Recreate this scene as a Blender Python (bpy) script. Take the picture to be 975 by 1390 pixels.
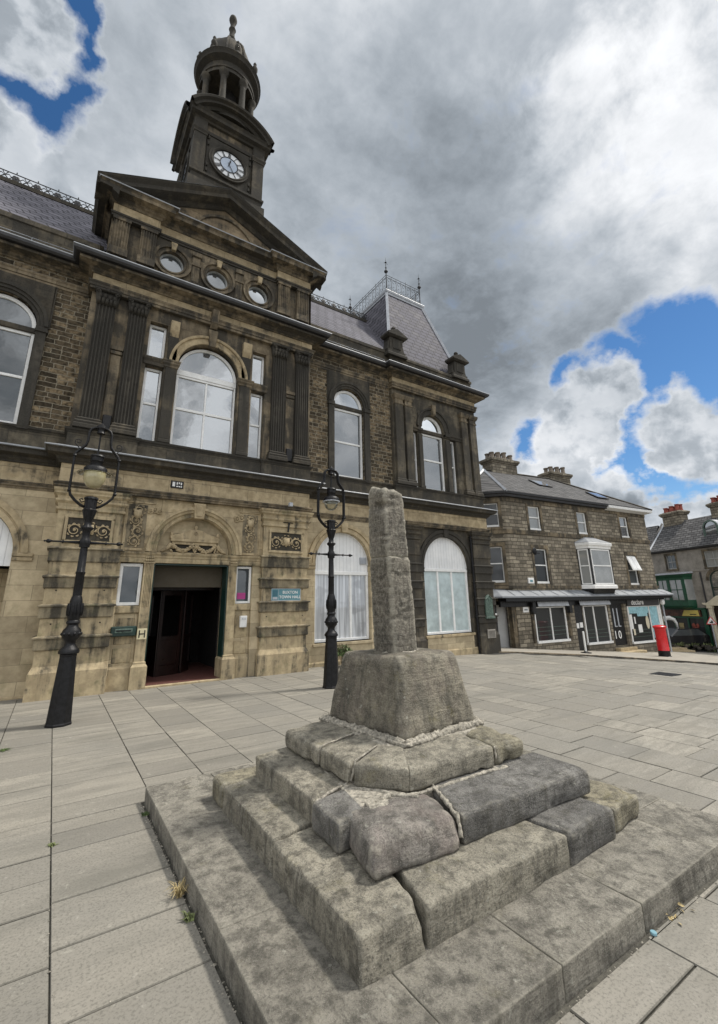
import bpy, bmesh, math, random
from mathutils import Vector, Matrix, noise as mn
random.seed(7)
R = math.radians
PI = math.pi
for o in list(bpy.data.objects):
    bpy.data.objects.remove(o)
scene = bpy.context.scene
COL = scene.collection

# ------------------------------------------------------------------ camera
F_PX, W_PX, H_PX = 601.2, 975.0, 1390.0
yaw, pitch, roll = R(33.82), R(15.485), R(-1.031)
CAMZ = 2.0
fw = Vector((math.sin(yaw)*math.cos(pitch), math.cos(yaw)*math.cos(pitch), math.sin(pitch)))
rt = Vector((math.cos(yaw), -math.sin(yaw), 0))
up = rt.cross(fw)
rt, up = math.cos(roll)*rt + math.sin(roll)*up, -math.sin(roll)*rt + math.cos(roll)*up
cd = bpy.data.cameras.new('camera')
cam = bpy.data.objects.new('camera', cd); COL.objects.link(cam)
cd.sensor_fit = 'VERTICAL'; cd.sensor_height = 24.0; cd.sensor_width = 24.0*W_PX/H_PX
cd.lens = 24.0*F_PX/H_PX
cd.shift_x = 0.0; cd.shift_y = -45.0/H_PX
cd.clip_start = 0.05; cd.clip_end = 3000
m = Matrix((rt, up, -fw)).transposed().to_4x4(); m.translation = (0, 0, CAMZ)
cam.matrix_world = m
scene.camera = cam

# ------------------------------------------------------------------ node helper
class NT:
    def __init__(s, nt):
        s.nt = nt; nt.nodes.clear()
    def n(s, t, ins=None, **kw):
        nd = s.nt.nodes.new(t)
        for k, v in kw.items(): setattr(nd, k, v)
        if ins:
            for k, v in ins.items():
                if hasattr(v, 'is_output') or isinstance(v, bpy.types.NodeSocket): s.nt.links.new(v, nd.inputs[k])
                else: nd.inputs[k].default_value = v
        return nd
    def math(s, op, a, b=0.0, c=0.0, clamp=False):
        nd = s.n('ShaderNodeMath', {0: a, 1: b, 2: c}, operation=op, use_clamp=clamp); return nd.outputs[0]
    def vm(s, op, a, b=(0, 0, 0)):
        nd = s.n('ShaderNodeVectorMath', {0: a, 1: b}, operation=op)
        return nd.outputs['Value'] if op in ('DOT_PRODUCT', 'LENGTH') else nd.outputs[0]
    def ramp(s, f, a, b, lo=0.0, hi=1.0, smooth=True):
        nd = s.n('ShaderNodeMapRange', {0: f, 1: a, 2: b, 3: lo, 4: hi}, interpolation_type='SMOOTHSTEP' if smooth else 'LINEAR')
        return nd.outputs[0]
    def noise(s, v, sc, det=4, rough=0.55, dist=0.0):
        return s.n('ShaderNodeTexNoise', {'Vector': v, 'Scale': sc, 'Detail': det, 'Roughness': rough, 'Distortion': dist}).outputs
    def mix(s, f, a, b, mode='MIX'):
        nd = s.n('ShaderNodeMix', data_type='RGBA', blend_type=mode)
        for i, v in ((0, f), (6, a), (7, b)):
            if isinstance(v, bpy.types.NodeSocket): s.nt.links.new(v, nd.inputs[i])
            elif isinstance(v, (int, float)): nd.inputs[i].default_value = v
            else: nd.inputs[i].default_value = (*v, 1) if len(v) == 3 else v
        return nd.outputs[2]

# ------------------------------------------------------------------ world: Nishita sky + broken cloud
SUN_AZ, SUN_EL = -14.0, 58.0      # degrees: azimuth from +X towards +Y, elevation
def pix_dir(u, v):
    d = fw*F_PX + rt*(u-487.5) + up*(650-v); return d.normalized()
world = bpy.data.worlds.new('World'); scene.world = world; world.use_nodes = True
w = NT(world.node_tree)
sky = w.n('ShaderNodeTexSky', sky_type='NISHITA', sun_disc=False, sun_elevation=R(SUN_EL), sun_rotation=R(90-SUN_AZ), altitude=300, air_density=1.0, dust_density=0.15, ozone_density=3.0)
skyc = w.n('ShaderNodeHueSaturation', {'Saturation': 1.22, 'Value': 1.0, 'Color': sky.outputs[0]})
tc = w.n('ShaderNodeTexCoord')
D = w.vm('NORMALIZE', tc.outputs['Generated'])
n1 = w.noise(D, 2.6, 5, 0.55)['Color']; n2 = w.noise(D, 9.0, 6, 0.6)['Color']
def cen(c, k):
    return w.n('ShaderNodeVectorMath', {0: w.vm('SUBTRACT', c, (0.5, 0.5, 0.5)), 3: k}, operation='SCALE').outputs[0]
WD = w.vm('NORMALIZE', w.vm('ADD', D, w.vm('ADD', cen(n1, 0.22), cen(n2, 0.12))))
WD2 = w.vm('NORMALIZE', w.vm('ADD', D, w.vm('ADD', cen(n1, 0.55), cen(n2, 0.10))))
def blob(dv, u, v, r_out, r_in, amp=1.0):
    c = pix_dir(u, v) if v is not None else Vector(u).normalized()
    dt = w.vm('DOT_PRODUCT', dv, tuple(c))
    return w.ramp(dt, math.cos(R(r_out)), math.cos(R(r_in)), 0.0, amp)
def acc(bl, op='MAXIMUM'):
    r = bl[0]
    for b in bl[1:]: r = w.math(op, r, b)
    return r
blue = acc([blob(WD, *b) for b in [(905, 475, 6.2, 1.8), (965, 495, 7.2, 2.5), (860, 525, 5.0, 1.4), (825, 512, 4.0, 1), (775, 518, 3.0, .6), (945, 545, 4.0, 1.2), (860, 575, 3.4, .8), (965, 650, 4.5, 1), (870, 635, 6, 2), (845, 655, 4, 1), (735, 600, 4.0, 1), (985, 560, 5, 1), (1100, 560, 9, 2), (28, 120, 4.2, 1.2), (60, 150, 3.4, .8), (70, 95, 3.0, .8), (82, 45, 2.4, .6), (86, 5, 2.2, .5), (45, 185, 2.5, .6)]])
white = acc([blob(WD, *b) for b in [(915, 592, 5.4, 1.0), (885, 626, 2.2, .3), (965, 600, 4.6, 1.0), (800, 548, 4.8, 0.8), (825, 672, 4.2, 0.8), (780, 590, 5.2, 1.2), (900, 712, 3.6, 0.8), (960, 705, 4.4, 0.8), (730, 640, 3.6, 0.6), (865, 690, 3.2, .6), (25, 32, 4.2, 0.8), (0, 215, 6, 1)]])
# small wisps everywhere the sky opens
P = w.n('ShaderNodeCombineXYZ')
sp = w.n('ShaderNodeSeparateXYZ', {0: D})
inv = w.math('DIVIDE', 1.0, w.math('ADD', w.math('MAXIMUM', sp.outputs[2], 0.0), 0.22))
w.nt.links.new(w.math('MULTIPLY', sp.outputs[0], inv), P.inputs[0]); w.nt.links.new(w.math('MULTIPLY', sp.outputs[1], inv), P.inputs[1])
cl = w.noise(P.outputs[0], 2.1, 8, 0.58, 0.25)['Fac']
cl2 = w.noise(P.outputs[0], 5.5, 8, 0.6, 0.3)['Fac']
hole = w.math('SUBTRACT', blue, w.math('MULTIPLY', white, 1.4))
hole = w.math('ADD', hole, w.math('MULTIPLY', w.math('SUBTRACT', w.math('ADD', w.math('MULTIPLY', cl2, 0.6), w.math('MULTIPLY', w.noise(P.outputs[0], 17.0, 8, 0.65, 0.2)['Fac'], 0.4)), 0.5), -1.5))
cover = w.ramp(hole, 0.08, 0.80, 1.0, 0.0, False)
dark = acc([blob(WD2, *b) for b in [(640, 330, 21, 5, 1.0), (470, 200, 16, 4, .75), (790, 400, 12, 3, .8), (620, 470, 13, 4, .9), (520, 420, 12, 4, .8), (200, 120, 13, 3, .45), (90, 190, 9, 2, .35)]])
brt = acc([blob(WD, *b) for b in [(845, 90, 15, 3, .85), (960, 190, 10, 2, .7), (900, 330, 7, 1, .6), (700, 30, 9, 2, .35), (450, 30, 10, 2, .25), (310, 150, 8, 2, .20)]])
streak = w.noise(w.vm('MULTIPLY', P.outputs[0], (1.0, 1.35, 1)), 1.25, 7, 0.52, 0.35)['Fac']
tone = w.math('ADD', 0.40, w.math('MULTIPLY', w.math('SUBTRACT', streak, 0.5), 0.80))
tone = w.math('ADD', tone, w.math('MULTIPLY', w.math('SUBTRACT', cl2, 0.5), 0.22))
tone = w.math('SUBTRACT', tone, w.math('MULTIPLY', dark, 0.19))
tone = w.math('ADD', tone, w.math('MULTIPLY', w.math('MULTIPLY', brt, w.ramp(w.noise(D, 5.0, 6, 0.6, 0.5)['Fac'], 0.34, 0.62, 0.15, 1.1)), 0.42))
edge = w.math('MULTIPLY', w.ramp(hole, -0.35, 0.40, 0.0, 1.0), 0.20)
tone = w.math('ADD', tone, edge)
puff = w.noise(w.vm('ADD', D, cen(n2, 0.04)), 16.0, 7, 0.55)['Fac']
tone = w.math('ADD', tone, w.math('MULTIPLY', w.math('MULTIPLY', white, w.ramp(puff, 0.38, 0.60, -0.12, 0.9)), 0.22))
# unseen bright cloud added behind the camera to light the facade
back = w.math('MULTIPLY', blob(D, (-0.35, -0.62, 0.75), None, 72, 15, 1.0), w.ramp(w.noise(D, 6.5, 7, 0.6, 0.4)['Fac'], 0.36, 0.62, 0.02, 1.25))
tone = w.math('ADD', tone, back)
tone = w.math('MINIMUM', w.math('MAXIMUM', tone, 0.20), 1.35)
cool = w.ramp(tone, 0.2, 0.8, 0.0, 1.0)
ccol = w.mix(cool, (0.86, 0.97, 1.09), (0.98, 1.0, 1.03))
ccol2 = w.n('ShaderNodeVectorMath', {0: ccol, 3: tone}, operation='SCALE').outputs[0]
bg1 = w.n('ShaderNodeBackground', {0: skyc.outputs[0], 1: 0.088})
bg2 = w.n('ShaderNodeBackground', {0: ccol2, 1: 1.0})
mx = w.n('ShaderNodeMixShader', {0: cover, 1: bg1.outputs[0], 2: bg2.outputs[0]})
w.n('ShaderNodeOutputWorld', {0: mx.outputs[0]})
# ------------------------------------------------------------------ sun (veiled by cloud)
sd = bpy.data.lights.new('sun', 'SUN'); sd.energy = 3.0; sd.angle = R(7); sd.color = (1.0, 0.95, 0.87)
sun = bpy.data.objects.new('sun', sd); COL.objects.link(sun)
sv = Vector((math.cos(R(SUN_EL))*math.cos(R(SUN_AZ)), math.cos(R(SUN_EL))*math.sin(R(SUN_AZ)), math.sin(R(SUN_EL))))
sun.rotation_euler = sv.to_track_quat('Z', 'Y').to_euler()
sun.location = (0, 0, 60)
vs = scene.view_settings
vs.view_transform = 'Standard'; vs.look = 'None'; vs.exposure = 0.32; vs.gamma = 1.0; vs.use_curve_mapping = False
scene.render.engine = 'CYCLES'
scene.cycles.max_bounces = 5; scene.cycles.diffuse_bounces = 3; scene.cycles.glossy_bounces = 3

# ------------------------------------------------------------------ materials
MATS = {}
def newmat(name):
    mt = bpy.data.materials.new(name); mt.use_nodes = True
    MATS[name] = mt
    t = NT(mt.node_tree); return mt, t
def finish(t, color, rough=0.8, height=None, bstr=0.3, bdist=0.02, **kw):
    ins = {'Base Color': color if isinstance(color, bpy.types.NodeSocket) else (*color, 1), 'Roughness': rough}
    ins.update(kw)
    if height is not None:
        b = t.n('ShaderNodeBump', {'Strength': bstr, 'Distance': bdist, 'Height': height})
        ins['Normal'] = b.outputs[0]
    p = t.n('ShaderNodeBsdfPrincipled', ins)
    t.n('ShaderNodeOutputMaterial', {0: p.outputs[0]})
def plain(name, col, rough=0.6, var=0.12, scale=6.0, bump=0.1, metal=0.0, bdist=0.01, spec=0.5):
    mt, t = newmat(name)
    O = t.n('ShaderNodeTexCoord').outputs['Object']
    n = t.noise(O, scale, 6, 0.6)['Fac']
    n2 = t.noise(O, scale*7, 4, 0.6)['Fac']
    f = t.math('ADD', t.math('MULTIPLY', n, 0.7), t.math('MULTIPLY', n2, 0.3))
    lo = tuple(max(0, c*(1-var*2)) for c in col); hi = tuple(min(1, c*(1+var*1.5)) for c in col)
    c = t.mix(t.ramp(f, 0.3, 0.7), lo, hi)
    finish(t, c, t.ramp(n2, 0.3, 0.7, max(0.02, rough-0.08), min(1, rough+0.1)), n2, bump, bdist, Metallic=metal, **{'Specular IOR Level': spec})
    return mt
def stone(name, light, dark, soot=0.5, sootcol=(0.028, 0.026, 0.022), blocks=None, joint=0.5, scale=1.0, streak=0.6, bump=0.35, green=0.0, fine=40.0):
    """weathered sandstone; soot = amount of black crust, blocks = (w, h) of ashlar joints"""
    mt, t = newmat(name)
    O = t.n('ShaderNodeTexCoord').outputs['Object']
    big = t.noise(O, 0.9*scale, 6, 0.62, 0.3)['Fac']
    med = t.noise(O, 4.5*scale, 6, 0.65)['Fac']
    fin = t.noise(O, fine, 5, 0.7)['Fac']
    st = t.noise(t.vm('MULTIPLY', O, (5.0*scale, 5.0*scale, 0.55*scale)), 1.0, 5, 0.6, 0.2)['Fac']
    c = t.mix(t.ramp(med, 0.3, 0.7), dark, light)
    h = t.math('ADD', t.math('MULTIPLY', fin, 0.35), t.math('MULTIPLY', med, 0.5))
    if blocks:
        s = t.n('ShaderNodeSeparateXYZ', {0: O})
        uv = t.n('ShaderNodeCombineXYZ', {0: t.math('ADD', s.outputs[0], s.outputs[1]), 1: s.outputs[2], 2: 0.0})
        bk = t.n('ShaderNodeTexBrick', {'Vector': uv.outputs[0], 'Color1': (0, 0, 0, 1), 'Color2': (1, 1, 1, 1), 'Mortar': (0.5, 0.5, 0.5, 1), 'Scale': 1.0, 'Mortar Size': 0.006, 'Mortar Smooth': 0.3, 'Bias': 0.0, 'Brick Width': blocks[0], 'Row Height': blocks[1]})
        v = t.ramp(bk.outputs['Color'], 0.0, 1.0, 0.78, 1.22, False)
        c = t.n('ShaderNodeVectorMath', {0: c, 3: v}, operation='SCALE').outputs[0]
        c = t.mix(t.math('MULTIPLY', bk.outputs['Fac'], joint), c, tuple(x*0.35 for x in dark))
        h = t.math('SUBTRACT', h, t.math('MULTIPLY', bk.outputs['Fac'], 1.2))
        big = t.math('ADD', big, t.ramp(bk.outputs['Color'], 0, 1, -0.07, 0.07, False))
    so = t.math('ADD', t.math('MULTIPLY', big, 1.0-streak*0.5), t.math('MULTIPLY', st, streak*0.5))
    so = t.math('ADD', so, t.math('MULTIPLY', t.math('SUBTRACT', med, 0.5), 0.35))
    th = 0.5 + (0.5-soot)*0.5
    sf = t.ramp(so, th-0.07, th+0.10)
    sc2 = t.mix(t.ramp(fin, 0.35, 0.65), sootcol, tuple(x*1.9 for x in sootcol))
    c = t.mix(t.math('MULTIPLY', sf, 0.92), c, sc2)
    if green:
        g = t.ramp(t.noise(t.vm('ADD', O, (7, 3, 1)), 2.2*scale, 5, 0.7)['Fac'], 0.52, 0.7, 0, green)
        c = t.mix(g, c, (0.10, 0.115, 0.05))
    finish(t, c, 0.88, h, bump, 0.012, **{'Specular IOR Level': 0.25})
    return mt
def rubble(name, cols, mortar, bw=0.36, bh=0.135, msize=0.014, bump=1.0, rot=None, blot=1.0):
    mt, t = newmat(name)
    O = t.n('ShaderNodeTexCoord').outputs['Object']
    s = t.n('ShaderNodeSeparateXYZ', {0: O})
    uv = t.n('ShaderNodeCombineXYZ', {0: t.math('ADD', s.outputs[0], s.outputs[1]), 1: s.outputs[2], 2: 0.0}).outputs[0]
    wob = t.noise(O, 3.0, 3, 0.6)['Color']; wob2 = t.noise(O, 14.0, 3, 0.6)['Color']
    off = t.vm('ADD', t.vm('MULTIPLY', t.vm('SUBTRACT', wob, (.5, .5, .5)), (0.09, 0.05, 0)), t.vm('MULTIPLY', t.vm('SUBTRACT', wob2, (.5, .5, .5)), (0.045, 0.03, 0)))
    uv = t.vm('ADD', uv, off)
    def br(uvv, w_, h_, ofs):
        return t.n('ShaderNodeTexBrick', {'Vector': uvv, 'Color1': (0, 0, 0, 1), 'Color2': (1, 1, 1, 1), 'Mortar': (0.5, 0.5, 0.5, 1), 'Scale': 1.0, 'Mortar Size': msize, 'Mortar Smooth': 0.35, 'Bias': 0.0, 'Brick Width': w_, 'Row Height': h_}, offset=ofs, squash=0.62, squash_frequency=3)
    b = br(uv, bw, bh, 0.5)
    med = t.noise(O, 9.0, 6, 0.65)['Fac']; fin = t.noise(O, 45.0, 4, 0.7)['Fac']; big = t.noise(O, 0.8, 5, 0.6)['Fac']
    cr = t.n('ShaderNodeValToRGB', {0: b.outputs['Color']})
    e = cr.color_ramp.elements
    e[0].color = (*cols[0], 1); e[1].color = (*cols[-1], 1)
    for i, c_ in enumerate(cols[1:-1]):
        k = e.new((i+1)/(len(cols)-1)); k.color = (*c_, 1)
    c = t.mix(t.ramp(med, 0.35, 0.72, 0, blot), cr.outputs[0], tuple(x*0.35 for x in cols[0]))
    c = t.mix(t.ramp(big, 0.45, 0.65, 0, 0.45), c, (0.05, 0.045, 0.035))
    c = t.mix(t.math('MULTIPLY', b.outputs['Fac'], 0.85), c, mortar)
    h = t.math('ADD', t.math('MULTIPLY', t.math('SUBTRACT', 1.0, b.outputs['Fac']), 0.9), t.math('ADD', t.math('MULTIPLY', med, 0.9), t.math('MULTIPLY', fin, 0.25)))
    finish(t, c, 0.9, h, bump, 0.035, **{'Specular IOR Level': 0.2})
    return mt
def slate(name, c0, c1, w_=0.30, h_=0.20, bump=0.6, spec=0.4, rough=0.5):
    """slates follow the object's generated slope: courses by height, columns along x+y"""
    mt, t = newmat(name)
    O = t.n('ShaderNodeTexCoord').outputs['Object']
    s = t.n('ShaderNodeSeparateXYZ', {0: O})
    uv = t.n('ShaderNodeCombineXYZ', {0: t.math('ADD', s.outputs[0], t.math('MULTIPLY', s.outputs[1], 0.55)), 1: s.outputs[2], 2: 0.0}).outputs[0]
    uv = t.vm('ADD', uv, t.vm('MULTIPLY', t.vm('SUBTRACT', t.noise(O, 9.0, 2)['Color'], (.5, .5, .5)), (0.02, 0.015, 0)))
    b = t.n('ShaderNodeTexBrick', {'Vector': uv, 'Color1': (0, 0, 0, 1), 'Color2': (1, 1, 1, 1), 'Mortar': (0, 0, 0, 1), 'Scale': 1.0, 'Mortar Size': 0.022, 'Mortar Smooth': 0.3, 'Bias': 0.0, 'Brick Width': w_, 'Row Height': h_})
    med = t.noise(O, 3.0, 5, 0.6)['Fac']; fin = t.noise(O, 30.0, 4)['Fac']
    f = t.math('ADD', t.math('MULTIPLY', b.outputs['Color'], 0.5), t.math('MULTIPLY', med, 0.5))
    c = t.mix(t.ramp(f, 0.15, 0.85), c0, c1)
    c = t.mix(t.math('MULTIPLY', b.outputs['Fac'], 0.85), c, tuple(x*0.2 for x in c0))
    h = t.math('ADD', t.math('MULTIPLY', t.math('SUBTRACT', 1.0, b.outputs['Fac']), 1.0), t.math('ADD', t.math('MULTIPLY', b.outputs['Color'], 0.5), t.math('MULTIPLY', fin, 0.25)))
    finish(t, c, t.ramp(b.outputs['Color'], 0, 1, rough-0.08, rough+0.12, False), h, bump, 0.02, **{'Specular IOR Level': spec})
    return mt
def glassmat(name, col, refl=0.45, rough=0.03, stripes=0.0, fk=1.0, folds=False):
    mt, t = newmat(name)
    O = t.n('ShaderNodeTexCoord').outputs['Object']
    n = t.noise(O, 1.3, 4, 0.6)['Fac']
    c = t.mix(t.ramp(n, 0.35, 0.65), tuple(x*0.65 for x in col), col)
    if stripes:
        wv = t.n('ShaderNodeTexWave', {'Vector': O, 'Scale': stripes, 'Distortion': 1.2, 'Detail': 2.0}, wave_type='BANDS', bands_direction='X').outputs['Fac']
        c = t.mix(wv, c, tuple(x*0.55 for x in col))
    if folds:
        fo = t.noise(t.vm('MULTIPLY', O, (9.0, 9.0, 0.35)), 1.0, 4, 0.6, 0.3)['Fac']
        c = t.mix(t.ramp(fo, 0.36, 0.64), tuple(x*0.45 for x in col), col)
        lo_ = t.noise(t.vm('MULTIPLY', O, (1.0, 1.0, 1.3)), 1.1, 3, 0.5)['Fac']
        c = t.mix(t.ramp(lo_, 0.52, 0.60, 0, 0.55), c, tuple(x*0.35 for x in col))
    d = t.n('ShaderNodeBsdfPrincipled', {'Base Color': c, 'Roughness': 0.6})
    wn = t.n('ShaderNodeBump', {'Strength': 0.07, 'Distance': 0.03, 'Height': t.noise(O, 1.7, 3)['Fac']})
    g = t.n('ShaderNodeBsdfGlossy', {'Color': (0.92, 0.95, 0.97, 1), 'Roughness': rough, 'Normal': wn.outputs[0]})
    fr = t.n('ShaderNodeFresnel', {'IOR': 1.5})
    f = t.math('ADD', t.math('MULTIPLY', fr.outputs[0], fk), refl, clamp=True)
    mxs = t.n('ShaderNodeMixShader', {0: f, 1: d.outputs[0], 2: g.outputs[0]})
    t.n('ShaderNodeOutputMaterial', {0: mxs.outputs[0]})
    return mt

BUFF = (0.49, 0.395, 0.25); BUFFD = (0.29, 0.23, 0.14)
M = {}
M['ashlar'] = stone('clean buff ashlar', (0.48, 0.40, 0.265), (0.35, 0.285, 0.185), soot=0.10, blocks=(0.95, 0.36), joint=0.6, bump=0.25, streak=1.0, green=0.2)
M['buff'] = stone('buff dressed stone', BUFF, BUFFD, soot=0.30, blocks=None, streak=0.9)
M['buffblk'] = stone('buff frieze stone', (0.48, 0.39, 0.25), BUFFD, soot=0.30, blocks=(1.15, 0.9), joint=0.8)
M['pier'] = stone('stained pier stone', (0.51, 0.415, 0.26), (0.30, 0.24, 0.15), soot=0.42, streak=0.95, green=0.4)
M['mid'] = stone('weathered brown stone', (0.31, 0.25, 0.165), (0.13, 0.104, 0.070), soot=0.55, streak=0.8, blocks=(0.9, 0.45), joint=0.6)
M['sooty'] = stone('sooty stone', (0.15, 0.128, 0.092), (0.05, 0.043, 0.033), soot=0.64, streak=0.8, blocks=(1.1, 0.5), joint=0.5)
M['sootblk'] = stone('sooty block stone', (0.185, 0.158, 0.112), (0.07, 0.06, 0.044), soot=0.56, blocks=(0.8, 0.42), joint=0.75)
M['black'] = stone('black crusted stone', (0.10, 0.09, 0.072), (0.038, 0.034, 0.028), soot=0.60, streak=1.0)
M['ledge'] = plain('lead flashing', (0.23, 0.245, 0.265), 0.45, 0.12, 3.0, 0.2)
M['leadlight'] = plain('pale lead', (0.40, 0.42, 0.45), 0.45, 0.1, 4.0, 0.2)
M['gutter'] = plain('black gutter paint', (0.028, 0.028, 0.030), 0.4, 0.2, 5.0, 0.1)
M['rubble'] = rubble('rock faced wall stone', [(0.07, 0.055, 0.036), (0.15, 0.115, 0.072), (0.27, 0.205, 0.125), (0.40, 0.31, 0.19)], (0.36, 0.32, 0.24), bw=0.40, bh=0.145, msize=0.013, bump=1.4)
M['rubble2'] = rubble('gritstone wall courses', [(0.16, 0.14, 0.108), (0.235, 0.205, 0.158), (0.31, 0.27, 0.205), (0.38, 0.335, 0.255)], (0.075, 0.066, 0.052), bw=0.50, bh=0.20, msize=0.022, bump=0.7, blot=.35)
M['render'] = plain('grey brown wall render', (0.27, 0.25, 0.22), 0.9, 0.18, 2.0, 0.4)
M['slate'] = slate('blue grey slate', (0.095, 0.092, 0.108), (0.17, 0.165, 0.188), 0.46, 0.25, bump=1.0, spec=0.12, rough=0.75)
M['slate2'] = slate('stone grey slate', (0.075, 0.074, 0.075), (0.15, 0.147, 0.145), 0.45, 0.19, bump=1.0, spec=0.1, rough=0.8)
M['iron'] = plain('black painted iron', (0.007, 0.007, 0.008), 0.42, 0.5, 14.0, 0.35, spec=0.3)
M['ironr'] = plain('black roof iron', (0.02, 0.02, 0.022), 0.5, 0.25, 9.0, 0.1)
M['white'] = plain('white paint', (0.78, 0.78, 0.76), 0.45, 0.05, 6.0, 0.05)
mt_, t_ = newmat('white infill board')
O_ = t_.n('ShaderNodeTexCoord').outputs['Object']
wv_ = t_.n('ShaderNodeTexWave', {'Vector': O_, 'Scale': 2.1, 'Distortion': 0.0}, wave_type='BANDS', bands_direction='X').outputs['Fac']
gr_ = t_.ramp(wv_, 0.0, 0.06, 1.0, 0.0)
cc_ = t_.mix(t_.ramp(t_.noise(O_, 1.8, 6, 0.65)['Fac'], 0.35, 0.7), (0.70, 0.71, 0.71), (0.82, 0.82, 0.81))
cc_ = t_.mix(t_.math('MULTIPLY', gr_, 0.45), cc_, (0.35, 0.35, 0.34))
cc_ = t_.mix(t_.ramp(t_.noise(t_.vm('MULTIPLY', O_, (6, 6, .7)), 1.0, 5, 0.6)['Fac'], 0.56, 0.75, 0, 0.3), cc_, (0.45, 0.43, 0.38))
finish(t_, cc_, 0.55, t_.math('SUBTRACT', 1.0, gr_), 0.5, 0.01)
M['whiteboard'] = mt_
M['cream'] = plain('cream paint', (0.62, 0.56, 0.42), 0.5, 0.06, 6.0, 0.05)
M['pane'] = glassmat('curtained pane', (0.11, 0.115, 0.12), 0.26, 0.02, stripes=23)
M['panedark'] = glassmat('dark pane', (0.035, 0.045, 0.05), 0.07, 0.02)
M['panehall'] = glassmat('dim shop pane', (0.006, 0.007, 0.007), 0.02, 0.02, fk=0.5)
M['panevoile'] = glassmat('voile curtain pane', (0.66, 0.68, 0.71), 0.13, 0.02, folds=True)
M['panefrost'] = glassmat('pale blue frosted pane', (0.52, 0.62, 0.62), 0.08, 0.2)
M['curtain'] = glassmat('net curtain pane', (0.34, 0.35, 0.34), 0.08, 0.05, stripes=16)
M['green'] = plain('dark green paint', (0.010, 0.07, 0.035), 0.4, 0.15, 6.0, 0.05)
M['greenblack'] = plain('green black paint', (0.012, 0.035, 0.028), 0.35, 0.15, 6.0, 0.05)
M['blackpaint'] = plain('black shop paint', (0.010, 0.010, 0.011), 0.3, 0.2, 6.0, 0.05)
M['red'] = plain('post box red', (0.55, 0.012, 0.016), 0.3, 0.08, 5.0, 0.03)
M['wood'] = plain('dark mahogany', (0.012, 0.004, 0.003), 0.35, 0.3, 3.0, 0.1)
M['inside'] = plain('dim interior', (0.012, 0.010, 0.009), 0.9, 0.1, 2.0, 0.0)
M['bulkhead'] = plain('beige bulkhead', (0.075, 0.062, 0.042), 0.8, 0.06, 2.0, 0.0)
M['tile'] = plain('red floor tile', (0.13, 0.055, 0.045), 0.5, 0.12, 10.0, 0.1)
M['signblue'] = plain('blue green sign', (0.10, 0.24, 0.28), 0.4, 0.06, 4.0, 0.0)
M['bronze'] = plain('green bronze', (0.085, 0.13, 0.105), 0.5, 0.35, 16.0, 0.6, bdist=0.02)
M['pot'] = plain('grey chimney pot', (0.17, 0.14, 0.11), 0.8, 0.2, 6.0, 0.3)
M['potred'] = plain('red chimney pot', (0.26, 0.065, 0.045), 0.8, 0.2, 6.0, 0.3)
M['clockwhite'] = plain('clock white', (0.72, 0.74, 0.76), 0.3, 0.03, 3.0, 0.0)
M['clockblue'] = plain('clock inner glass', (0.38, 0.45, 0.55), 0.3, 0.05, 3.0, 0.0)
M['globe'] = plain('ambered globe', (0.42, 0.37, 0.22), 0.12, 0.1, 4.0, 0.0, spec=0.8)
M['yellow'] = plain('yellow enamel', (0.62, 0.50, 0.12), 0.4, 0.05, 4.0, 0.0)
M['magenta'] = plain('magenta poster', (0.38, 0.04, 0.20), 0.5, 0.05, 4.0, 0.0)
M['carpaint'] = plain('black car paint', (0.012, 0.012, 0.014), 0.15, 0.1, 3.0, 0.0, spec=0.8)
M['rubber'] = plain('tyre rubber', (0.02, 0.02, 0.02), 0.8, 0.1, 9.0, 0.1)
M['leaf'] = plain('leaf green', (0.07, 0.11, 0.03), 0.6, 0.4, 8.0, 0.2)
M['straw'] = plain('dry grass', (0.42, 0.33, 0.16), 0.7, 0.25, 20.0, 0.1)
M['poster'] = plain('pale blue window vinyl', (0.30, 0.52, 0.58), 0.4, 0.15, 5.0, 0.0)
M['paneround'] = glassmat('dark round pane', (0.045, 0.055, 0.06), 0.05, 0.05, fk=0.6)  # dark glass with weak reflection
M['buffmid'] = stone('tympanum stone', (0.30, 0.235, 0.15), (0.17, 0.13, 0.085), soot=0.40, blocks=(0.9, 0.34), joint=0.5)
M['ledge2'] = plain('pale grey door', (0.42, 0.42, 0.41), 0.6, 0.06, 1.5, 0.0)
M['bluedark'] = plain('emblem blue', (0.04, 0.13, 0.17), 0.4, 0.1, 4.0, 0.0)
M['hplate'] = plain('cream enamel plate', (0.62, 0.56, 0.36), 0.4, 0.06, 4.0, 0.0)
M['signgrey'] = plain('charcoal sign', (0.05, 0.048, 0.05), 0.5, 0.1, 4.0, 0.0)
M['greysash'] = plain('grey white sash', (0.35, 0.36, 0.35), 0.5, 0.1, 4.0, 0.0)
M['mixsign'] = plain('mottled red green sign', (0.09, 0.035, 0.02), 0.5, 0.5, 3.0, 0.0)
M['leafpale'] = plain('pale leaf green', (0.16, 0.19, 0.07), 0.7, 0.4, 8.0, 0.2)
M['capblue'] = plain('cap blue', (0.20, 0.36, 0.42), 0.4, 0.05, 4.0, 0.0)
M['pierband'] = stone('sooty pier band', (0.38, 0.32, 0.21), (0.18, 0.15, 0.10), soot=0.54, streak=0.9, green=0.3)
M['mid2'] = stone('shaded buff ground', (0.30, 0.25, 0.165), (0.20, 0.165, 0.11), soot=0.42, streak=0.6)  # buff darkened to paint the shade behind the spandrel carving
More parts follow.
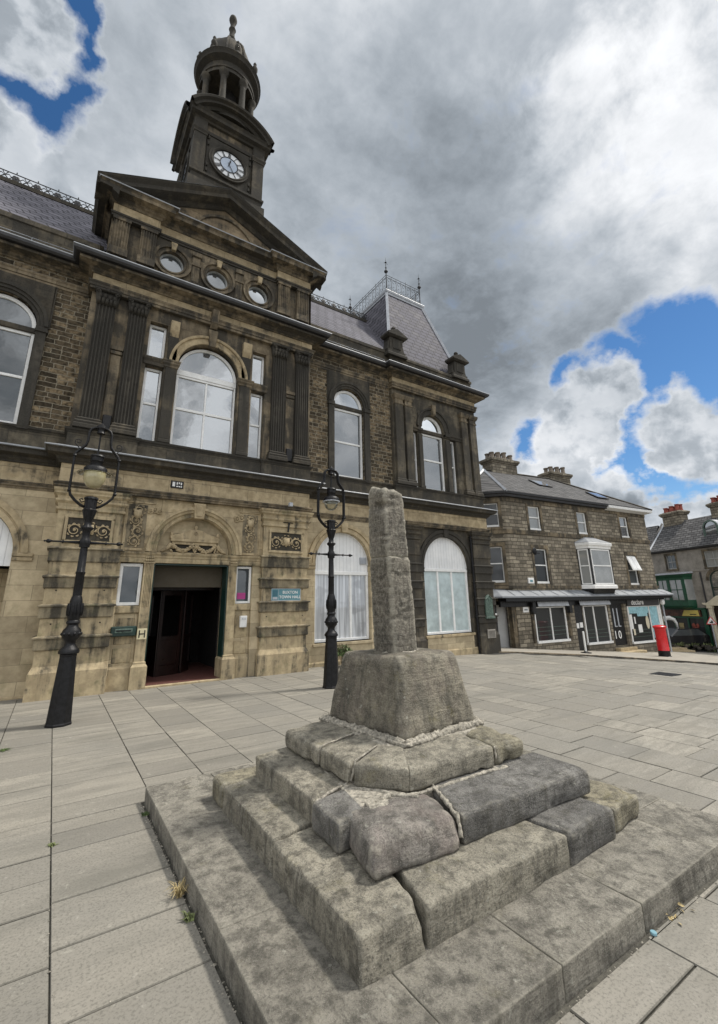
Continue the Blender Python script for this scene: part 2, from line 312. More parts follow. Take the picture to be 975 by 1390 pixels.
# ------------------------------------------------------------------ mesh builder
SPLIT = set('spandrel_carving wall_strip wall spandrel_frame impost pier stall_riser panel sill plinth transom door_step vent_duct carving_ground bolt door_notice window_poster window_vinyl window_display window_flowers ridge_flashing lead_hip dome_rib wooden_bracket parapet door_glazing roof doorway_lining back_wall tympanum_moulding window_surround border leg apron fanlight'.split())
class MB:
    def __init__(s, org=(0, 0, 0)):
        s.v = []; s.f = []; s.o = Vector(org)
    def add(s, vs_, fs):
        k = len(s.v); s.v += [Vector(a) for a in vs_]; s.f += [tuple(i+k for i in f) for f in fs]; return s
    def box(s, x0, x1, y0, y1, z0, z1, t=None):
        v = [(x, y, z) for z in (z0, z1) for y in (y0, y1) for x in (x0, x1)]
        if t is not None: v = [t @ Vector(a) for a in v]
        return s.add(v, [(0, 2, 3, 1), (4, 5, 7, 6), (0, 1, 5, 4), (2, 6, 7, 3), (0, 4, 6, 2), (1, 3, 7, 5)])
    def prism(s, poly, y0, y1, ax='y'):
        """2D polygon extruded along an axis; ax y: poly is (x,z); z: (x,y); x: (y,z)"""
        n = len(poly)
        def P(p, d):
            return (p[0], d, p[1]) if ax == 'y' else ((p[0], p[1], d) if ax == 'z' else (d, p[0], p[1]))
        v = [P(p, y0) for p in poly]+[P(p, y1) for p in poly]
        f = [tuple(range(n)), tuple(range(2*n-1, n-1, -1))]+[(i, i+n, (i+1) % n+n, (i+1) % n) for i in range(n)]
        return s.add(v, f)
    def sweep(s, path, prof, closed=False, caps=True):
        """profile of (out, z) swept round a plan path; outwards is to the right of travel"""
        n = len(path); rows = []
        for i in range(n):
            p = Vector(path[i])
            a = Vector(path[i-1]) if (i > 0 or closed) else None
            b = Vector(path[(i+1) % n]) if (i < n-1 or closed) else None
            d1 = (p-a).normalized() if a is not None else None
            d2 = (b-p).normalized() if b is not None else None
            if d1 is None: d1 = d2
            if d2 is None: d2 = d1
            n1 = Vector((d1.y, -d1.x)); n2 = Vector((d2.y, -d2.x))
            mv = (n1+n2); k = mv.length_squared
            mv = mv*(2.0/k) if k > 1e-6 else n1
            rows.append([(p.x+mv.x*o, p.y+mv.y*o, z) for o, z in prof])
        m_ = len(prof); v = [q for r in rows for q in r]; f = []
        for i in range(n if closed else n-1):
            j = (i+1) % n
            for k in range(m_-1): f.append((i*m_+k, j*m_+k, j*m_+k+1, i*m_+k+1))
        if caps and not closed:
            f.append(tuple(range(m_))); f.append(tuple((n-1)*m_+k for k in reversed(range(m_))))
        return s.add(v, f)
    def tube(s, pts, r, n=8, caps=True):
        pts = [Vector(p) for p in pts]; rs = r if isinstance(r, (list, tuple)) else [r]*len(pts)
        v = []; prev = None
        for i, p in enumerate(pts):
            d = (pts[min(i+1, len(pts)-1)]-pts[max(i-1, 0)]).normalized()
            if prev is None:
                a = Vector((0, 0, 1)) if abs(d.z) < 0.9 else Vector((1, 0, 0))
                prev = d.cross(a).normalized()
            u_ = (prev-d*prev.dot(d)).normalized(); w_ = d.cross(u_); prev = u_
            v += [p+(u_*math.cos(2*PI*k/n)+w_*math.sin(2*PI*k/n))*rs[i] for k in range(n)]
        f = [(i*n+k, i*n+(k+1) % n, (i+1)*n+(k+1) % n, (i+1)*n+k) for i in range(len(pts)-1) for k in range(n)]
        if caps: f += [tuple(range(n-1, -1, -1)), tuple((len(pts)-1)*n+k for k in range(n))]
        return s.add(v, f)
    def lathe(s, prof, c=(0, 0, 0), n=16, rot=0.0, flute=0.0):
        v = []
        for r, z in prof:
            for k in range(n):
                rr = r*(1-flute*(k % 2))
                a = 2*PI*k/n+rot; v.append((c[0]+rr*math.cos(a), c[1]+rr*math.sin(a), c[2]+z))
        m_ = len(prof)
        f = [(i*n+k, i*n+(k+1) % n, (i+1)*n+(k+1) % n, (i+1)*n+k) for i in range(m_-1) for k in range(n)]
        f += [tuple(range(n-1, -1, -1)), tuple((m_-1)*n+k for k in range(n))]
        return s.add(v, f)
    def ball(s, c, r, n=8, m_=6):
        rx, ry, rz = r if isinstance(r, (tuple, list)) else (r, r, r)
        v = [(c[0], c[1], c[2]-rz)]
        for i in range(1, m_):
            a = -PI/2+PI*i/m_
            for k in range(n): v.append((c[0]+rx*math.cos(a)*math.cos(2*PI*k/n), c[1]+ry*math.cos(a)*math.sin(2*PI*k/n), c[2]+rz*math.sin(a)))
        v.append((c[0], c[1], c[2]+rz)); L = len(v)-1
        f = [(0, 1+(k+1) % n, 1+k) for k in range(n)]
        for i in range(m_-2):
            for k in range(n): f.append((1+i*n+k, 1+i*n+(k+1) % n, 1+(i+1)*n+(k+1) % n, 1+(i+1)*n+k))
        f += [(L, 1+(m_-2)*n+k, 1+(m_-2)*n+(k+1) % n) for k in range(n)]
        return s.add(v, f)
    def ring(s, cx, cz, r0, r1, y0, y1, a0=0.0, a1=180.0, n=24):
        """flat arch ring in the xz plane, front face at y0"""
        full = abs(a1-a0) >= 359.9; N_ = n if full else n+1; v = []
        for i in range(N_):
            a = R(a0+(a1-a0)*i/n)
            for r, y in ((r0, y0), (r1, y0), (r1, y1), (r0, y1)): v.append((cx+r*math.cos(a), y, cz+r*math.sin(a)))
        f = []
        for i in range(n):
            j = (i+1) % N_
            for k in range(4): f.append((i*4+k, i*4+(k+1) % 4, j*4+(k+1) % 4, j*4+k))
        if not full: f += [(0, 1, 2, 3), tuple((N_-1)*4+k for k in (3, 2, 1, 0))]
        return s.add(v, f)
    def ringprof(s, cx, cz, prof, a0=0.0, a1=180.0, n=28):
        """moulding: profile of (radius, y) turned about an axis along y"""
        full = abs(a1-a0) >= 359.9; N_ = n if full else n+1; m_ = len(prof); v = []
        for i in range(N_):
            a = R(a0+(a1-a0)*i/n)
            v += [(cx+r*math.cos(a), y, cz+r*math.sin(a)) for r, y in prof]
        f = []
        for i in range(n):
            j = (i+1) % N_
            for k in range(m_-1): f.append((i*m_+k, i*m_+k+1, j*m_+k+1, j*m_+k))
        return s.add(v, f)
    def disc(s, cx, cz, r, y, a0=0.0, a1=180.0, n=24):
        v = [(cx, y, cz)]+[(cx+r*math.cos(R(a0+(a1-a0)*i/n)), y, cz+r*math.sin(R(a0+(a1-a0)*i/n))) for i in range(n+1)]
        return s.add(v, [(0, i+2, i+1) for i in range(n)])
    def quad(s, a, b, c, d): return s.add([a, b, c, d], [(0, 1, 2, 3)])
    def wall(s, x0, x1, z0, z1, y, dep, ops):
        """front face at y with reveals going back dep; ops: (xa, xb, zb, zt, arch) arch = springing height gives a half round head"""
        ops = sorted(ops); cur = x0
        Q = lambda a, b, c, d: s.add([(a, y, c), (b, y, c), (b, y, d), (a, y, d)], [(0, 1, 2, 3)]) if (b-a > 1e-4 and d-c > 1e-4) else None
        for xa, xb, zb, zt, arch in ops:
            Q(cur, xa, z0, z1); Q(xa, xb, z0, zb)
            if arch:
                r = (xb-xa)/2; cx = (xa+xb)/2; n = 20
                pts = [(cx-r*math.cos(PI*i/n), zt+r*math.sin(PI*i/n)) for i in range(n+1)]
                for i in range(n):
                    a, b = pts[i], pts[i+1]
                    s.add([(a[0], y, a[1]), (b[0], y, b[1]), (b[0], y, z1), (a[0], y, z1)], [(0, 1, 2, 3)])
                    s.add([(a[0], y, a[1]), (b[0], y, b[1]), (b[0], y+dep, b[1]), (a[0], y+dep, a[1])], [(0, 3, 2, 1)])
            else:
                Q(xa, xb, zt, z1)
                s.add([(xa, y, zt), (xb, y, zt), (xb, y+dep, zt), (xa, y+dep, zt)], [(0, 3, 2, 1)])
            s.add([(xa, y, zb), (xa, y, zt), (xa, y+dep, zt), (xa, y+dep, zb)], [(0, 3, 2, 1)])
            s.add([(xb, y, zb), (xb, y, zt), (xb, y+dep, zt), (xb, y+dep, zb)], [(0, 1, 2, 3)])
            s.add([(xa, y, zb), (xb, y, zb), (xb, y+dep, zb), (xa, y+dep, zb)], [(0, 1, 2, 3)])
            cur = xb
        Q(cur, x1, z0, z1)
        return s
    def islands(s):
        par = list(range(len(s.v)))
        def fd(i):
            while par[i] != i: par[i] = par[par[i]]; i = par[i]
            return i
        for f in s.f:
            for i in f[1:]: par[fd(i)] = fd(f[0])
        g_ = {}
        for k, f in enumerate(s.f): g_.setdefault(fd(f[0]), []).append(k)
        bx = []
        for ks in g_.values():
            ps = [s.v[i] for k in ks for i in s.f[k]]
            bx.append([ks, [min(p[j] for p in ps)-.012 for j in range(3)], [max(p[j] for p in ps)+.012 for j in range(3)]])
        out = []
        for it in bx:
            hit = [o for o in out if any(all(a[1][j] <= it[2][j] and it[1][j] <= a[2][j] for j in range(3)) for a in o)]
            new = [it]
            for o in hit: new += o; out.remove(o)
            out.append(new)
        return [[k for a in o for k in a[0]] for o in out]
    def build(s, name, mat, parent=None, bevel=0.0, smooth=False, label=None, fixn=True, stuff=False):
        if name in SPLIT:
            gs = s.islands()
            if len(gs) > 1:
                for ks in gs:
                    q = MB(s.o); mp_ = {}
                    for k in ks:
                        f = []
                        for i in s.f[k]:
                            if i not in mp_: mp_[i] = len(q.v); q.v.append(s.v[i])
                            f.append(mp_[i])
                        q.f.append(tuple(f))
                    r_ = q._build(name, mat, parent, bevel, smooth, label, fixn)
                return r_
        return s._build(name, mat, parent, bevel, smooth, label, fixn)
    def _build(s, name, mat, parent=None, bevel=0.0, smooth=False, label=None, fixn=True):
        me = bpy.data.meshes.new(name)
        me.from_pydata([tuple(a-s.o) for a in s.v], [], s.f)
        bm = bmesh.new(); bm.from_mesh(me)
        if fixn:
            bmesh.ops.remove_doubles(bm, verts=bm.verts, dist=0.0002)
            bmesh.ops.recalc_face_normals(bm, faces=bm.faces)
        bm.to_mesh(me); bm.free()
        me.materials.append(M[mat] if isinstance(mat, str) else mat)
        if smooth:
            for p in me.polygons: p.use_smooth = True
        o = bpy.data.objects.new(name, me); COL.objects.link(o)
        if parent is not None: o.parent = parent
        if bevel:
            b = o.modifiers.new('edge', 'BEVEL'); b.width = bevel; b.segments = 1; b.limit_method = 'ANGLE'; b.angle_limit = R(40)
        if smooth and smooth != 'all':
            try:
                o.modifiers.new('smooth', 'EDGE_SPLIT').split_angle = R(40)
            except Exception: pass
        if label: o['label'] = label
        return o
def tag(o, label, cat, group=None, kind=None):
    o['label'] = label; o['category'] = cat
    if group: o['group'] = group
    if kind: o['kind'] = kind
    return o
def struct(o): o['kind'] = 'structure'; return o
def thing(name, label, cat, loc, rz=0.0, group=None):
    o = bpy.data.objects.new(name, None); COL.objects.link(o); o.empty_display_size = 0.2
    o.location = loc; o.rotation_euler = (0, 0, rz)
    return tag(o, label, cat, group)
def rectpath(x0, x1, yf, yb): return [(x0, yb), (x0, yf), (x1, yf), (x1, yb)]
def text_mesh(name, body, size, mat, parent, loc, rot, extrude=0.004, spacing=1.0, align='CENTER', shear=0.0):
    cu = bpy.data.curves.new(name, 'FONT'); cu.body = body; cu.size = size; cu.extrude = extrude; cu.align_x = align; cu.align_y = 'CENTER'; cu.space_character = spacing; cu.shear = shear; cu.offset = size*0.012
    tmp = bpy.data.objects.new('tmp', cu); COL.objects.link(tmp)
    dg = bpy.context.evaluated_depsgraph_get(); dg.update()
    me = bpy.data.meshes.new_from_object(tmp.evaluated_get(dg)); bpy.data.objects.remove(tmp)
    me.materials.clear(); me.materials.append(M[mat])
    o = bpy.data.objects.new(name, me); COL.objects.link(o); o.parent = parent; o.location = loc; o.rotation_euler = rot
    return o
def tz(x, y=0.0):
    pts = [(-400, 0), (7, 0), (12, -0.05), (16, -0.17), (19.3, -0.42), (24, -0.82), (29, -1.2), (33, -1.52), (40, -1.9), (60, -2.4), (400, -4)]
    for (a, za), (b, zb) in zip(pts, pts[1:]):
        if x <= b:
            return za+(zb-za)*max(0, (x-a))/(b-a)
    return pts[-1][1]

# ------------------------------------------------------------------ ground and paving
def paving_material():
    mt, t = newmat('worn sandstone paving')
    O = t.n('ShaderNodeTexCoord').outputs['Object']
    at = t.n('ShaderNodeAttribute', attribute_name='slabtone').outputs['Fac']
    off = t.n('ShaderNodeCombineXYZ', {0: t.math('MULTIPLY', at, 37.0), 1: t.math('MULTIPLY', at, 91.0), 2: 0.0}).outputs[0]
    V = t.vm('ADD', O, off)
    med = t.noise(t.vm('MULTIPLY', V, (0.9, 3.4, 1.0)), 1.5, 6, 0.65, 0.6)['Fac']      # bedding marks across each slab
    big = t.noise(O, 0.35, 5, 0.6)['Fac']
    fin = t.noise(O, 55.0, 6, 0.75)['Fac']; fin2 = t.noise(O, 16.0, 5, 0.7)['Fac']
    c = t.mix(at, (0.195, 0.183, 0.158), (0.335, 0.309, 0.258))
    c = t.mix(t.ramp(med, 0.35, 0.68), c, (0.215, 0.200, 0.168))
    c = t.mix(t.ramp(big, 0.42, 0.66, 0, 0.55), c, (0.205, 0.196, 0.172))
    c = t.mix(t.ramp(fin, 0.48, 0.62, 0, 0.55), c, (0.09, 0.086, 0.072))
    c = t.mix(t.ramp(fin2, 0.62, 0.72, 0, 0.4), c, (0.44, 0.42, 0.37))
    st = t.noise(t.vm('MULTIPLY', O, (0.35, 1.6, 1)), 1.1, 5, 0.6, 0.4)['Fac']
    c = t.mix(t.ramp(st, 0.52, 0.70, 0, 0.55), c, (0.13, 0.125, 0.105))
    gum = t.n('ShaderNodeTexVoronoi', {'Vector': O, 'Scale': 1.7, 'Randomness': 1.0}); gd = t.math('ADD', gum.outputs['Distance'], t.math('MULTIPLY', t.math('SUBTRACT', fin2, 0.5), 0.03))
    c = t.mix(t.ramp(gd, 0.022, 0.034, 0.55, 0.0), c, t.mix(t.ramp(gum.outputs['Color'], 0.3, 0.6), (0.10, 0.095, 0.085), (0.48, 0.46, 0.41)))
    lic = t.noise(O, 7.0, 7, 0.75, 0.4)['Fac']; c = t.mix(t.ramp(lic, 0.60, 0.68, 0, 0.5), c, (0.37, 0.355, 0.30)); c = t.mix(t.ramp(lic, 0.30, 0.38, 0.5, 0), c, (0.12, 0.113, 0.095))
    jd = t.n('ShaderNodeAttribute', attribute_name='jointdirt').outputs['Fac']; c = t.mix(t.math('MULTIPLY', jd, t.ramp(fin2, 0.3, 0.6, 0.55, 1.0)), c, (0.085, 0.08, 0.064))
    h = t.math('ADD', t.math('MULTIPLY', fin, 0.35), t.math('ADD', t.math('MULTIPLY', fin2, 0.4), t.math('MULTIPLY', med, 0.8)))
    finish(t, c, t.ramp(med, 0.3, 0.7, 0.62, 0.85), h, 0.45, 0.010, **{'Specular IOR Level': 0.35})
    return mt
M['paving'] = paving_material()
M['ground'] = plain('dark joint grit', (0.085, 0.08, 0.065), 0.95, 0.3, 30.0, 0.3)
M['asphalt'] = plain('worn asphalt', (0.075, 0.073, 0.07), 0.85, 0.2, 8.0, 0.4)

# ground sheet to the horizon
g = MB()
xs = [-400, -60, -20, -5, 7, 12, 16, 19.3, 24, 29, 33, 40, 60, 400]; ys = [-400, -60, -15, 0, 12, 20, 40, 100, 400]
for x in xs:
    for y in ys: g.v.append(Vector((x, y, tz(x)-0.016)))
ny = len(ys)
for i in range(len(xs)-1):
    for j in range(ny-1): g.f.append((i*ny+j, (i+1)*ny+j, (i+1)*ny+j+1, i*ny+j+1))
struct(g.build('ground', 'ground', fixn=False))

# slabs: columns running towards the town hall, random lengths, separate joints
rs = random.Random(11)
verts = []; faces = []; tones = []; dirt = []
def kerb_y(x):       # plan line of the far kerb
    pts = [(15.4, 13.25), (16.05, 13.05), (19.2, 11.74), (21.5, 9.59), (22.6, 8.06), (25.5, 2.0), (27.5, -6), (28, -12)]
    if x <= pts[0][0]: return 99
    for (a, ya), (b, yb) in zip(pts, pts[1:]):
        if x <= b: return ya+(yb-ya)*(x-a)/(b-a)
    return -99
cols_ = [-0.40, 0.26]
x = -0.40
while x > -14: x -= rs.uniform(0.58, 0.78); cols_.insert(0, x)
x = 0.26
fixed = [1.16, 1.80, 2.44, 3.28, 3.98]
cols_ += fixed; x = fixed[-1]
while x < 27.5: x += rs.uniform(0.55, 0.86); cols_.append(x)
def slab(x0, x1, y0, y1, j=0.0033, ch=0.004, off=0.0):
    t_ = rs.random(); k = len(verts)
    dz = rs.uniform(-0.0025, 0.0025); tx = rs.uniform(-0.0015, 0.0015); ty = rs.uniform(-0.0015, 0.0015)
    a, b, c, d = x0+j, x1-j, y0+j*2.0, y1-j*2.0
    for (X, Y, s_) in [(a, c, 0), (b, c, 0), (b, d, 0), (a, d, 0)]:
        verts.append((X, Y, tz(X)-0.016+off))
    for (X, Y) in [(a+ch, c+ch), (b-ch, c+ch), (b-ch, d-ch), (a+ch, d-ch)]:
        verts.append((X, Y, tz(X)+off+dz+tx*(X-a)/(b-a)+ty*(Y-c)/(d-c)))
    for (X, Y) in [(a, c), (b, c), (b, d), (a, d)]:
        verts.append((X, Y, tz(X)-0.007+off+dz))
    fs = [(k+4, k+5, k+6, k+7)]; dirt.append(0.0)
    for i in range(4):
        n_ = (i+1) % 4
        fs.append((k+8+i, k+8+n_, k+4+n_, k+4+i)); fs.append((k+i, k+n_, k+8+n_, k+8+i)); dirt.extend((0.4, 1.0))
    faces.extend(fs); tones.extend([t_]*len(fs))
for x0, x1 in zip(cols_, cols_[1:]):
    y = -7+rs.uniform(0, 0.5)
    while y < 13.6:
        L = rs.uniform(0.45, 1.15) if x0 > 4 else rs.uniform(0.36, 0.78)
        y1 = min(y+L, 13.7)
        inside = (x1 > 1.10 and x0 < 5.05 and y1 > 1.86 and y < 5.78)
        if not inside:
            if y1 < kerb_y(x1) - 0.02: slab(x0, x1, y, y1)
        else:
            # cut the slab against the raised platform of the cross
            if y < 1.83: slab(x0, x1, y, 1.83)
            if y1 > 5.80: slab(x0, x1, 5.80, y1)
            if x0 < 1.05: slab(x0, 1.05, max(y, 1.84), min(y1, 5.80))
            if x1 > 5.10: slab(5.10, x1, max(y, 1.84), min(y1, 5.80))
        y = y1
me = bpy.data.meshes.new('plaza'); me.from_pydata(verts, [], faces)
a_ = me.attributes.new('slabtone', 'FLOAT', 'FACE'); a_.data.foreach_set('value', tones)
d_ = me.attributes.new('jointdirt', 'FLOAT', 'FACE'); d_.data.foreach_set('value', dirt)
me.materials.append(M['paving'])
po = bpy.data.objects.new('plaza', me); COL.objects.link(po); struct(po)

# pavement beyond the kerb, raised, with its kerb stones, and the street beyond
pv = MB(); line = [(15.4, 13.25), (16.05, 13.05), (17.6, 12.42), (19.2, 11.74), (20.4, 10.75), (21.5, 9.59), (22.6, 8.06), (24.2, 5.0), (25.5, 2.0), (27.5, -6)]
ptop = 0.05
for (a, b) in zip(line, line[1:]):
    for k in range(3):
        xa, xb = a[0], b[0]
        y0a, y0b = a[1], b[1]
        # strips eastwards/northwards
        A0 = (a[0]+0.0, a[1]); B0 = (b[0], b[1])
        e0, e1 = [(0.16, 4.0), (4.0, 9.0), (9.0, 16.0)][k]
        q = []
        for (P_, e) in ((a, e0), (b, e0), (b, e1), (a, e1)):
            X = P_[0]+0.80*e; Y = P_[1]+0.60*e
            q.append((X, Y, tz(X)+ptop))
        pv.add(q, [(0, 1, 2, 3)])
struct(pv.build('pavement', plain('pale pavement flags', (0.30, 0.275, 0.23), 0.8, 0.15, 2.5, 0.3), fixn=False))
kb = MB()
for (a, b) in zip(line, line[1:]):
    L = math.hypot(b[0]-a[0], b[1]-a[1]); n = max(1, int(L/0.9))
    for i in range(n):
        p = [a[0]+(b[0]-a[0])*i/n, a[1]+(b[1]-a[1])*i/n]; q = [a[0]+(b[0]-a[0])*(i+0.985)/n, a[1]+(b[1]-a[1])*(i+0.985)/n]
        dx, dy = 0.13, 0.10
        v = []
        for zz in (-0.05, 0.058):
            for (X, Y) in (p, q, (q[0]+dx, q[1]+dy), (p[0]+dx, p[1]+dy)): v.append((X, Y, tz(X)+zz))
        kb.add(v, [(0, 3, 2, 1), (4, 5, 6, 7), (0, 1, 5, 4), (1, 2, 6, 5), (2, 3, 7, 6), (3, 0, 4, 7)])
struct(kb.build('kerb', 'mid', bevel=0.01))
ch = MB()     # dark asphalt strip laid along the kerb line
for (a, b) in zip(line, line[1:]):
    q = [(a[0]-0.20, a[1]-0.14), (b[0]-0.20, b[1]-0.14), (b[0]-0.01, b[1]), (a[0]-0.01, a[1])]
    ch.add([(X, Y, tz(X)+0.004) for X, Y in q], [(0, 1, 2, 3)])
struct(ch.build('kerb_strip', 'asphalt', fixn=False))
rd = MB()     # the street going downhill in front of the far shop
for i in range(12):
    x0, x1 = 36.2+i*0.6, 36.8+i*0.6
    rd.add([(x0, -20, tz(x0)+0.06), (x1, -20, tz(x1)+0.06), (x1, 60, tz(x1)+0.06), (x0, 60, tz(x0)+0.06)], [(0, 1, 2, 3)])
struct(rd.build('road', 'asphalt', fixn=False))
# ------------------------------------------------------------------ market cross
def cross_stone(name, light, dark, pinkish=0.0, moss=0.3, darkcov=0.45, sc=1.0, speck=0.0, spk=1.0):
    mt, t = newmat(name)
    O = t.n('ShaderNodeTexCoord').outputs['Object']
    at = t.n('ShaderNodeObjectInfo').outputs['Random']
    V = t.vm('ADD', O, t.n('ShaderNodeCombineXYZ', {0: t.math('MULTIPLY', at, 13.0), 1: t.math('MULTIPLY', at, 31.0), 2: at}).outputs[0])
    big = t.noise(V, 2.2*sc, 6, 0.65, 0.3)['Fac']; med = t.noise(V, 9*sc, 6, 0.7)['Fac']
    fin = t.noise(V, 70, 6, 0.8)['Fac']; grit = t.noise(V, 160, 3, 0.7)['Fac']
    pit = t.n('ShaderNodeTexVoronoi', {'Vector': V, 'Scale': 42.0}).outputs['Distance']
    bed = t.noise(t.vm('MULTIPLY', V, (1.2, 1.2, 9.0)), 3.0, 5, 0.6, 0.4)['Fac']
    c = t.mix(t.ramp(big, 0.33, 0.66), dark, light)
    c = t.mix(t.ramp(med, 0.42, 0.66, 0, 0.75), c, tuple(x*0.36 for x in dark))
    c = t.mix(t.ramp(fin, 0.50, 0.62, 0, 0.62*spk), c, (0.040, 0.038, 0.032))
    c = t.mix(t.ramp(grit, 0.54, 0.64, 0, 0.5*spk), c, (0.50, 0.47, 0.40))
    dk = t.noise(t.vm('ADD', V, (4, 9, 2)), 2.6*sc, 6, 0.7, 0.5)['Fac']
    c = t.mix(t.ramp(dk, 0.60-darkcov*0.3, 0.84-darkcov*0.3, 0, 0.45), c, (0.062, 0.059, 0.053))
    tool = t.noise(t.vm('MULTIPLY', t.vm('ADD', V, t.vm('MULTIPLY', t.noise(V, 4, 2)['Color'], (.08, .08, .08))), (26, 9, 26)), 1.0, 4, 0.6)['Fac']; c = t.mix(t.ramp(tool, 0.56, 0.68, 0, 0.32), c, (0.07, 0.066, 0.055))
    vst = t.noise(t.vm('MULTIPLY', V, (11, 11, 1.6)), 1.0, 6, 0.65, 0.3)['Fac']; c = t.mix(t.ramp(vst, 0.50, 0.66, 0, 0.6), c, (0.075, 0.070, 0.058))
    if pinkish: c = t.mix(t.ramp(t.noise(V, 3.2, 4)['Fac'], 0.45, 0.65, 0, pinkish), c, (0.30, 0.225, 0.20))
    if moss: c = t.mix(t.ramp(t.noise(t.vm('ADD', V, (1, 5, 7)), 4.0, 6, 0.75)['Fac'], 0.55, 0.72, 0, moss), c, (0.19, 0.165, 0.055))
    if speck:
        pv_ = t.n('ShaderNodeTexVoronoi', {'Vector': t.vm('MULTIPLY', V, (1, 1, .7)), 'Scale': 34.0}).outputs['Distance']
        c = t.mix(t.ramp(pv_, 0.12, 0.30, speck, 0), c, (0.03, 0.028, 0.024)); c = t.mix(t.ramp(pv_, 0.5, 0.75, 0, speck*.6), c, (0.40, 0.37, 0.30))
    lich = t.n('ShaderNodeTexVoronoi', {'Vector': t.vm('ADD', V, t.vm('MULTIPLY', t.noise(V, 20, 3)['Color'], (.06, .06, .06))), 'Scale': 8.0, 'Randomness': 1.0}).outputs['Distance']
    c = t.mix(t.ramp(lich, 0.08, 0.12, 0.5, 0.0), c, (0.42, 0.41, 0.35))
    pt = t.n('ShaderNodeNewGeometry').outputs['Pointiness']
    c = t.mix(t.ramp(pt, 0.506, 0.56, 0, 0.6), c, (0.46, 0.43, 0.35))
    h = t.math('ADD', t.math('MULTIPLY', fin, 0.8), t.math('ADD', t.math('MULTIPLY', med, 0.45), t.math('ADD', t.math('MULTIPLY', bed, 0.9), t.math('MULTIPLY', pit, 0.25))))
    finish(t, c, 0.86, h, 1.0, 0.022, **{'Specular IOR Level': 0.3})
    return mt
M['step'] = cross_stone('weathered gritstone', (0.42, 0.385, 0.305), (0.26, 0.24, 0.19), moss=0.3, darkcov=0.30, spk=1.1)
M['stepyellow'] = cross_stone('yellow lichened gritstone', (0.385, 0.345, 0.245), (0.24, 0.218, 0.155), moss=0.5, darkcov=0.15, spk=.8)
M['stepdark'] = cross_stone('dark grey gritstone', (0.285, 0.275, 0.255), (0.155, 0.150, 0.142), moss=0.08, darkcov=0.62)
M['steppink'] = cross_stone('pinkish worn gritstone', (0.37, 0.335, 0.295), (0.20, 0.186, 0.168), pinkish=0.22, moss=0.0, darkcov=0.52)
M['platform'] = cross_stone('grey flag stone', (0.36, 0.335, 0.28), (0.25, 0.233, 0.195), moss=0.12, darkcov=0.12, sc=0.8, spk=.8)
M['socket'] = cross_stone('tooled gritstone', (0.30, 0.27, 0.205), (0.165, 0.15, 0.115), pinkish=0.10, moss=0.35, darkcov=0.62)
M['mortar'] = plain('rough pale mortar', (0.50, 0.46, 0.38), 0.95, 0.35, 30.0, 1.0, bdist=0.02)

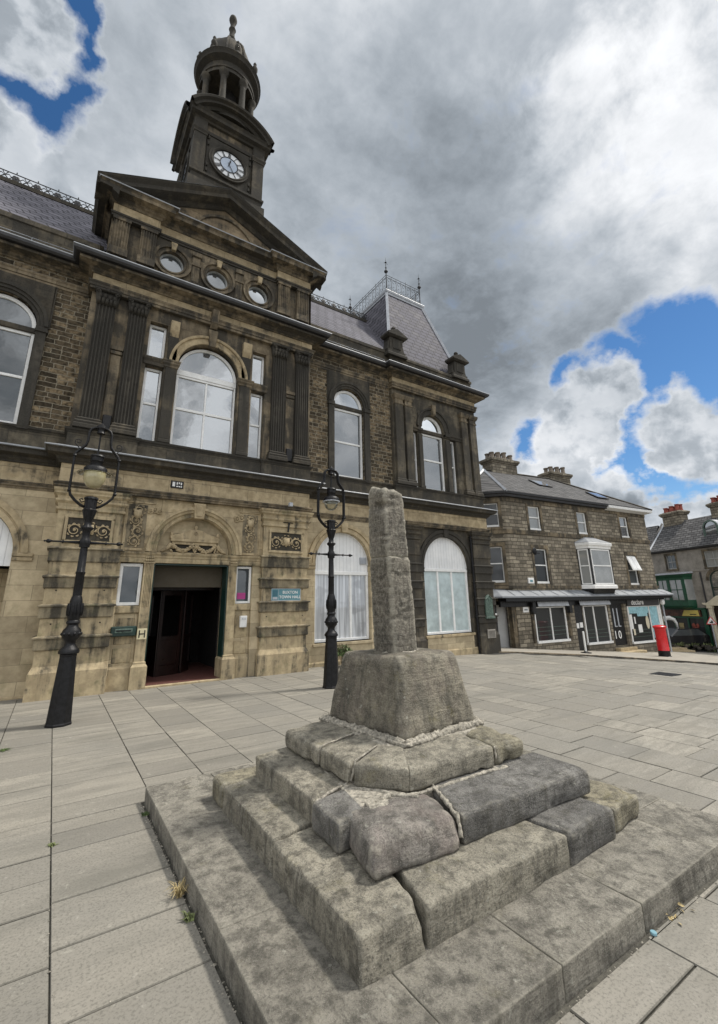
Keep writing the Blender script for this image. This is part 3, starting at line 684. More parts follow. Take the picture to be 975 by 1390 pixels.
def rock(cor, rad=0.05, cell=0.035, amp=0.012, seed=0, name='step_stone', mat='step', parent=None, org=(0, 0, 0), chips=0.5, lab=None):
    """hexahedron with rounded arrises and a worn surface; cor = 8 corners, bottom ring then top ring (counter clockwise)"""
    c = [Vector(p) for p in cor]
    lx = max((c[1]-c[0]).length, (c[5]-c[4]).length); ly = max((c[3]-c[0]).length, (c[2]-c[1]).length); lz = (c[4]-c[0]).length
    dims = (lx, ly, max(lz, 0.05)); N_ = [max(2, int(math.ceil(d/cell))) for d in dims]
    h = [d/2 for d in dims]; r = min(rad, *[q*0.98 for q in h])
    def tri(u, v, w_):
        b = (c[0]*(1-u)+c[1]*u)*(1-v)+(c[3]*(1-u)+c[2]*u)*v
        t_ = (c[4]*(1-u)+c[5]*u)*(1-v)+(c[7]*(1-u)+c[6]*u)*v
        return b*(1-w_)+t_*w_
    so = Vector((seed*3.7, seed*1.3, seed*9.1))
    edge = []
    def mp(a, b, g_):
        q = Vector(((a*2-1)*h[0], (b*2-1)*h[1], (g_*2-1)*h[2]))
        rr = r*(0.65+0.8*(0.5+0.5*mn.noise(Vector((q.x*2.1, q.y*2.1, q.z*3))+so)))
        rr = min(rr, *[x*0.98 for x in h])
        i_ = Vector([max(-(h[k]-rr), min(h[k]-rr, q[k])) for k in range(3)])
        dl = q-i_
        if dl.length > 1e-7: q = i_+dl.normalized()*min(rr, dl.length) if dl.length > rr else q
        edge.append(min(1.0, sum(1 for k_ in range(3) if abs(q[k_]) > h[k_]-rr*1.6-.01)/2.0) if True else 0)
        p = tri(q.x/dims[0]+.5, q.y/dims[1]+.5, q.z/dims[2]+.5)
        return p
    def axis(d, r_):
        n_ = max(1, int(math.ceil((d-2*r_)/cell))) if d > 2*r_ else 1
        e_ = [0, .12, .32, .6, 1.0] if r_ > .012 else [0, .5, 1.0]
        a_ = [r_*q for q in e_]; mid_ = [r_+(d-2*r_)*k_/n_ for k_ in range(1, n_)]
        out = a_+mid_+[d-q for q in reversed(a_)]
        return [q/d for q in out]
    AX = [axis(dims[k_], min(r, dims[k_]*.45)) for k_ in range(3)]
    N_ = [len(a_)-1 for a_ in AX]
    idx = {}; vs_ = []; fs = []
    def vid(i, j, k):
        key = (i, j, k)
        if key not in idx:
            idx[key] = len(vs_); vs_.append(mp(AX[0][i], AX[1][j], AX[2][k]))
        return idx[key]
    X, Y, Z = N_
    for i in range(X):
        for j in range(Y):
            fs.append((vid(i, j, 0), vid(i, j+1, 0), vid(i+1, j+1, 0), vid(i+1, j, 0)))
            fs.append((vid(i, j, Z), vid(i+1, j, Z), vid(i+1, j+1, Z), vid(i, j+1, Z)))
    for i in range(X):
        for k in range(Z):
            fs.append((vid(i, 0, k), vid(i+1, 0, k), vid(i+1, 0, k+1), vid(i, 0, k+1)))
            fs.append((vid(i, Y, k), vid(i, Y, k+1), vid(i+1, Y, k+1), vid(i+1, Y, k)))
    for j in range(Y):
        for k in range(Z):
            fs.append((vid(0, j, k), vid(0, j, k+1), vid(0, j+1, k+1), vid(0, j+1, k)))
            fs.append((vid(X, j, k), vid(X, j+1, k), vid(X, j+1, k+1), vid(X, j, k+1)))
    bm = bmesh.new(); bv = [bm.verts.new(p) for p in vs_]
    for f in fs: bm.faces.new([bv[i] for i in f])
    bm.normal_update()
    cen_ = sum(c, Vector())/8
    for vi, v in enumerate(bm.verts):
        ed = edge[vi]
        p = v.co+so; d = 0
        d += mn.noise(p*2.4)*1.3+mn.noise(p*6.0)*0.6+mn.noise(p*17)*0.28
        cp = mn.noise(p*4.3+Vector((9, 9, 9)))
        if cp > 0.18: d -= (cp-0.18)*(1.5+9*(ed >= 1))*chips
        d -= (mn.noise(p*13)+.3)*.9*chips*(ed >= 1)
        v.co += v.normal*d*amp
    me_ = bpy.data.meshes.new(name)
    for v in bm.verts: v.co -= Vector(org)
    bm.to_mesh(me_); bm.free()
    for p in me_.polygons: p.use_smooth = True
    me_.materials.append(M[mat])
    o = bpy.data.objects.new(name, me_); COL.objects.link(o); o.parent = parent
    if lab: o['label'] = lab
    return o
def hexa(fp, z0, z1, tp=None, dz=(0, 0, 0, 0)):
    tp = tp or fp
    return [(x, y, z0) for x, y in fp]+[(x, y, z1+d) for (x, y), d in zip(tp, dz)]

CO = (3.08, 3.85, 0.0)
cross = thing('market_cross', 'old weathered stone market cross with worn shaft on tapered block and three stepped tiers', 'market cross', CO)
def CR(fp, z0, z1, name='step_stone', mat='step', tp=None, dz=(0, 0, 0, 0), **k):
    return rock(hexa(fp, z0, z1, tp, dz), name=name, mat=mat, parent=cross, org=CO, **k)
# platform of flags with a rounded kerb edge, flush with the paving at the back right
def pf(x0, x1, y0, y1, mat='platform', lab=None, **k):
    zt = 0.145
    CR([(x0+.001, y0+.001), (x1-.001, y0+.001), (x1-.001, y1-.001), (x0+.001, y1-.001)], -0.05, zt, 'platform_flag', mat, rad=0.012, cell=0.045, amp=0.003, chips=0.4, seed=x0*3+y0*7, lab=lab, **k)
pf(1.07, 1.75, 5.18, 5.79); pf(1.75, 2.6, 5.18, 5.79); pf(2.6, 3.5, 5.18, 5.79); pf(3.5, 4.3, 5.18, 5.79); pf(4.3, 5.08, 5.18, 5.79)
pf(1.07, 1.72, 4.08, 5.18); pf(1.07, 1.72, 3.18, 4.08); pf(1.07, 1.72, 1.86, 3.18)
pf(1.72, 2.48, 1.86, 2.5); pf(2.48, 3.33, 1.86, 2.5); pf(3.33, 4.45, 1.86, 2.5); pf(4.45, 5.08, 1.86, 2.5)
pf(4.45, 5.08, 2.5, 3.4); pf(4.45, 5.08, 3.4, 4.3); pf(4.45, 5.08, 4.3, 5.18)
CR([(1.72, 2.5), (4.45, 2.5), (4.45, 5.18), (1.72, 5.18)], -0.05, 0.138, 'core', 'mortar', rad=0.01, cell=0.3, amp=0)
# tier one
Z1 = 0.145
def t1(fp, mat='step', h=0.345, seed=1, rad=0.018, amp=0.0055, dz=(0, 0, 0, 0), **k): CR(fp, Z1-0.02, h, mat=mat, rad=rad, amp=amp, seed=seed, dz=dz, **k)
t1([(1.55, 4.74), (2.15, 4.74), (2.15, 5.12), (1.56, 5.10)], 'stepyellow', seed=2, h=0.35, rad=0.06)
t1([(1.55, 3.52), (2.2, 3.62), (2.2, 4.73), (1.56, 4.72)], 'step', seed=3, h=0.35, dz=(0, .03, .03, 0))
t1([(1.515, 2.33), (1.955, 2.33), (2.20, 3.60), (1.53, 3.50)], 'step', seed=4, h=0.345, rad=0.026, amp=0.009, dz=(0, 0, .03, 0), chips=0.9, cell=0.026, tp=[(1.535, 2.36), (1.94, 2.35), (2.20, 3.60), (1.54, 3.50)])
t1([(1.975, 2.34), (3.33, 2.33), (3.18, 2.95), (2.1, 2.95)], 'step', seed=5, h=0.345, rad=0.022, dz=(0, 0, .035, .035), cell=0.026, chips=0.7)
t1([(3.36, 2.33), (4.02, 2.36), (3.92, 2.95), (3.20, 2.95)], 'stepdark', seed=6, h=0.35, rad=0.035, dz=(0, 0, .03, .03))
t1([(4.05, 2.37), (4.57, 2.42), (4.5, 3.0), (3.95, 2.95)], 'stepyellow', seed=7, h=0.335, rad=0.05, amp=0.016)
t1([(3.98, 3.0), (4.56, 3.02), (4.56, 4.1), (3.98, 4.1)], 'step', seed=8)
t1([(3.98, 4.12), (4.56, 4.12), (4.56, 5.1), (3.98, 5.1)], 'step', seed=9)
t1([(2.17, 4.6), (3.1, 4.6), (3.1, 5.1), (2.17, 5.1)], 'step', seed=10); t1([(3.12, 4.6), (3.97, 4.6), (3.97, 5.1), (3.12, 5.1)], 'stepyellow', seed=11)
CR([(2.1, 2.85), (4.0, 2.85), (4.0, 4.7), (2.1, 4.7)], 0.1, 0.36, 'core', 'mortar', rad=0.01, cell=0.2, amp=0.004)
# tier two
Z2 = 0.36
def t2(fp, mat='stepdark', h=0.545, seed=1, rad=0.021, amp=0.0055, dz=(0, 0, 0, 0), **k): CR(fp, Z2-0.01, h, mat=mat, rad=rad, amp=amp, seed=seed, dz=dz, **k)
t2([(1.87, 3.50), (2.38, 3.60), (2.38, 4.78), (1.88, 4.76)], 'step', seed=21, h=0.535, dz=(0, .03, .03, 0))
t2([(1.80, 3.03), (2.36, 3.10), (2.38, 3.57), (1.82, 3.46)], 'stepdark', seed=22, rad=0.04, h=0.545, dz=(0, .02, .02, 0))
t2([(1.80, 2.64), (2.545, 2.58), (2.70, 3.12), (1.92, 3.14)], 'steppink', seed=23, rad=0.065, h=0.56, amp=0.012, cell=0.022, tp=[(1.86, 2.70), (2.54, 2.65), (2.69, 3.14), (1.95, 3.16)])
t2([(2.575, 2.63), (4.13, 2.60), (4.10, 3.16), (2.72, 3.16)], 'stepdark', seed=24, rad=0.03, h=0.545, cell=0.026, dz=(0, 0, .02, .02))
t2([(3.66, 3.18), (4.15, 3.18), (4.15, 4.0), (3.66, 4.0)], 'step', seed=25); t2([(3.66, 4.02), (4.15, 4.02), (4.15, 4.9), (3.66, 4.9)], 'step', seed=26)
t2([(2.3, 4.45), (3.0, 4.45), (3.0, 4.9), (2.3, 4.9)], 'step', seed=27); t2([(3.02, 4.45), (3.65, 4.45), (3.65, 4.9), (3.02, 4.9)], 'step', seed=28)
CR([(2.05, 3.05), (3.8, 3.0), (3.8, 4.6), (2.3, 4.6)], 0.3, 0.555, 'core', 'mortar', rad=0.02, cell=0.08, amp=0.012)
# tier three
Z3 = 0.565
def t3(fp, mat='step', h=0.735, seed=1, rad=0.035, amp=0.009, dz=(0, 0, 0, 0), **k): CR(fp, Z3-0.01, h, mat=mat, rad=rad, amp=amp, seed=seed, dz=dz, **k)
t3([(2.17, 4.02), (2.75, 4.08), (2.75, 4.76), (2.18, 4.74)], 'step', seed=31, h=0.73, rad=0.05, dz=(0, .04, .04, 0))
t3([(2.185, 3.50), (2.62, 3.60), (2.74, 4.05), (2.18, 4.00)], 'step', seed=32, h=0.735, dz=(0, .03, .04, 0))
t3([(2.21, 3.46), (2.50, 3.10), (2.78, 3.52), (2.60, 3.62)], 'step', seed=33, h=0.725, rad=0.03, dz=(0, 0, .05, .04))
t3([(2.49, 3.09), (3.48, 3.08), (3.46, 3.62), (2.72, 3.60)], 'step', seed=34, h=0.725, rad=0.03, dz=(0, 0, .05, .05), chips=0.8, cell=0.024)
t3([(3.50, 3.08), (3.88, 3.05), (3.86, 3.62), (3.48, 3.62)], 'stepyellow', seed=35, h=0.725, rad=0.05, amp=0.016, dz=(0, 0, .04, .05))
t3([(3.3, 3.64), (3.88, 3.64), (3.88, 4.3), (3.3, 4.3)], 'step', seed=36, h=0.76); t3([(3.2, 4.32), (3.88, 4.32), (3.88, 4.78), (3.2, 4.78)], 'step', seed=37, h=0.76)
t3([(2.77, 4.35), (3.18, 4.35), (3.18, 4.76), (2.77, 4.76)], 'step', seed=38, h=0.76)
CR([(2.6, 3.45), (3.7, 3.45), (3.7, 4.6), (2.6, 4.6)], 0.5, 0.765, 'core', 'mortar', rad=0.02, cell=0.08, amp=0.008)
# socket block, rotated about six degrees, tapering with heavily rounded top
a6 = R(5.5); bc = Vector((3.235, 4.13))
def rotp(x, y): return (bc.x+x*math.cos(a6)-y*math.sin(a6), bc.y+x*math.sin(a6)+y*math.cos(a6))
bot = [rotp(-.54, -.62), rotp(.54, -.62), rotp(.54, .62), rotp(-.54, .62)]
top_ = [rotp(-.43, -.46), rotp(.44, -.46), rotp(.44, .46), rotp(-.43, .46)]
rock(hexa(bot, 0.765, 1.475, top_), rad=0.085, cell=0.024, amp=0.011, seed=50, name='socket_block', mat='socket', parent=cross, org=CO, chips=0.35)
# crumbling mortar bed round the foot of the socket
mb = MB(CO); rs3 = random.Random(4)
def ribbon(b, pts, r, zflat=.7, step=.012, n=9):
    q = []
    for (p0, p1) in zip(pts, pts[1:]):
        p0 = Vector(p0); p1 = Vector(p1); k = max(2, int((p1-p0).length/step))
        q += [p0.lerp(p1, i/k) for i in range(k)]
    q.append(Vector(pts[-1])); base = len(b.v)
    b.tube(q, [r*(.75+.6*(.5+.5*mn.noise(p*11))) for p in q], n)
    for v in b.v[base:]:
        v += Vector((mn.noise(v*34), mn.noise(v*34+Vector((7, 0, 0))), mn.noise(v*34+Vector((0, 7, 0)))*.8))*r*.75+Vector((mn.noise(v*90), mn.noise(v*90+Vector((3, 3, 0))), mn.noise(v*90+Vector((0, 0, 3)))))*r*.3
bt3 = [(x, y, .775) for x, y in bot]
bt3 = [tuple(Vector(p).lerp(Vector((bc.x, bc.y, .775)), -.015)) for p in bt3]
ribbon(mb, bt3+[bt3[0]], .034)
bt4 = [tuple(Vector(p).lerp(Vector((bc.x, bc.y, .765)), -.05)) for p in bt3]
ribbon(mb, [bt4[3], bt4[0], tuple(Vector(bt4[0]).lerp(Vector(bt4[1]), .35))], .018)
mb.build('mortar_bed', 'mortar', cross, smooth='all')
rp = lambda x, y, z: (*rotp(x, y), z)
for pts, r in (([(2.555, 2.63, .42), (2.555, 2.65, .535), (2.63, 2.85, .560), (2.72, 3.08, .570)], .015),
               ([(1.865, 3.475, .42), (1.88, 3.48, .525), (2.1, 3.53, .555), (2.32, 3.56, .570)], .010),
               ([(2.19, 4.01, .6), (2.21, 4.01, .728), (2.5, 4.05, .755), (2.68, 4.07, .765)], .007),
               ([(2.2, 3.48, .60), (2.26, 3.5, .728), (2.55, 3.60, .77)], .008),
               ([(2.2, 3.42, .560), (2.3, 3.28, .562), (2.46, 3.06, .562), (2.8, 3.04, .562), (3.4, 3.04, .562)], .014),
               ([(2.1, 3.12, .558), (2.35, 3.15, .565), (2.5, 3.0, .565)], .018),
               ([(3.49, 3.08, .62), (3.49, 3.09, .72)], .007),
               ([rp(-.25, -.03, 1.465), rp(-.03, -.26, 1.468), rp(.25, -.08, 1.465)], .016)):
    mb = MB(CO); ribbon(mb, pts, r, n=7); mb.build('joint_mortar', 'mortar', cross, smooth='all')
# shaft: chamfered square, worn and pitted, two lengths with a joint and a damaged head
def shaft_piece(z0, z1, w0, w1, name, seed, dxy=(0, 0), head=False, mat='shaftstone'):
    n = 64; rows = int((z1-z0)/0.018); v = []; f = []
    for i in range(rows+1):
        t_ = i/rows; z = z0+(z1-z0)*t_; w_ = (w0+(w1-w0)*t_)/2
        cx = bc.x-0.035+dxy[0]-0.075*((z-1.45)/1.85); cy = bc.y-0.02+dxy[1]
        for k in range(n):
            a = 2*PI*k/n
            ca, sa = math.cos(a), math.sin(a)
            # superposed square and octagon
            sq = 1/max(abs(ca), abs(sa)); oc = 1.33/max(abs(math.cos(a-PI/4)), abs(math.sin(a-PI/4)))
            rr = w_*min(sq, oc)
            e = min(1, min(t_, 1-t_)*rows/1.6); rr *= 0.955+0.045*e
            p = Vector((ca*rr, sa*rr, z)); q = p+Vector((seed, 0, 0))
            d = mn.noise(q*4)*.007+mn.noise(q*14)*.006+mn.noise(q*38)*.005
            cpp = mn.noise(Vector((q.x*9, q.y*9, q.z*22)))
            d -= max(0, cpp-.2)*.024
            zz = z
            if head and t_ > .93:
                zz = z+mn.noise(Vector((ca*1.5, sa*1.5, 3)))*.05*(t_-.93)/.07
                zz += .03*(sa-ca)*(t_-.93)/.07
                rr *= 1-.18*((t_-.93)/.07)**2
            if head:   # bite out of the left side under the head
                bt = math.exp(-((z-(z1-.21))/.05)**2)*max(0, math.cos(a-PI*1.12))**3
                rr -= .06*bt
            rr += d
            x_ = ca*rr; y_ = sa*rr
            v.append((cx+x_*math.cos(a6)-y_*math.sin(a6), cy+x_*math.sin(a6)+y_*math.cos(a6), zz))
    for i in range(rows):
        for k in range(n): f.append((i*n+k, i*n+(k+1) % n, (i+1)*n+(k+1) % n, (i+1)*n+k))
    f.append(tuple(range(n-1, -1, -1)))
    base = rows*n; cz = len(v); av = Vector((0, 0, 0))
    for k in range(n): av += Vector(v[base+k])/n
    ring2 = []
    for rr in (.66, .33):
        s_ = len(v)
        for k in range(n):
            p = av+(Vector(v[base+k])-av)*rr; p.z += .02*(1-rr)+mn.noise(p*9)*.02; v.append(tuple(p))
        ring2.append(s_)
    prev = base
    for s_ in ring2:
        for k in range(n): f.append((prev+k, prev+(k+1) % n, s_+(k+1) % n, s_+k))
        prev = s_
    v.append(tuple(av+Vector((0, 0, .02)))); L = len(v)-1
    for k in range(n): f.append((prev+k, prev+(k+1) % n, L))
    me_ = bpy.data.meshes.new(name); me_.from_pydata([(a-CO[0], b-CO[1], c) for a, b, c in v], [], f)
    for p in me_.polygons: p.use_smooth = True
    me_.materials.append(M[mat]); o = bpy.data.objects.new(name, me_); COL.objects.link(o); o.parent = cross
    return o
M['shaftstone'] = cross_stone('pitted shaft stone', (0.32, 0.29, 0.235), (0.165, 0.15, 0.12), moss=0.1, pinkish=0.05, darkcov=0.60, speck=0.45)
M['headstone'] = cross_stone('pale shaft head', (0.36, 0.33, 0.27), (0.20, 0.18, 0.15), moss=0.05, darkcov=0.35)
shaft_piece(1.44, 2.478, .36, .34, 'shaft', 3.0)
shaft_piece(2.48, 3.27, .338, .30, 'shaft', 8.0, (-.005, 0), head=True)
# ------------------------------------------------------------------ town hall
HO = (3.2, 13.2, 0.0)
hall = thing('town_hall', 'Victorian stone town hall with clock tower, pediment, arched windows and sooty upper storey', 'town hall', HO)
YC, YS, YE = 13.10, 13.55, 13.40      # centre block, side walls, end bay
XL, XR, XE, XW = -0.28, 6.70, 10.72, 15.75
XA = -16.0; YB = 23.0
H = lambda: MB(HO)
def outline(o=0.0): return [(XA, YS), (XL, YS), (XL, YC), (XR, YC), (XR, YS), (XE, YS), (XE, YE), (XW, YE), (XW, YB)]
PATH = outline()
# --- ground floor walls
b = H(); b.wall(XA, XL+.1, -0.3, 5.0, YS, 1.3, [(-3.3, -1.0, -0.3, 3.28, True), (-7.4, -5.1, 0.7, 3.28, True), (-11.4, -9.1, 0.7, 3.28, True)])
b.build('wall', 'ashlar', hall)
b = H(); b.wall(XR, XE, -0.3, 5.0, YS, 0.32, [(7.22, 9.50, 0.70, 3.28, True)])
b.build('wall', 'ashlar', hall)
b = H(); b.wall(XE, XW, -0.6, 5.0, YE, 0.28, [(11.98, 14.50, 0.70, 3.27, True)])
b.quad((XW, YE, -0.6), (XW, YB, -0.6), (XW, YB, 11.2), (XW, YE, 11.2))
b.build('wall', 'sootblk', hall)
b = H(); b.wall(11.98, 14.50, -0.6, 0.70, YE-.006, 0.2, []); b.build('apron', 'ashlar', hall)
# entrance bay between the piers
b = H(); b.wall(1.2, 5.12, 3.34, 5.0, YC, 0.30, [(2.13, 4.15, 3.345, 3.385, True)])
b.build('wall', 'buffblk', hall)
b = H()
for (x0, x1) in ((1.2, 1.30), (4.86, 5.12)): b.box(x0, x1, YC, YC+.9, -.1, 3.12)
for (x0, x1) in ((1.30, 1.86), (4.36, 4.86)): b.box(x0, x1, YC+.10, YC+.9, -.1, 1.94)
b.build('wall', 'ashlar', hall, bevel=.01)
b = H()          # recessed panels under the side lights
for (x0, x1) in ((1.36, 1.80), (4.42, 4.80)):
    for (za, zb) in ((.62, .98), (1.06, 1.70)):
        b.box(x0, x1, YC+.085, YC+.12, za, zb)
b.build('panel', 'pier', hall, bevel=.02)
b = H()
for x0, x1 in ((1.30, 1.86), (4.36, 4.86)): b.box(x0-.03, x1+.03, YC+.03, YC+.2, 1.82, 2.0)
b.build('sill', 'pier', hall, bevel=.015)
b = H()
for x0, x1 in ((1.20, 1.86), (4.36, 5.12)): b.sweep([(x0, YC+.06), (x1, YC+.06)], [(-.05, -.1), (.05, -.1), (.05, .5), (.02, .56), (.02, .60), (-.05, .62)])
b.build('plinth', 'pier', hall)
# door pilasters with fluted necks
for (x0, x1) in ((1.86, 2.10), (4.12, 4.36)):
    b = H(); xm = (x0+x1)/2
    n = 5; pts = [(x0, YC+.6), (x0, YC-.04)]
    for i in range(n):
        a = x0+.03+(x1-x0-.06)*i/n; c_ = x0+.03+(x1-x0-.06)*(i+1)/n
        pts += [(a+.008, YC-.04), (a+.014, YC-.022), (c_-.014, YC-.022), (c_-.008, YC-.04)]
    pts += [(x1, YC-.04), (x1, YC+.6)]
    b.prism(pts, 1.95, 3.08, 'z')
    b.box(x0, x1, YC-.05, YC+.6, .62, 1.95)
    b.build('door_pilaster', 'pier', hall)
    b = H(); b.sweep([(x0, YC+.5), (x0, YC-.05), (x1, YC-.05), (x1, YC+.5)], [(0, -.1), (.07, -.1), (.07, .52), (.03, .58), (.03, .62), (0, .64)])
    b.build('plinth', 'pier', hall)
    b = H()
    for zz, rr in ((3.16, .035), (3.24, .045), (3.31, .035)):
        for k in range(5): b.ball((x0+.03+(x1-x0-.06)*k/4, YC-.06, zz), (.032, .04, rr), 6, 5)
    b.box(x0-.02, x1+.02, YC-.06, YC+.3, 3.08, 3.12)
    b.build('capital', 'pier', hall)
# impost band
b = H(); b.sweep([(1.2, YC-.02), (5.12, YC-.02)], [(-.3, 3.10), (.02, 3.10), (.03, 3.16), (.03, 3.22), (.05, 3.24), (.05, 3.28), (.09, 3.33), (.10, 3.37), (-.3, 3.385)])
b.build('impost', 'pier', hall)
# big relieving arch
b = H(); cx, cz = 3.14, 3.385
b.ringprof(cx, cz, [(1.00, YC+.2), (1.00, YC+.06), (1.03, YC+.05), (1.03, YC-.07), (1.05, YC-.07), (1.07, YC-.05), (1.13, YC-.05), (1.15, YC-.11), (1.21, YC-.13), (1.23, YC-.17), (1.30, YC-.17), (1.30, YC+.04)], n=36)
b.build('arch', 'pier', hall, smooth=True)
b = H(); b.prism([(cx-.13, 4.36), (cx+.13, 4.36), (cx+.17, 4.80), (cx-.17, 4.80)], YC-.18, YC+.02); b.prism([(cx-.08, 4.42), (cx+.08, 4.42), (cx+.11, 4.74), (cx-.11, 4.74)], YC-.20, YC-.17)
b.build('keystone', 'buff', hall, bevel=.012)
# carving helpers
def foliage(b, x0, x1, z0, z1, y, seed, n=34, s=1.0, shield=None):
    """running vine: a waving stem with alternate spiral shoots, lobed leaves and flowers"""
    r_ = random.Random(seed); W, Hh = x1-x0, z1-z0; horiz = W > Hh; L, S_ = (W, Hh) if horiz else (Hh, W)
    def P(t_, q, d=.02): return (x0+t_*W, y-d, z0+Hh*.5+q*S_) if horiz else (x0+W*.5+q*S_, y-d, z0+t_*Hh)
    k = max(2, int(round(L/(S_*.62)))); ph = r_.uniform(0, 6)
    b.tube([P(i/40, .20*math.sin(PI*k*i/40)) for i in range(41)], [.014]*41, 5)
    for j in range(k):
        tc = (j+.5)/k; sg = 1 if j % 2 == 0 else -1; c0 = P(tc, -.06*sg); rad = min(S_*.34, L/k*.46)
        pts = []
        for i in range(15):
            t_ = i/14; a = sg*PI/2+t_*7.6*sg; rr = rad*(1-.82*t_); pts.append((c0[0]+rr*math.cos(a), y-.018-.02*t_, c0[2]+rr*math.sin(a)))
        b.tube(pts, [.016-.006*i/14 for i in range(15)], 5)
        for i in range(9):
            a = i*2*PI/9+ph; q = rad*1.02; px_, pz_ = c0[0]+q*math.cos(a), c0[2]+q*math.sin(a)
            if x0+.015 < px_ < x1-.015 and z0+.015 < pz_ < z1-.015:
                for m_ in (-1, 0, 1): b.ball((px_+.020*math.cos(a+m_*1.1), y-.018, pz_+.020*math.sin(a+m_*1.1)), (.018, .018, .018), 5, 4)
        for i in range(5): a = i*2*PI/5; b.ball((c0[0]+.022*math.cos(a), y-.04, c0[2]+.022*math.sin(a)), (.016, .016, .016), 5, 4)
        b.ball((c0[0], y-.05, c0[2]), .014, 5, 4)
    if shield:
        sx, sz, sr = shield
        b.prism([(sx-sr*.7, sz+sr), (sx, sz+sr*.8), (sx+sr*.7, sz+sr), (sx+sr*.75, sz-.1*sr), (sx+sr*.4, sz-sr*.8), (sx, sz-sr*1.1), (sx-sr*.4, sz-sr*.8), (sx-sr*.75, sz-.1*sr)], y-.06, y+.0)
b = H(); b.box(1.33, 1.80, YC-.003, YC+.01, 3.48, 4.64); b.box(4.48, 4.96, YC-.003, YC+.01, 3.48, 4.64); b.build('carving_ground', 'mid2', hall)  # darker backing paints the shade between the carved leaves
b = H(); b.box(2.50, 3.78, YC-.008, YC+.01, 3.42, 3.72); b.build('carving_ground', 'sooty', hall)['deep'] = 1  # dark stone colour stands in for shade behind the garland
b = H()
foliage(b, 1.34, 1.80, 3.50, 4.62, YC-.005, 5, 30, 1.0, (1.56, 4.38, .13)); foliage(b, 1.80, 2.15, 4.40, 4.62, YC-.005, 6, 10)
b.build('spandrel_carving', 'buff', hall, smooth='all')
b = H()
foliage(b, 4.50, 4.95, 3.50, 4.62, YC-.005, 15, 30, 1.0, (4.72, 4.36, .13)); foliage(b, 4.20, 4.5, 4.35, 4.64, YC-.005, 16, 10)
b.build('spandrel_carving', 'buff', hall, smooth='all')
b = H()
for (x0, x1) in ((1.26, 2.0), (4.36, 5.04)):
    for a_, c_, d_, e_ in ((x0, x1, 4.68, 4.72), (x0, x0+.035, 3.42, 4.72) if x0 < 3 else (x1-.035, x1, 3.42, 4.72), (x0+.1, x0+.5, 3.40, 3.46)):
        b.box(a_, c_, YC-.03, YC+.01, d_, e_)
b.build('spandrel_frame', 'buff', hall, bevel=.008)
# casket and garland in the tympanum
b = H()
pts = [(2.46, 3.80), (3.82, 3.80), (3.82, 3.87), (3.70, 3.90), (3.45, 3.98), (3.30, 4.06), (3.14, 4.09), (2.98, 4.06), (2.83, 3.98), (2.58, 3.90), (2.46, 3.87)]
b.prism(pts, YC-.10, YC+.02); b.box(2.48, 3.80, YC-.12, YC, 3.72, 3.80); b.box(2.52, 3.76, YC-.08, YC, 3.64, 3.72)
b.ball((3.14, YC-.06, 4.14), (.05, .05, .06)); b.ball((2.50, YC-.06, 3.93), (.05, .05, .07)); b.ball((3.78, YC-.06, 3.93), (.05, .05, .07))
b.ringprof(3.14, 3.97, [(.025, YC-.10), (.03, YC-.13), (.05, YC-.13), (.055, YC-.10)], 0, 360, 16)
b.box(2.30, 3.98, YC-.06, YC, 3.385, 3.42)
for sgn in (-1, 1):
    b.tube([(3.14+sgn*.64, YC-.06, 3.66), (3.14+sgn*.70, YC-.06, 3.55), (3.14+sgn*.80, YC-.06, 3.47), (3.14+sgn*.9, YC-.05, 3.43)], [.05, .06, .05, .03], 7)
b.build('casket_carving', 'buff', hall, bevel=.006)
b = H(); r_ = random.Random(3)
for sgn in (-1, 1):
    for i in range(34):
        t_ = i/33; x = 3.14+sgn*(.04+.56*t_); z = 3.63-.17*math.sin(PI*t_)
        for k in range(3): b.ball((x+r_.uniform(-.02, .02), YC-.07+r_.uniform(-.02, .01), z+r_.uniform(-.045, .045)), r_.uniform(.02, .038), 6, 4)
for x in (2.52, 3.14, 3.76):
    for k in range(14): b.ball((x+r_.uniform(-.05, .05), YC-.06, 3.62-.015*k+r_.uniform(-.01, .01)), r_.uniform(.016, .032), 6, 4)
b.build('garland_carving', 'buff', hall, smooth='all')
# tympanum blocks
b = H(); b.disc(3.14, 3.385, 1.03, YC+.17, 0, 180, 30); b.build('tympanum', 'ashlar', hall)
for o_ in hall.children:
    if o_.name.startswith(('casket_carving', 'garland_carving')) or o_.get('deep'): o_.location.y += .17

# --- door opening with green frame, bulkhead, tiled floor, inner doors
b = H()
b.box(2.10, 2.135, YC+.0, YC+.45, 0.0, 3.08); b.box(4.085, 4.12, YC+.0, YC+.45, 0.0, 3.08); b.box(2.135, 4.085, YC+.02, YC+.45, 3.05, 3.09)
b.build('door_frame', 'greenblack', hall, bevel=.006)
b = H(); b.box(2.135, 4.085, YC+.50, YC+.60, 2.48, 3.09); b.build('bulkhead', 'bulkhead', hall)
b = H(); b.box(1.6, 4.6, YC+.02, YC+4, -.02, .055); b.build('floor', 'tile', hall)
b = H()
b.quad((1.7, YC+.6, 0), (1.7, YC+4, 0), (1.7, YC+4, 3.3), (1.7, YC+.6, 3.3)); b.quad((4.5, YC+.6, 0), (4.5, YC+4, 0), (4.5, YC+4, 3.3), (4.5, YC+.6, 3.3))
b.quad((1.7, YC+4, 0), (4.5, YC+4, 0), (4.5, YC+4, 3.3), (1.7, YC+4, 3.3)); b.quad((1.7, YC+.46, 3.1), (4.5, YC+.46, 3.1), (4.5, YC+4, 3.1), (1.7, YC+4, 3.1))
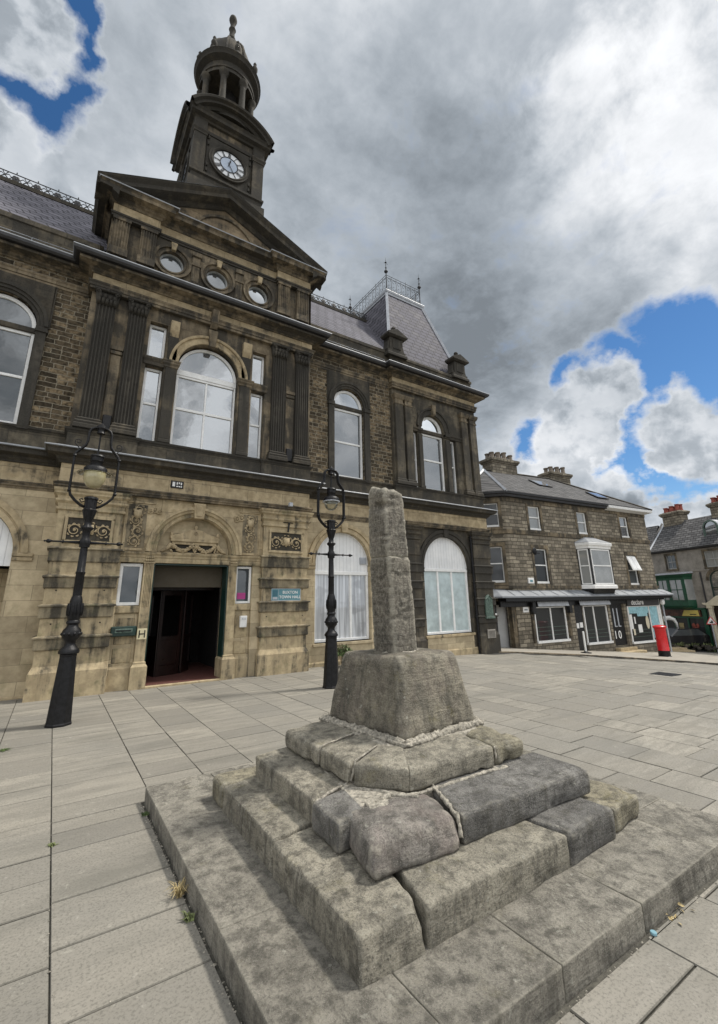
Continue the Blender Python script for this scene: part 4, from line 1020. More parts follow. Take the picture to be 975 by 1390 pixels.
b.quad((1.7, YC+.6, 0), (2.14, YC+.6, 0), (2.14, YC+.6, 3.3), (1.7, YC+.6, 3.3)); b.quad((4.08, YC+.6, 0), (4.5, YC+.6, 0), (4.5, YC+.6, 3.3), (4.08, YC+.6, 3.3))
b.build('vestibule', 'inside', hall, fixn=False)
b = H()
def leafdoor(b, hx, hy, ang, w_=0.62):
    T = Matrix.Translation((hx, hy, 0.055)) @ Matrix.Rotation(R(ang), 4, 'Z')
    b.box(0, .09, -.025, .025, 0, 2.35, T); b.box(w_-.09, w_, -.025, .025, 0, 2.35, T)
    for z0, z1 in ((0, .28), (.95, 1.07), (2.22, 2.35)): b.box(.09, w_-.09, -.025, .025, z0, z1, T)
    b.box(.09, w_-.09, -.01, .01, .28, .95, T)
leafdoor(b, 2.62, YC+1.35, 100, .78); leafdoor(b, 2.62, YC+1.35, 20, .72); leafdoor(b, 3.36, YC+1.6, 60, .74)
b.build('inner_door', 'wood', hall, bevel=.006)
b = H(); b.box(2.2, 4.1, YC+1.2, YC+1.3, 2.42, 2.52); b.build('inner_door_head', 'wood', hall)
# --- sidelights beside the door
def white_window(name, x0, x1, z0, z1, y, fw_=.055, dep=.08, mull=(), trans=(), pane='pane', parent=hall, org=HO, mat='white', bar=.03, arch=None, sill=None):
    b = MB(org)
    b.box(x0, x0+fw_, y, y+dep, z0, z1); b.box(x1-fw_, x1, y, y+dep, z0, z1)
    b.box(x0+fw_, x1-fw_, y, y+dep, z0, z0+fw_); b.box(x0+fw_, x1-fw_, y, y+dep, z1-fw_, z1)
    for m_ in mull: b.box(m_-bar/2, m_+bar/2, y+.012, y+dep, z0+fw_, z1-fw_)
    for q in trans: b.box(x0+fw_, x1-fw_, y+.008, y+dep, q-bar*.75, q+bar*.75)
    o = b.build(name, mat, parent, bevel=.006)
    p = MB(org); p.quad((x0+fw_*.5, y+dep*.6, z0+fw_*.5), (x1-fw_*.5, y+dep*.6, z0+fw_*.5), (x1-fw_*.5, y+dep*.6, z1-fw_*.5), (x0+fw_*.5, y+dep*.6, z1-fw_*.5))
    po_ = p.build('pane', pane, o, fixn=False)
    if sill:
        s_ = MB(org); s_.box(x0-.04, x1+.04, y-.05, y+dep, z0-sill, z0-.002); s_.build('sill', 'white', o, bevel=.006)
    return o
def fan_light(name, cx, cz, r, y, fw_=.055, dep=.08, pane='pane', parent=hall, org=HO, base=.05, bars=()):
    b = MB(org); b.ring(cx, cz, r-fw_, r, y, y+dep, 0, 180, 28); b.box(cx-r, cx+r, y, y+dep, cz-base, cz+.0)
    for a in bars: b.tube([(cx, y+.04, cz), (cx+r*math.cos(R(a)), y+.04, cz+r*math.sin(R(a)))], .015, 5)
    o = b.build(name, 'white', parent, bevel=.005)
    p = MB(org); p.disc(cx, cz-.001, r-fw_*.5, y+dep*.6, 0, 180, 28); p.build('pane', pane, o, fixn=False)
    return o
white_window('window', 1.31, 1.85, 2.01, 3.07, YC+.08, .075, pane='panedark'); white_window('window', 4.37, 4.85, 2.01, 3.07, YC+.08, .06, pane='panedark')
# --- rusticated piers of the ground floor
def pier(x0, x1, yf, yb, mat='pier', z0=-.1, panel=True, capw=.08, mat2='mid'):
    o_ = H(); pa = rectpath(x0, x1, yf, yb)
    # shaft with recessed courses between heavy bands
    prof = [(-.02, z0), (.07, z0), (.07, .56), (.04, .62), (.02, .66), (.0, .70), (0, 1.04)]
    bands = ((1.07, 1.32), (1.77, 2.03), (2.46, 2.71), (3.08, 3.38))
    prof += [(.0, 3.46), (.0, 4.28)]
    if not panel: prof = prof[:-1]+[(0, 3.70), (.03, 3.72), (.03, 4.25)]
    prof += [(.0, 4.30), (.05, 4.33), (.05, 4.38), (.02, 4.40), (.03, 4.48), (.09, 4.54), (.09, 4.58), (.05, 4.60), (.06, 4.66), (.12, 4.72), (.12, 4.76), (.15, 4.80), (.16, 4.85), (-.02, 4.86)]
    o_.sweep(pa, prof)
    p = o_.build('pier', mat, hall)
    for (za, zb) in bands:
        q = H(); q.sweep(pa, [(-.03, za-.035), (.03, za-.03), (.05, za-.005), (.05, zb-.035), (.095, zb-.02), (.095, zb+.012), (.02, zb+.035), (-.03, zb+.05)]); q.build('pier_band', 'pierband' if mat == 'pier' else 'black', p)
    if panel:
        f = MB(HO); fx0, fx1 = x0+.17, x1-.17
        for (a, b_, c, d) in ((fx0, fx1, 4.14, 4.22), (fx0, fx1, 3.50, 3.58), (fx0, fx0+.07, 3.58, 4.14), (fx1-.07, fx1, 3.58, 4.14)): f.box(a, b_, yf-.035, yf+.01, c, d)
        f.build('panel_frame', mat, p, bevel=.012)
        f = MB(HO); f.box(fx0+.07, fx1-.07, yf-.004, yf+.01, 3.58, 4.14); f.build('panel_ground', 'sooty', p)  # dark backing puts the shade between the leaves into the colour
        f = MB(HO); foliage(f, fx0+.07, fx1-.07, 3.60, 4.12, yf-.003, int(x0*10)+40, 30, .95, ((fx0+fx1)/2, 3.86, .13)); f.build('panel_carving', 'buff', p, smooth='all')
    return p
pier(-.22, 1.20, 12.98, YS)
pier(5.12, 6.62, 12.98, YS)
pier(10.86, 11.70, 13.28, YE+.1, mat='sooty', panel=False, z0=-.3)
pier(14.72, 15.74, 13.24, YE+.4, mat='sooty', panel=False, z0=-.5)
# small bolts and old fixings
b = H()
for x, z in ((.0, 2.38), (1.0, 2.38), (0.0, 1.62), (1.0, 1.62), (5.3, 1.62), (6.48, 1.62), (6.46, 2.40)): b.ball((x, 12.975, z), (.018, .012, .018), 6, 4)
b.build('bolt', 'iron', hall)
# --- string course, frieze and first floor ledge
P2 = [(XA, YS), (XL-.05, YS), (XL-.05, 12.98), (XR, 12.98), (XR, YS), (XE, YS), (XE, 13.27), (XW+.05, 13.27), (XW+.05, YB)]
b = H(); b.sweep(P2, [(-.2, 4.855), (.02, 4.855), (.03, 4.90), (.06, 4.92), (.06, 4.96), (.09, 5.0), (.02, 5.03), (.0, 5.05), (-.2, 5.05)]); b.build('string_course', 'mid', hall)
b = H(); b.sweep(P2, [(-.2, 5.045), (-.015, 5.045), (-.015, 5.52), (-.2, 5.52)]); b.build('frieze', 'buffblk', hall)
b = H(); b.sweep(P2, [(-.2, 5.515), (.03, 5.515), (.05, 5.56), (.10, 5.60), (.12, 5.66), (.30, 5.70), (.31, 5.79), (.36, 5.84), (-.2, 5.86)]); b.build('cornice', 'sooty', hall)
b = H(); b.sweep(P2, [(-.2, 5.90), (.375, 5.83), (.385, 5.85), (.375, 5.865), (.1, 5.96), (-.2, 6.0)]); b.build('lead_flashing', 'ledge', hall)
# pedestal course between ledge and first floor
P3 = [(XA, YS), (XL, YS), (XL, YC-.06), (1.32, YC-.06), (1.32, YC+.0), (4.98, YC+.0), (4.98, YC-.06), (XR, YC-.06), (XR, YS), (XE, YS), (XE, YE-.04), (XW, YE-.04), (XW, YB)]
b = H(); b.sweep(P3, [(-.2, 5.93), (.02, 5.93), (.02, 6.36), (-.2, 6.37)]); b.build('pedestal_course', 'sootblk', hall)
b = H(); b.sweep(P3, [(-.3, 6.36), (.03, 6.36), (.05, 6.40), (.09, 6.43), (.10, 6.48), (-.3, 6.51)]); b.build('sill_course', 'sooty', hall)

# --- first floor walls
b = H(); b.wall(XA, XL+.1, 6.37, 11.2, YS, .22, [(-3.02, -1.38, 6.50, 9.36, True), (-7.4, -5.76, 6.5, 9.36, True), (-11.7, -10.1, 6.5, 9.36, True)]); b.build('wall', 'rubble', hall)
b = H(); b.wall(XR-.1, XE+.05, 6.37, 11.2, YS, .22, [(7.93, 9.37, 6.50, 9.46, True)]); b.build('wall', 'rubble', hall)
b = H(); b.wall(XL, XR, 6.37, 11.2, YC, .30, [(1.30, 1.80, 6.50, 10.30, False), (2.18, 4.08, 6.50, 9.08, True), (4.52, 5.00, 6.50, 10.30, False)])
b.quad((XL, YC, 4.9), (XL, YS, 4.9), (XL, YS, 14.2), (XL, YC, 14.2)); b.quad((XR, YC, 4.9), (XR, YS, 4.9), (XR, YS, 14.2), (XR, YC, 14.2))
b.build('wall', 'mid', hall)
b = H(); b.wall(XE, XW, 6.37, 11.2, YE, .30, [(11.72, 12.05, 6.50, 9.0, False), (12.28, 13.64, 6.50, 9.28, True), (13.95, 14.33, 6.50, 9.0, False)])
b.quad((XE, YE, 6), (XE, YS, 6), (XE, YS, 11.5), (XE, YE, 11.5))
b.build('wall', 'sootblk', hall)

# surrounds of the single windows (left and right of centre)
def single_window(cx, r, zs, zb=6.50, parent=hall):
    s_ = H(); w_ = r+.24
    s_.box(cx-w_, cx-r+.0, YS-.09, YS+.02, zb-.1, zs-.16); s_.box(cx+r, cx+w_, YS-.09, YS+.02, zb-.1, zs-.16)
    s_.box(cx-w_-.04, cx-r+.02, YS-.13, YS+.02, zs-.16, zs-.10); s_.box(cx+r-.02, cx+w_+.04, YS-.13, YS+.02, zs-.16, zs-.10)
    s_.box(cx-w_-.02, cx-r+.01, YS-.11, YS+.02, zs-.10, zs); s_.box(cx+r-.01, cx+w_+.02, YS-.11, YS+.02, zs-.10, zs)
    s_.ringprof(cx, zs, [(r-.0, YS+.02), (r, YS-.05), (r+.07, YS-.06), (r+.08, YS-.10), (r+.15, YS-.10), (r+.17, YS-.14), (r+.26, YS-.14), (r+.26, YS)], n=30)
    sur = s_.build('window_surround', 'black', parent, bevel=0)
    t_ = H(); n = 20; w2 = w_+.06; zt = 10.72
    pts = [(cx+(r+.25)*math.cos(PI*i/n), zs+(r+.25)*math.sin(PI*i/n)) for i in range(n+1)]
    for i in range(n):
        a, c = pts[i], pts[i+1]
        ta = (max(cx-w2, min(cx+w2, cx+(a[0]-cx)*1.02)), zt); tc_ = (max(cx-w2, min(cx+w2, cx+(c[0]-cx)*1.02)), zt)
        t_.add([(a[0], YS-.045, a[1]), (ta[0], YS-.045, zt), (tc_[0], YS-.045, zt), (c[0], YS-.045, c[1])], [(0, 1, 2, 3)])
    for sg in (-1, 1):
        xa, xb = sorted((cx+sg*(r+.25), cx+sg*w2)); t_.box(xa, xb, YS-.045, YS+.01, zs, zt)
    t_.build('window_spandrel', 'sooty', parent)
    d = H(); d.box(cx-r, cx+r, YS+.06, YS+.2, zs-.17, zs-.02); d.build('transom', 'sooty', parent, bevel=.01)
    white_window('window', cx-r+.01, cx+r-.01, zb+.01, zs-.17, YS+.12, .085, .07, trans=((zb+zs-.17)/2+.02,), pane='pane' if cx > 0 else 'panedark', bar=.05)
    fan_light('fanlight', cx, zs-.02, r-.01, YS+.10, .10, pane='pane' if cx > 0 else 'panedark')
single_window(8.65, .70, 9.46)
single_window(-2.20, .80, 9.36); single_window(-6.58, .80, 9.36); single_window(-10.9, .80, 9.36)

# central triple window
cw = 3.13
white_window('window', 2.20, 4.06, 6.51, 8.86, YC+.20, .07, .08, mull=(cw,), trans=(7.75,), bar=.055)
fan_light('fanlight', cw, 9.03, .93, YC+.18, .08, base=.17)
for (x0, x1) in ((1.31, 1.79), (4.53, 4.99)):
    white_window('window', x0, x1, 6.51, 8.82, YC+.18, .065, .08, trans=(7.70,), bar=.045); white_window('window', x0, x1, 9.13, 10.29, YC+.18, .065, .08)
b = H(); b.ringprof(cw, 9.08, [(.95, YC+.02), (.95, YC-.06), (1.03, YC-.07), (1.04, YC-.04), (1.14, YC-.04), (1.15, YC-.09), (1.22, YC-.11), (1.22, YC)], n=36); b.build('arch', 'buff', hall, smooth=True)
b = H(); b.prism([(cw-.09, 9.92), (cw+.09, 9.92), (cw+.15, 10.52), (cw-.15, 10.52)], YC-.17, YC+.02); b.build('keystone', 'mid', hall, bevel=.012)
for (x0, x1, md) in ((1.80, 2.18, 'sooty'), (4.08, 4.50, 'black')):     # inner piers
    b = H(); b.box(x0+.04, x1-.04, YC-.05, YC+.1, 6.62, 8.90); b.box(x0+.02, x1-.02, YC-.07, YC+.1, 6.50, 6.62)
    b.box(x0+.05, x1-.05, YC-.04, YC+.1, 9.16, 10.10); b.build('window_pier', md, hall, bevel=.015)
    b = H(); b.sweep([(x0+.02, YC+.05), (x0+.02, YC-.04), (x1-.02, YC-.04), (x1-.02, YC+.05)], [(0, 8.88), (.03, 8.90), (.03, 8.95), (.07, 9.0), (.07, 9.06), (.09, 9.08), (.09, 9.12), (0, 9.14)]); b.build('capital', 'mid', hall)
    b = H(); b.prism([(YC-.04, 9.95), (YC-.12, 10.12), (YC-.16, 10.45), (YC+.02, 10.45), (YC+.02, 9.95)], x0+.06, x1-.06, 'x'); b.build('console', 'buff', hall, bevel=.01)
for (x0, x1) in ((1.24, 1.84), (4.46, 5.06)):
    b = H(); b.sweep([(x0, YC), (x1, YC)], [(-.25, 8.83), (.03, 8.86), (.03, 8.95), (.06, 9.0), (.08, 9.05), (.08, 9.10), (-.25, 9.12)]); b.build('transom', 'mid', hall)

# fluted Corinthian pilasters
def fluted(x0, x1, yf, yb, z0, z1, n=6, mat='black', d=.035):
    b = H(); pts = [(x0, yb), (x0, yf)]
    w_ = (x1-x0)/n
    for i in range(n):
        a = x0+w_*i
        pts += [(a+w_*.18, yf), (a+w_*.30, yf+d), (a+w_*.70, yf+d), (a+w_*.82, yf)]
    pts += [(x1, yf), (x1, yb)]
    b.prism(pts, z0, z1, 'z'); return b
def leafcap(x0, x1, yf, z0, z1, mat='black', parent=None):
    b = H(); xm = (x0+x1)/2; w_ = x1-x0
    b.prism([(x0, z0), (x1, z0), (x1+.02, z0+.1), (x1+.06, z1-.06), (x0-.06, z1-.06), (x0-.02, z0+.1)], yf-.02, yf+.2)
    b.box(x0-.09, x1+.09, yf-.10, yf+.2, z1-.06, z1)
    hh = z1-z0-.06
    for row, (n, zf, s_) in enumerate(((5, .22, 1.0), (4, .55, 1.0))):
        for k in range(n):
            x = x0+w_*(k+.5)/n
            b.tube([(x, yf-.02, z0+hh*(zf-.2)), (x, yf-.045, z0+hh*zf), (x, yf-.085, z0+hh*(zf+.16)), (x, yf-.10, z0+hh*(zf+.13))], [.045, .05, .04, .02], 6)
    for sg in (-1, 1):
        cx_ = xm+sg*(w_/2-.02); pts = [(cx_+.065*(1-t_/9)*math.cos(t_*.8)*sg, yf-.09, z1-.13+.065*(1-t_/9)*math.sin(t_*.8)) for t_ in range(9)]
        b.tube(pts, .022, 6)
    b.ball((xm, yf-.10, z1-.05), .05, 6, 5)
    return b.build('capital', mat, parent, smooth='all')
def pilaster(x0, x1, yf, yb, mat='black', n=6):
    b = fluted(x0, x1, yf, yb, 6.80, 10.28, n); p = b.build('pilaster', mat, hall)
    c = H(); c.sweep(rectpath(x0, x1, yf, yb), [(0, 6.50), (.09, 6.50), (.09, 6.60), (.07, 6.62), (.08, 6.68), (.04, 6.72), (.05, 6.77), (.01, 6.80), (0, 6.81)]); c.build('base', 'sooty', p)
    leafcap(x0, x1, yf, 10.28, 10.74, mat, p)
for (x0, x1) in ((-.13, .36), (.70, 1.18), (5.22, 5.72), (6.10, 6.58)): pilaster(x0, x1, YC-.14, YC+.05)
b = H()   # narrow paired piers between the fluted ones
for (x0, x1) in ((.40, .66), (5.76, 6.06)): b.box(x0, x1, YC-.05, YC+.05, 6.5, 8.85); b.box(x0-.03, x1+.03, YC-.09, YC+.05, 9.0, 9.12); b.box(x0-.02, x1+.02, YC-.07, YC+.05, 8.88, 8.98)
b.build('wall_strip', 'mid', hall, bevel=.01)
b = H()
for (x0, x1) in ((.42, .64), (5.80, 6.02)):
    b.box(x0, x1, YC-.12, YC, 6.55, 7.0)
b.build('vent_duct', 'iron', hall, bevel=.02)

# end bay pilasters and tripartite window
for (x0, x1) in ((10.78, 11.20), (11.32, 11.70), (14.68, 15.08), (15.24, 15.66)):
    b = H(); b.box(x0, x1, YE-.13, YE+.05, 6.76, 10.02); p = b.build('pilaster', 'sootblk', hall, bevel=.012)
    c = H(); c.sweep(rectpath(x0, x1, YE-.13, YE+.05), [(0, 6.50), (.06, 6.50), (.06, 6.62), (.03, 6.66), (.03, 6.72), (0, 6.76)]); c.build('base', 'sooty', p)
    c = H(); c.sweep(rectpath(x0, x1, YE-.13, YE+.05), [(0, 10.0), (.02, 10.0), (.02, 10.06), (.0, 10.08), (.0, 10.20), (.04, 10.24), (.08, 10.34), (.09, 10.42), (0, 10.44)]); c.build('capital', 'mid', p)
ce = 12.96
white_window('window', 12.30, 13.62, 6.51, 9.06, YE+.16, .08, .08, trans=(7.86,), bar=.05, pane='pane')
fan_light('fanlight', ce, 9.27, .66, YE+.15, .10)
b = H(); b.box(12.28, 13.64, YE+.08, YE+.25, 9.06, 9.22); b.build('transom', 'sooty', hall, bevel=.01)
for (x0, x1) in ((11.73, 12.04), (13.96, 14.32)): white_window('window', x0, x1, 6.51, 8.98, YE+.14, .06, .08, trans=(7.75,), bar=.04)
b = H(); b.ringprof(ce, 9.28, [(.68, YE+.02), (.68, YE-.06), (.77, YE-.07), (.78, YE-.04), (.88, YE-.04), (.90, YE-.10), (.97, YE-.11), (.97, YE)], n=30); b.build('arch', 'black', hall, smooth=True)
b = H(); b.prism([(ce-.08, 9.93), (ce+.08, 9.93), (ce+.12, 10.40), (ce-.12, 10.40)], YE-.18, YE+.02); b.build('keystone', 'mid', hall, bevel=.012)
for (x0, x1) in ((12.06, 12.27), (13.66, 13.92)):
    b = H(); b.box(x0, x1, YE-.07, YE+.05, 6.62, 8.92); b.box(x0-.02, x1+.02, YE-.09, YE+.05, 6.5, 6.62); b.box(x0-.03, x1+.03, YE-.10, YE+.05, 9.06, 9.18); b.box(x0+.02, x1-.02, YE-.05, YE+.05, 9.18, 9.9); b.build('window_pier', 'black', hall, bevel=.012)
b = H(); b.sweep([(11.70, YE), (12.29, YE)], [(-.2, 8.98), (.04, 9.0), (.05, 9.08), (.09, 9.12), (.09, 9.16), (-.2, 9.17)]); b.sweep([(13.63, YE), (14.68, YE)], [(-.2, 8.98), (.04, 9.0), (.05, 9.08), (.09, 9.12), (.09, 9.16), (-.2, 9.17)]); b.build('impost', 'sooty', hall)

# --- main entablature
P4 = [(XA, YS), (XL-.05, YS), (XL-.05, YC-.12), (XR+.02, YC-.12), (XR+.02, YS), (XE-.02, YS), (XE-.02, YE-.10), (XW, YE-.10), (XW, YB)]
b = H(); b.sweep(P4, [(-.25, 10.72), (.02, 10.72), (.02, 10.80), (.045, 10.81), (.045, 10.89), (.07, 10.92), (.08, 10.96), (-.25, 10.97)]); b.build('architrave', 'mid', hall)
b = H(); b.sweep(P4, [(-.25, 10.96), (-.01, 10.96), (-.01, 11.22), (-.25, 11.22)]); b.build('frieze', 'buffblk', hall)
b = H(); b.sweep(P4, [(-.25, 11.215), (.03, 11.215), (.06, 11.26), (.10, 11.28), (.12, 11.33), (.36, 11.36), (.36, 11.44), (-.25, 11.46)]); b.build('cornice', 'mid', hall)
b = H(); b.sweep(P4, [(.3, 11.46), (.46, 11.45), (.51, 11.50), (.525, 11.57), (.50, 11.575), (.3, 11.52), (-.4, 11.62)]); b.build('gutter', 'gutter', hall)
b = H(); b.sweep(P4, [(.525, 11.565), (.54, 11.575), (.535, 11.595), (.50, 11.595), (.49, 11.575)]); b.build('gutter_lip', 'leadlight', hall)
# blocking course behind the gutter
P5 = [(XA, YS+.05), (XL+.4, YS+.05)]
b = H(); b.sweep([(XA, YS+.0), (XL+.1, YS+.0)], [(-.25, 11.5), (.0, 11.5), (.0, 12.42), (.04, 12.45), (.04, 12.60), (.0, 12.63), (-.25, 12.75)])
b.sweep([(XR-.1, YS+.0), (XE, YS+.0)], [(-.25, 11.5), (.0, 11.5), (.0, 12.38), (.04, 12.41), (.04, 12.54), (.0, 12.57), (-.25, 12.7)])
b.sweep([(XE, YS+.0), (XE, YE), (XW-.05, YE), (XW-.05, YB)], [(-.25, 11.5), (.0, 11.5), (.0, 12.22), (.04, 12.25), (.04, 12.36), (.0, 12.40), (-.25, 12.5)])
b.build('parapet', 'sootblk', hall)
# keystone scroll over the cornice centre
b = H(); b.prism([(YC-.12, 10.6), (YC-.26, 10.75), (YC-.30, 10.95), (YC-.36, 11.18), (YC, 11.18), (YC, 10.6)], cw-.11, cw+.11, 'x'); b.build('console', 'mid', hall, bevel=.012)

# --- attic storey with three round windows
YA = YC
b = H(); b.box(-.10, 6.62, YA-.03, YS+3.0, 11.5, 12.05); b.build('attic_base', 'sootblk', hall, bevel=.01)
ocx = (1.70, 3.15, 4.60)
seg = H()
def holed(b, x0, x1, z0, z1, y, cx, cz, r, dep, n=32):
    per = []
    for i in range(n):
        a = 2*PI*i/n; ca, sa = math.cos(a), math.sin(a)
        tx = ((x1-cx) if ca > 0 else (x0-cx))/ca if abs(ca) > 1e-6 else 1e9; tzz = ((z1-cz) if sa > 0 else (z0-cz))/sa if abs(sa) > 1e-6 else 1e9
        t_ = min(tx, tzz); per.append(((cx+t_*ca, cz+t_*sa), (cx+r*ca, cz+r*sa)))
    for i in range(n):
        (o1, i1), (o2, i2) = per[i], per[(i+1) % n]
        b.add([(i1[0], y, i1[1]), (o1[0], y, o1[1]), (o2[0], y, o2[1]), (i2[0], y, i2[1])], [(0, 1, 2, 3)])
        b.add([(i1[0], y, i1[1]), (i2[0], y, i2[1]), (i2[0], y+dep, i2[1]), (i1[0], y+dep, i1[1])], [(0, 1, 2, 3)])
    for (X, Z) in ((x0, z0), (x0, z1), (x1, z0), (x1, z1)):
        # fill the corner missed by radial sampling
        near = sorted(per, key=lambda q: (q[0][0]-X)**2+(q[0][1]-Z)**2)[:2]
        b.add([(near[0][0][0], y, near[0][0][1]), (X, y, Z), (near[1][0][0], y, near[1][0][1])], [(0, 1, 2)])
holed(seg, .98, 2.42, 12.04, 13.45, YA, ocx[0], 12.60, .40, .22); holed(seg, 2.42, 3.88, 12.04, 13.45, YA, ocx[1], 12.60, .40, .22); holed(seg, 3.88, 5.32, 12.04, 13.45, YA, ocx[2], 12.60, .40, .22)
seg.box(-.10, .98, YA-.0, YA+.2, 12.04, 13.45); seg.box(5.32, 6.62, YA, YA+.2, 12.04, 13.45)
seg.box(-.10, 0, YA+.2, YS+3, 12.04, 14.0); seg.box(6.52, 6.62, YA+.2, YS+3, 12.04, 14.0)
seg.build('attic_wall', 'mid', hall)
for cx_ in ocx:
    b = H(); b.ringprof(cx_, 12.60, [(.37, YA+.16), (.37, YA-.04), (.42, YA-.05), (.43, YA-.02), (.49, YA-.03), (.50, YA-.09), (.58, YA-.10), (.58, YA)], 0, 360, 36)
    o_ = b.build('round_window', 'mid', hall, smooth=True)
    c = H(); c.disc(cx_, 12.60, .375, YA+.15, 0, 360, 30); c.build('pane', 'paneround', o_, fixn=False)
    c = H(); c.ring(cx_, 12.60, .325, .375, YA+.10, YA+.16, 0, 360, 30); c.build('frame', 'greysash', o_)
    c = H(); c.prism([(cx_-.06, 12.98), (cx_+.06, 12.98), (cx_+.10, 13.26), (cx_-.10, 13.26)], YA-.15, YA); c.build('keystone', 'buff', o_, bevel=.01)
for x in (2.42, 3.87):
    b = H(); b.box(x-.13, x+.13, YA-.07, YA+.02, 12.05, 13.2); b.box(x-.16, x+.16, YA-.11, YA+.02, 12.72, 12.80); b.box(x-.10, x-.03, YA-.09, YA, 12.1, 12.7); b.box(x+.03, x+.10, YA-.09, YA, 12.1, 12.7)
    b.box(x-.15, x+.15, YA-.13, YA+.02, 13.08, 13.25); b.build('attic_pilaster', 'mid', hall, bevel=.01)
for (x0, x1) in ((-.04, .40), (.72, 1.16), (5.30, 5.74), (6.06, 6.50)):
    b = fluted(x0, x1, YA-.16, YA+.02, 12.30, 13.28, 6, d=.03); b.box(x0-.03, x1+.03, YA-.19, YA+.02, 12.05, 12.30); b.box(x0-.03, x1+.03, YA-.19, YA+.02, 13.28, 13.36); b.build('attic_pilaster', 'mid', hall)
PT = [(-.10, YS+2), (-.10, YA-.17), (1.22, YA-.17), (1.22, YA-.02), (5.24, YA-.02), (5.24, YA-.17), (6.58, YA-.17), (6.58, YS+2)]
b = H(); b.sweep(PT, [(-.15, 13.36), (.02, 13.36), (.02, 13.42), (.05, 13.44), (.05, 13.50), (-.15, 13.51)]); b.build('attic_architrave', 'sooty', hall)
b = H(); b.sweep(PT, [(-.15, 13.50), (.0, 13.50), (.0, 13.82), (-.15, 13.82)]); b.build('attic_frieze', 'buffblk', hall)
b = H(); b.sweep(PT, [(-.15, 13.815), (.03, 13.815), (.06, 13.88), (.12, 13.92), (.14, 13.98), (.36, 14.0), (.37, 14.10), (.44, 14.17), (-.15, 14.19)]); b.build('attic_cornice', 'mid', hall)
b = H(); b.sweep(PT, [(-.15, 14.22), (.45, 14.165), (.46, 14.19), (.44, 14.205), (-.15, 14.25)]); b.build('lead_flashing', 'leadlight', hall)
# pediment: tympanum, raking cornice, roof behind
ax_, az_ = 3.24, 15.92; tL, tR, tz_ = -.62, 7.10, 14.22
sl = (az_-tz_)/(ax_-tL)
b = H(); b.add([(-.1, YA+.02, 14.15), (6.6, YA+.02, 14.15), (6.6, YA+.02, 14.30), (ax_, YA+.02, az_-.2), (-.1, YA+.02, 14.30)], [(0, 1, 2, 3, 4)])
b.build('tympanum', 'buffmid', hall)
b = H()
b.box(1.0, 2.9, YA-.06, YA+.02, 14.2, 14.38); b.box(2.85, 3.75, YA-.08, YA+.02, 14.2, 14.46)
b.ringprof(3.3, 14.15, [(1.0, YA+.02), (1.0, YA-.05), (1.1, YA-.05), (1.1, YA+.02)], 18, 162, 24)
b.build('tympanum_moulding', 'mid', hall, bevel=.01)
for sg, (xt, nm) in ((-1, (tL, 'l')), (1, (tR, 'r'))):
    L = math.hypot(xt-ax_, az_-tz_); 
    b = H(); d = Vector((xt-ax_, tz_-az_)).normalized(); nrm = Vector((-d.y, d.x)) if sg > 0 else Vector((d.y, -d.x))
    prof = [(-.02, -.38), (.04, -.36), (.10, -.30), (.12, -.24), (.46, -.22), (.47, -.10), (.56, .0), (.58, .05), (.0, .06)]
    rows = []
    for (px, pz) in ((ax_, az_), (xt, tz_)):
        # vertical cut at the apex, and at the tip
        row = []
        for (o_, q) in prof:
            row.append((px, YA-o_, pz+q/max(.2, abs(d.x))+.02))
        rows.append(row)
    k = len(prof); b.add(rows[0]+rows[1], [(i, i+1, k+i+1, k+i) for i in range(k-1)]+[tuple(range(k, 2*k))])
    b.build('raking_cornice', 'sooty', hall)
    b = H(); b.add([(ax_, YA-.59, az_+.075), (xt, YA-.59, tz_+.075), (xt, YA-.56, tz_+.10), (ax_, YA-.56, az_+.10)], [(0, 1, 2, 3)])
    b.add([(ax_, YA-.57, az_+.10), (xt, YA-.57, tz_+.10), (xt, YS+3.2, tz_+.10), (ax_, YS+3.2, az_+.10)], [(0, 1, 2, 3)])
    b.build('pediment_roof', 'leadlight', hall)
    # return of the raking cornice along the flank
    b = H(); b.sweep([(xt+sg*-.56, YA-.55), (xt+sg*-.56, YS+3.2)] if sg > 0 else [(xt+.56, YS+3.2), (xt+.56, YA-.55)], [(-.05, 13.815), (.12, 13.92), (.14, 13.98), (.46, 14.0), (.47, 14.08), (.56, 14.2), (.56, 14.30), (-.05, 14.32)])
    b.build('flank_cornice', 'sooty', hall)

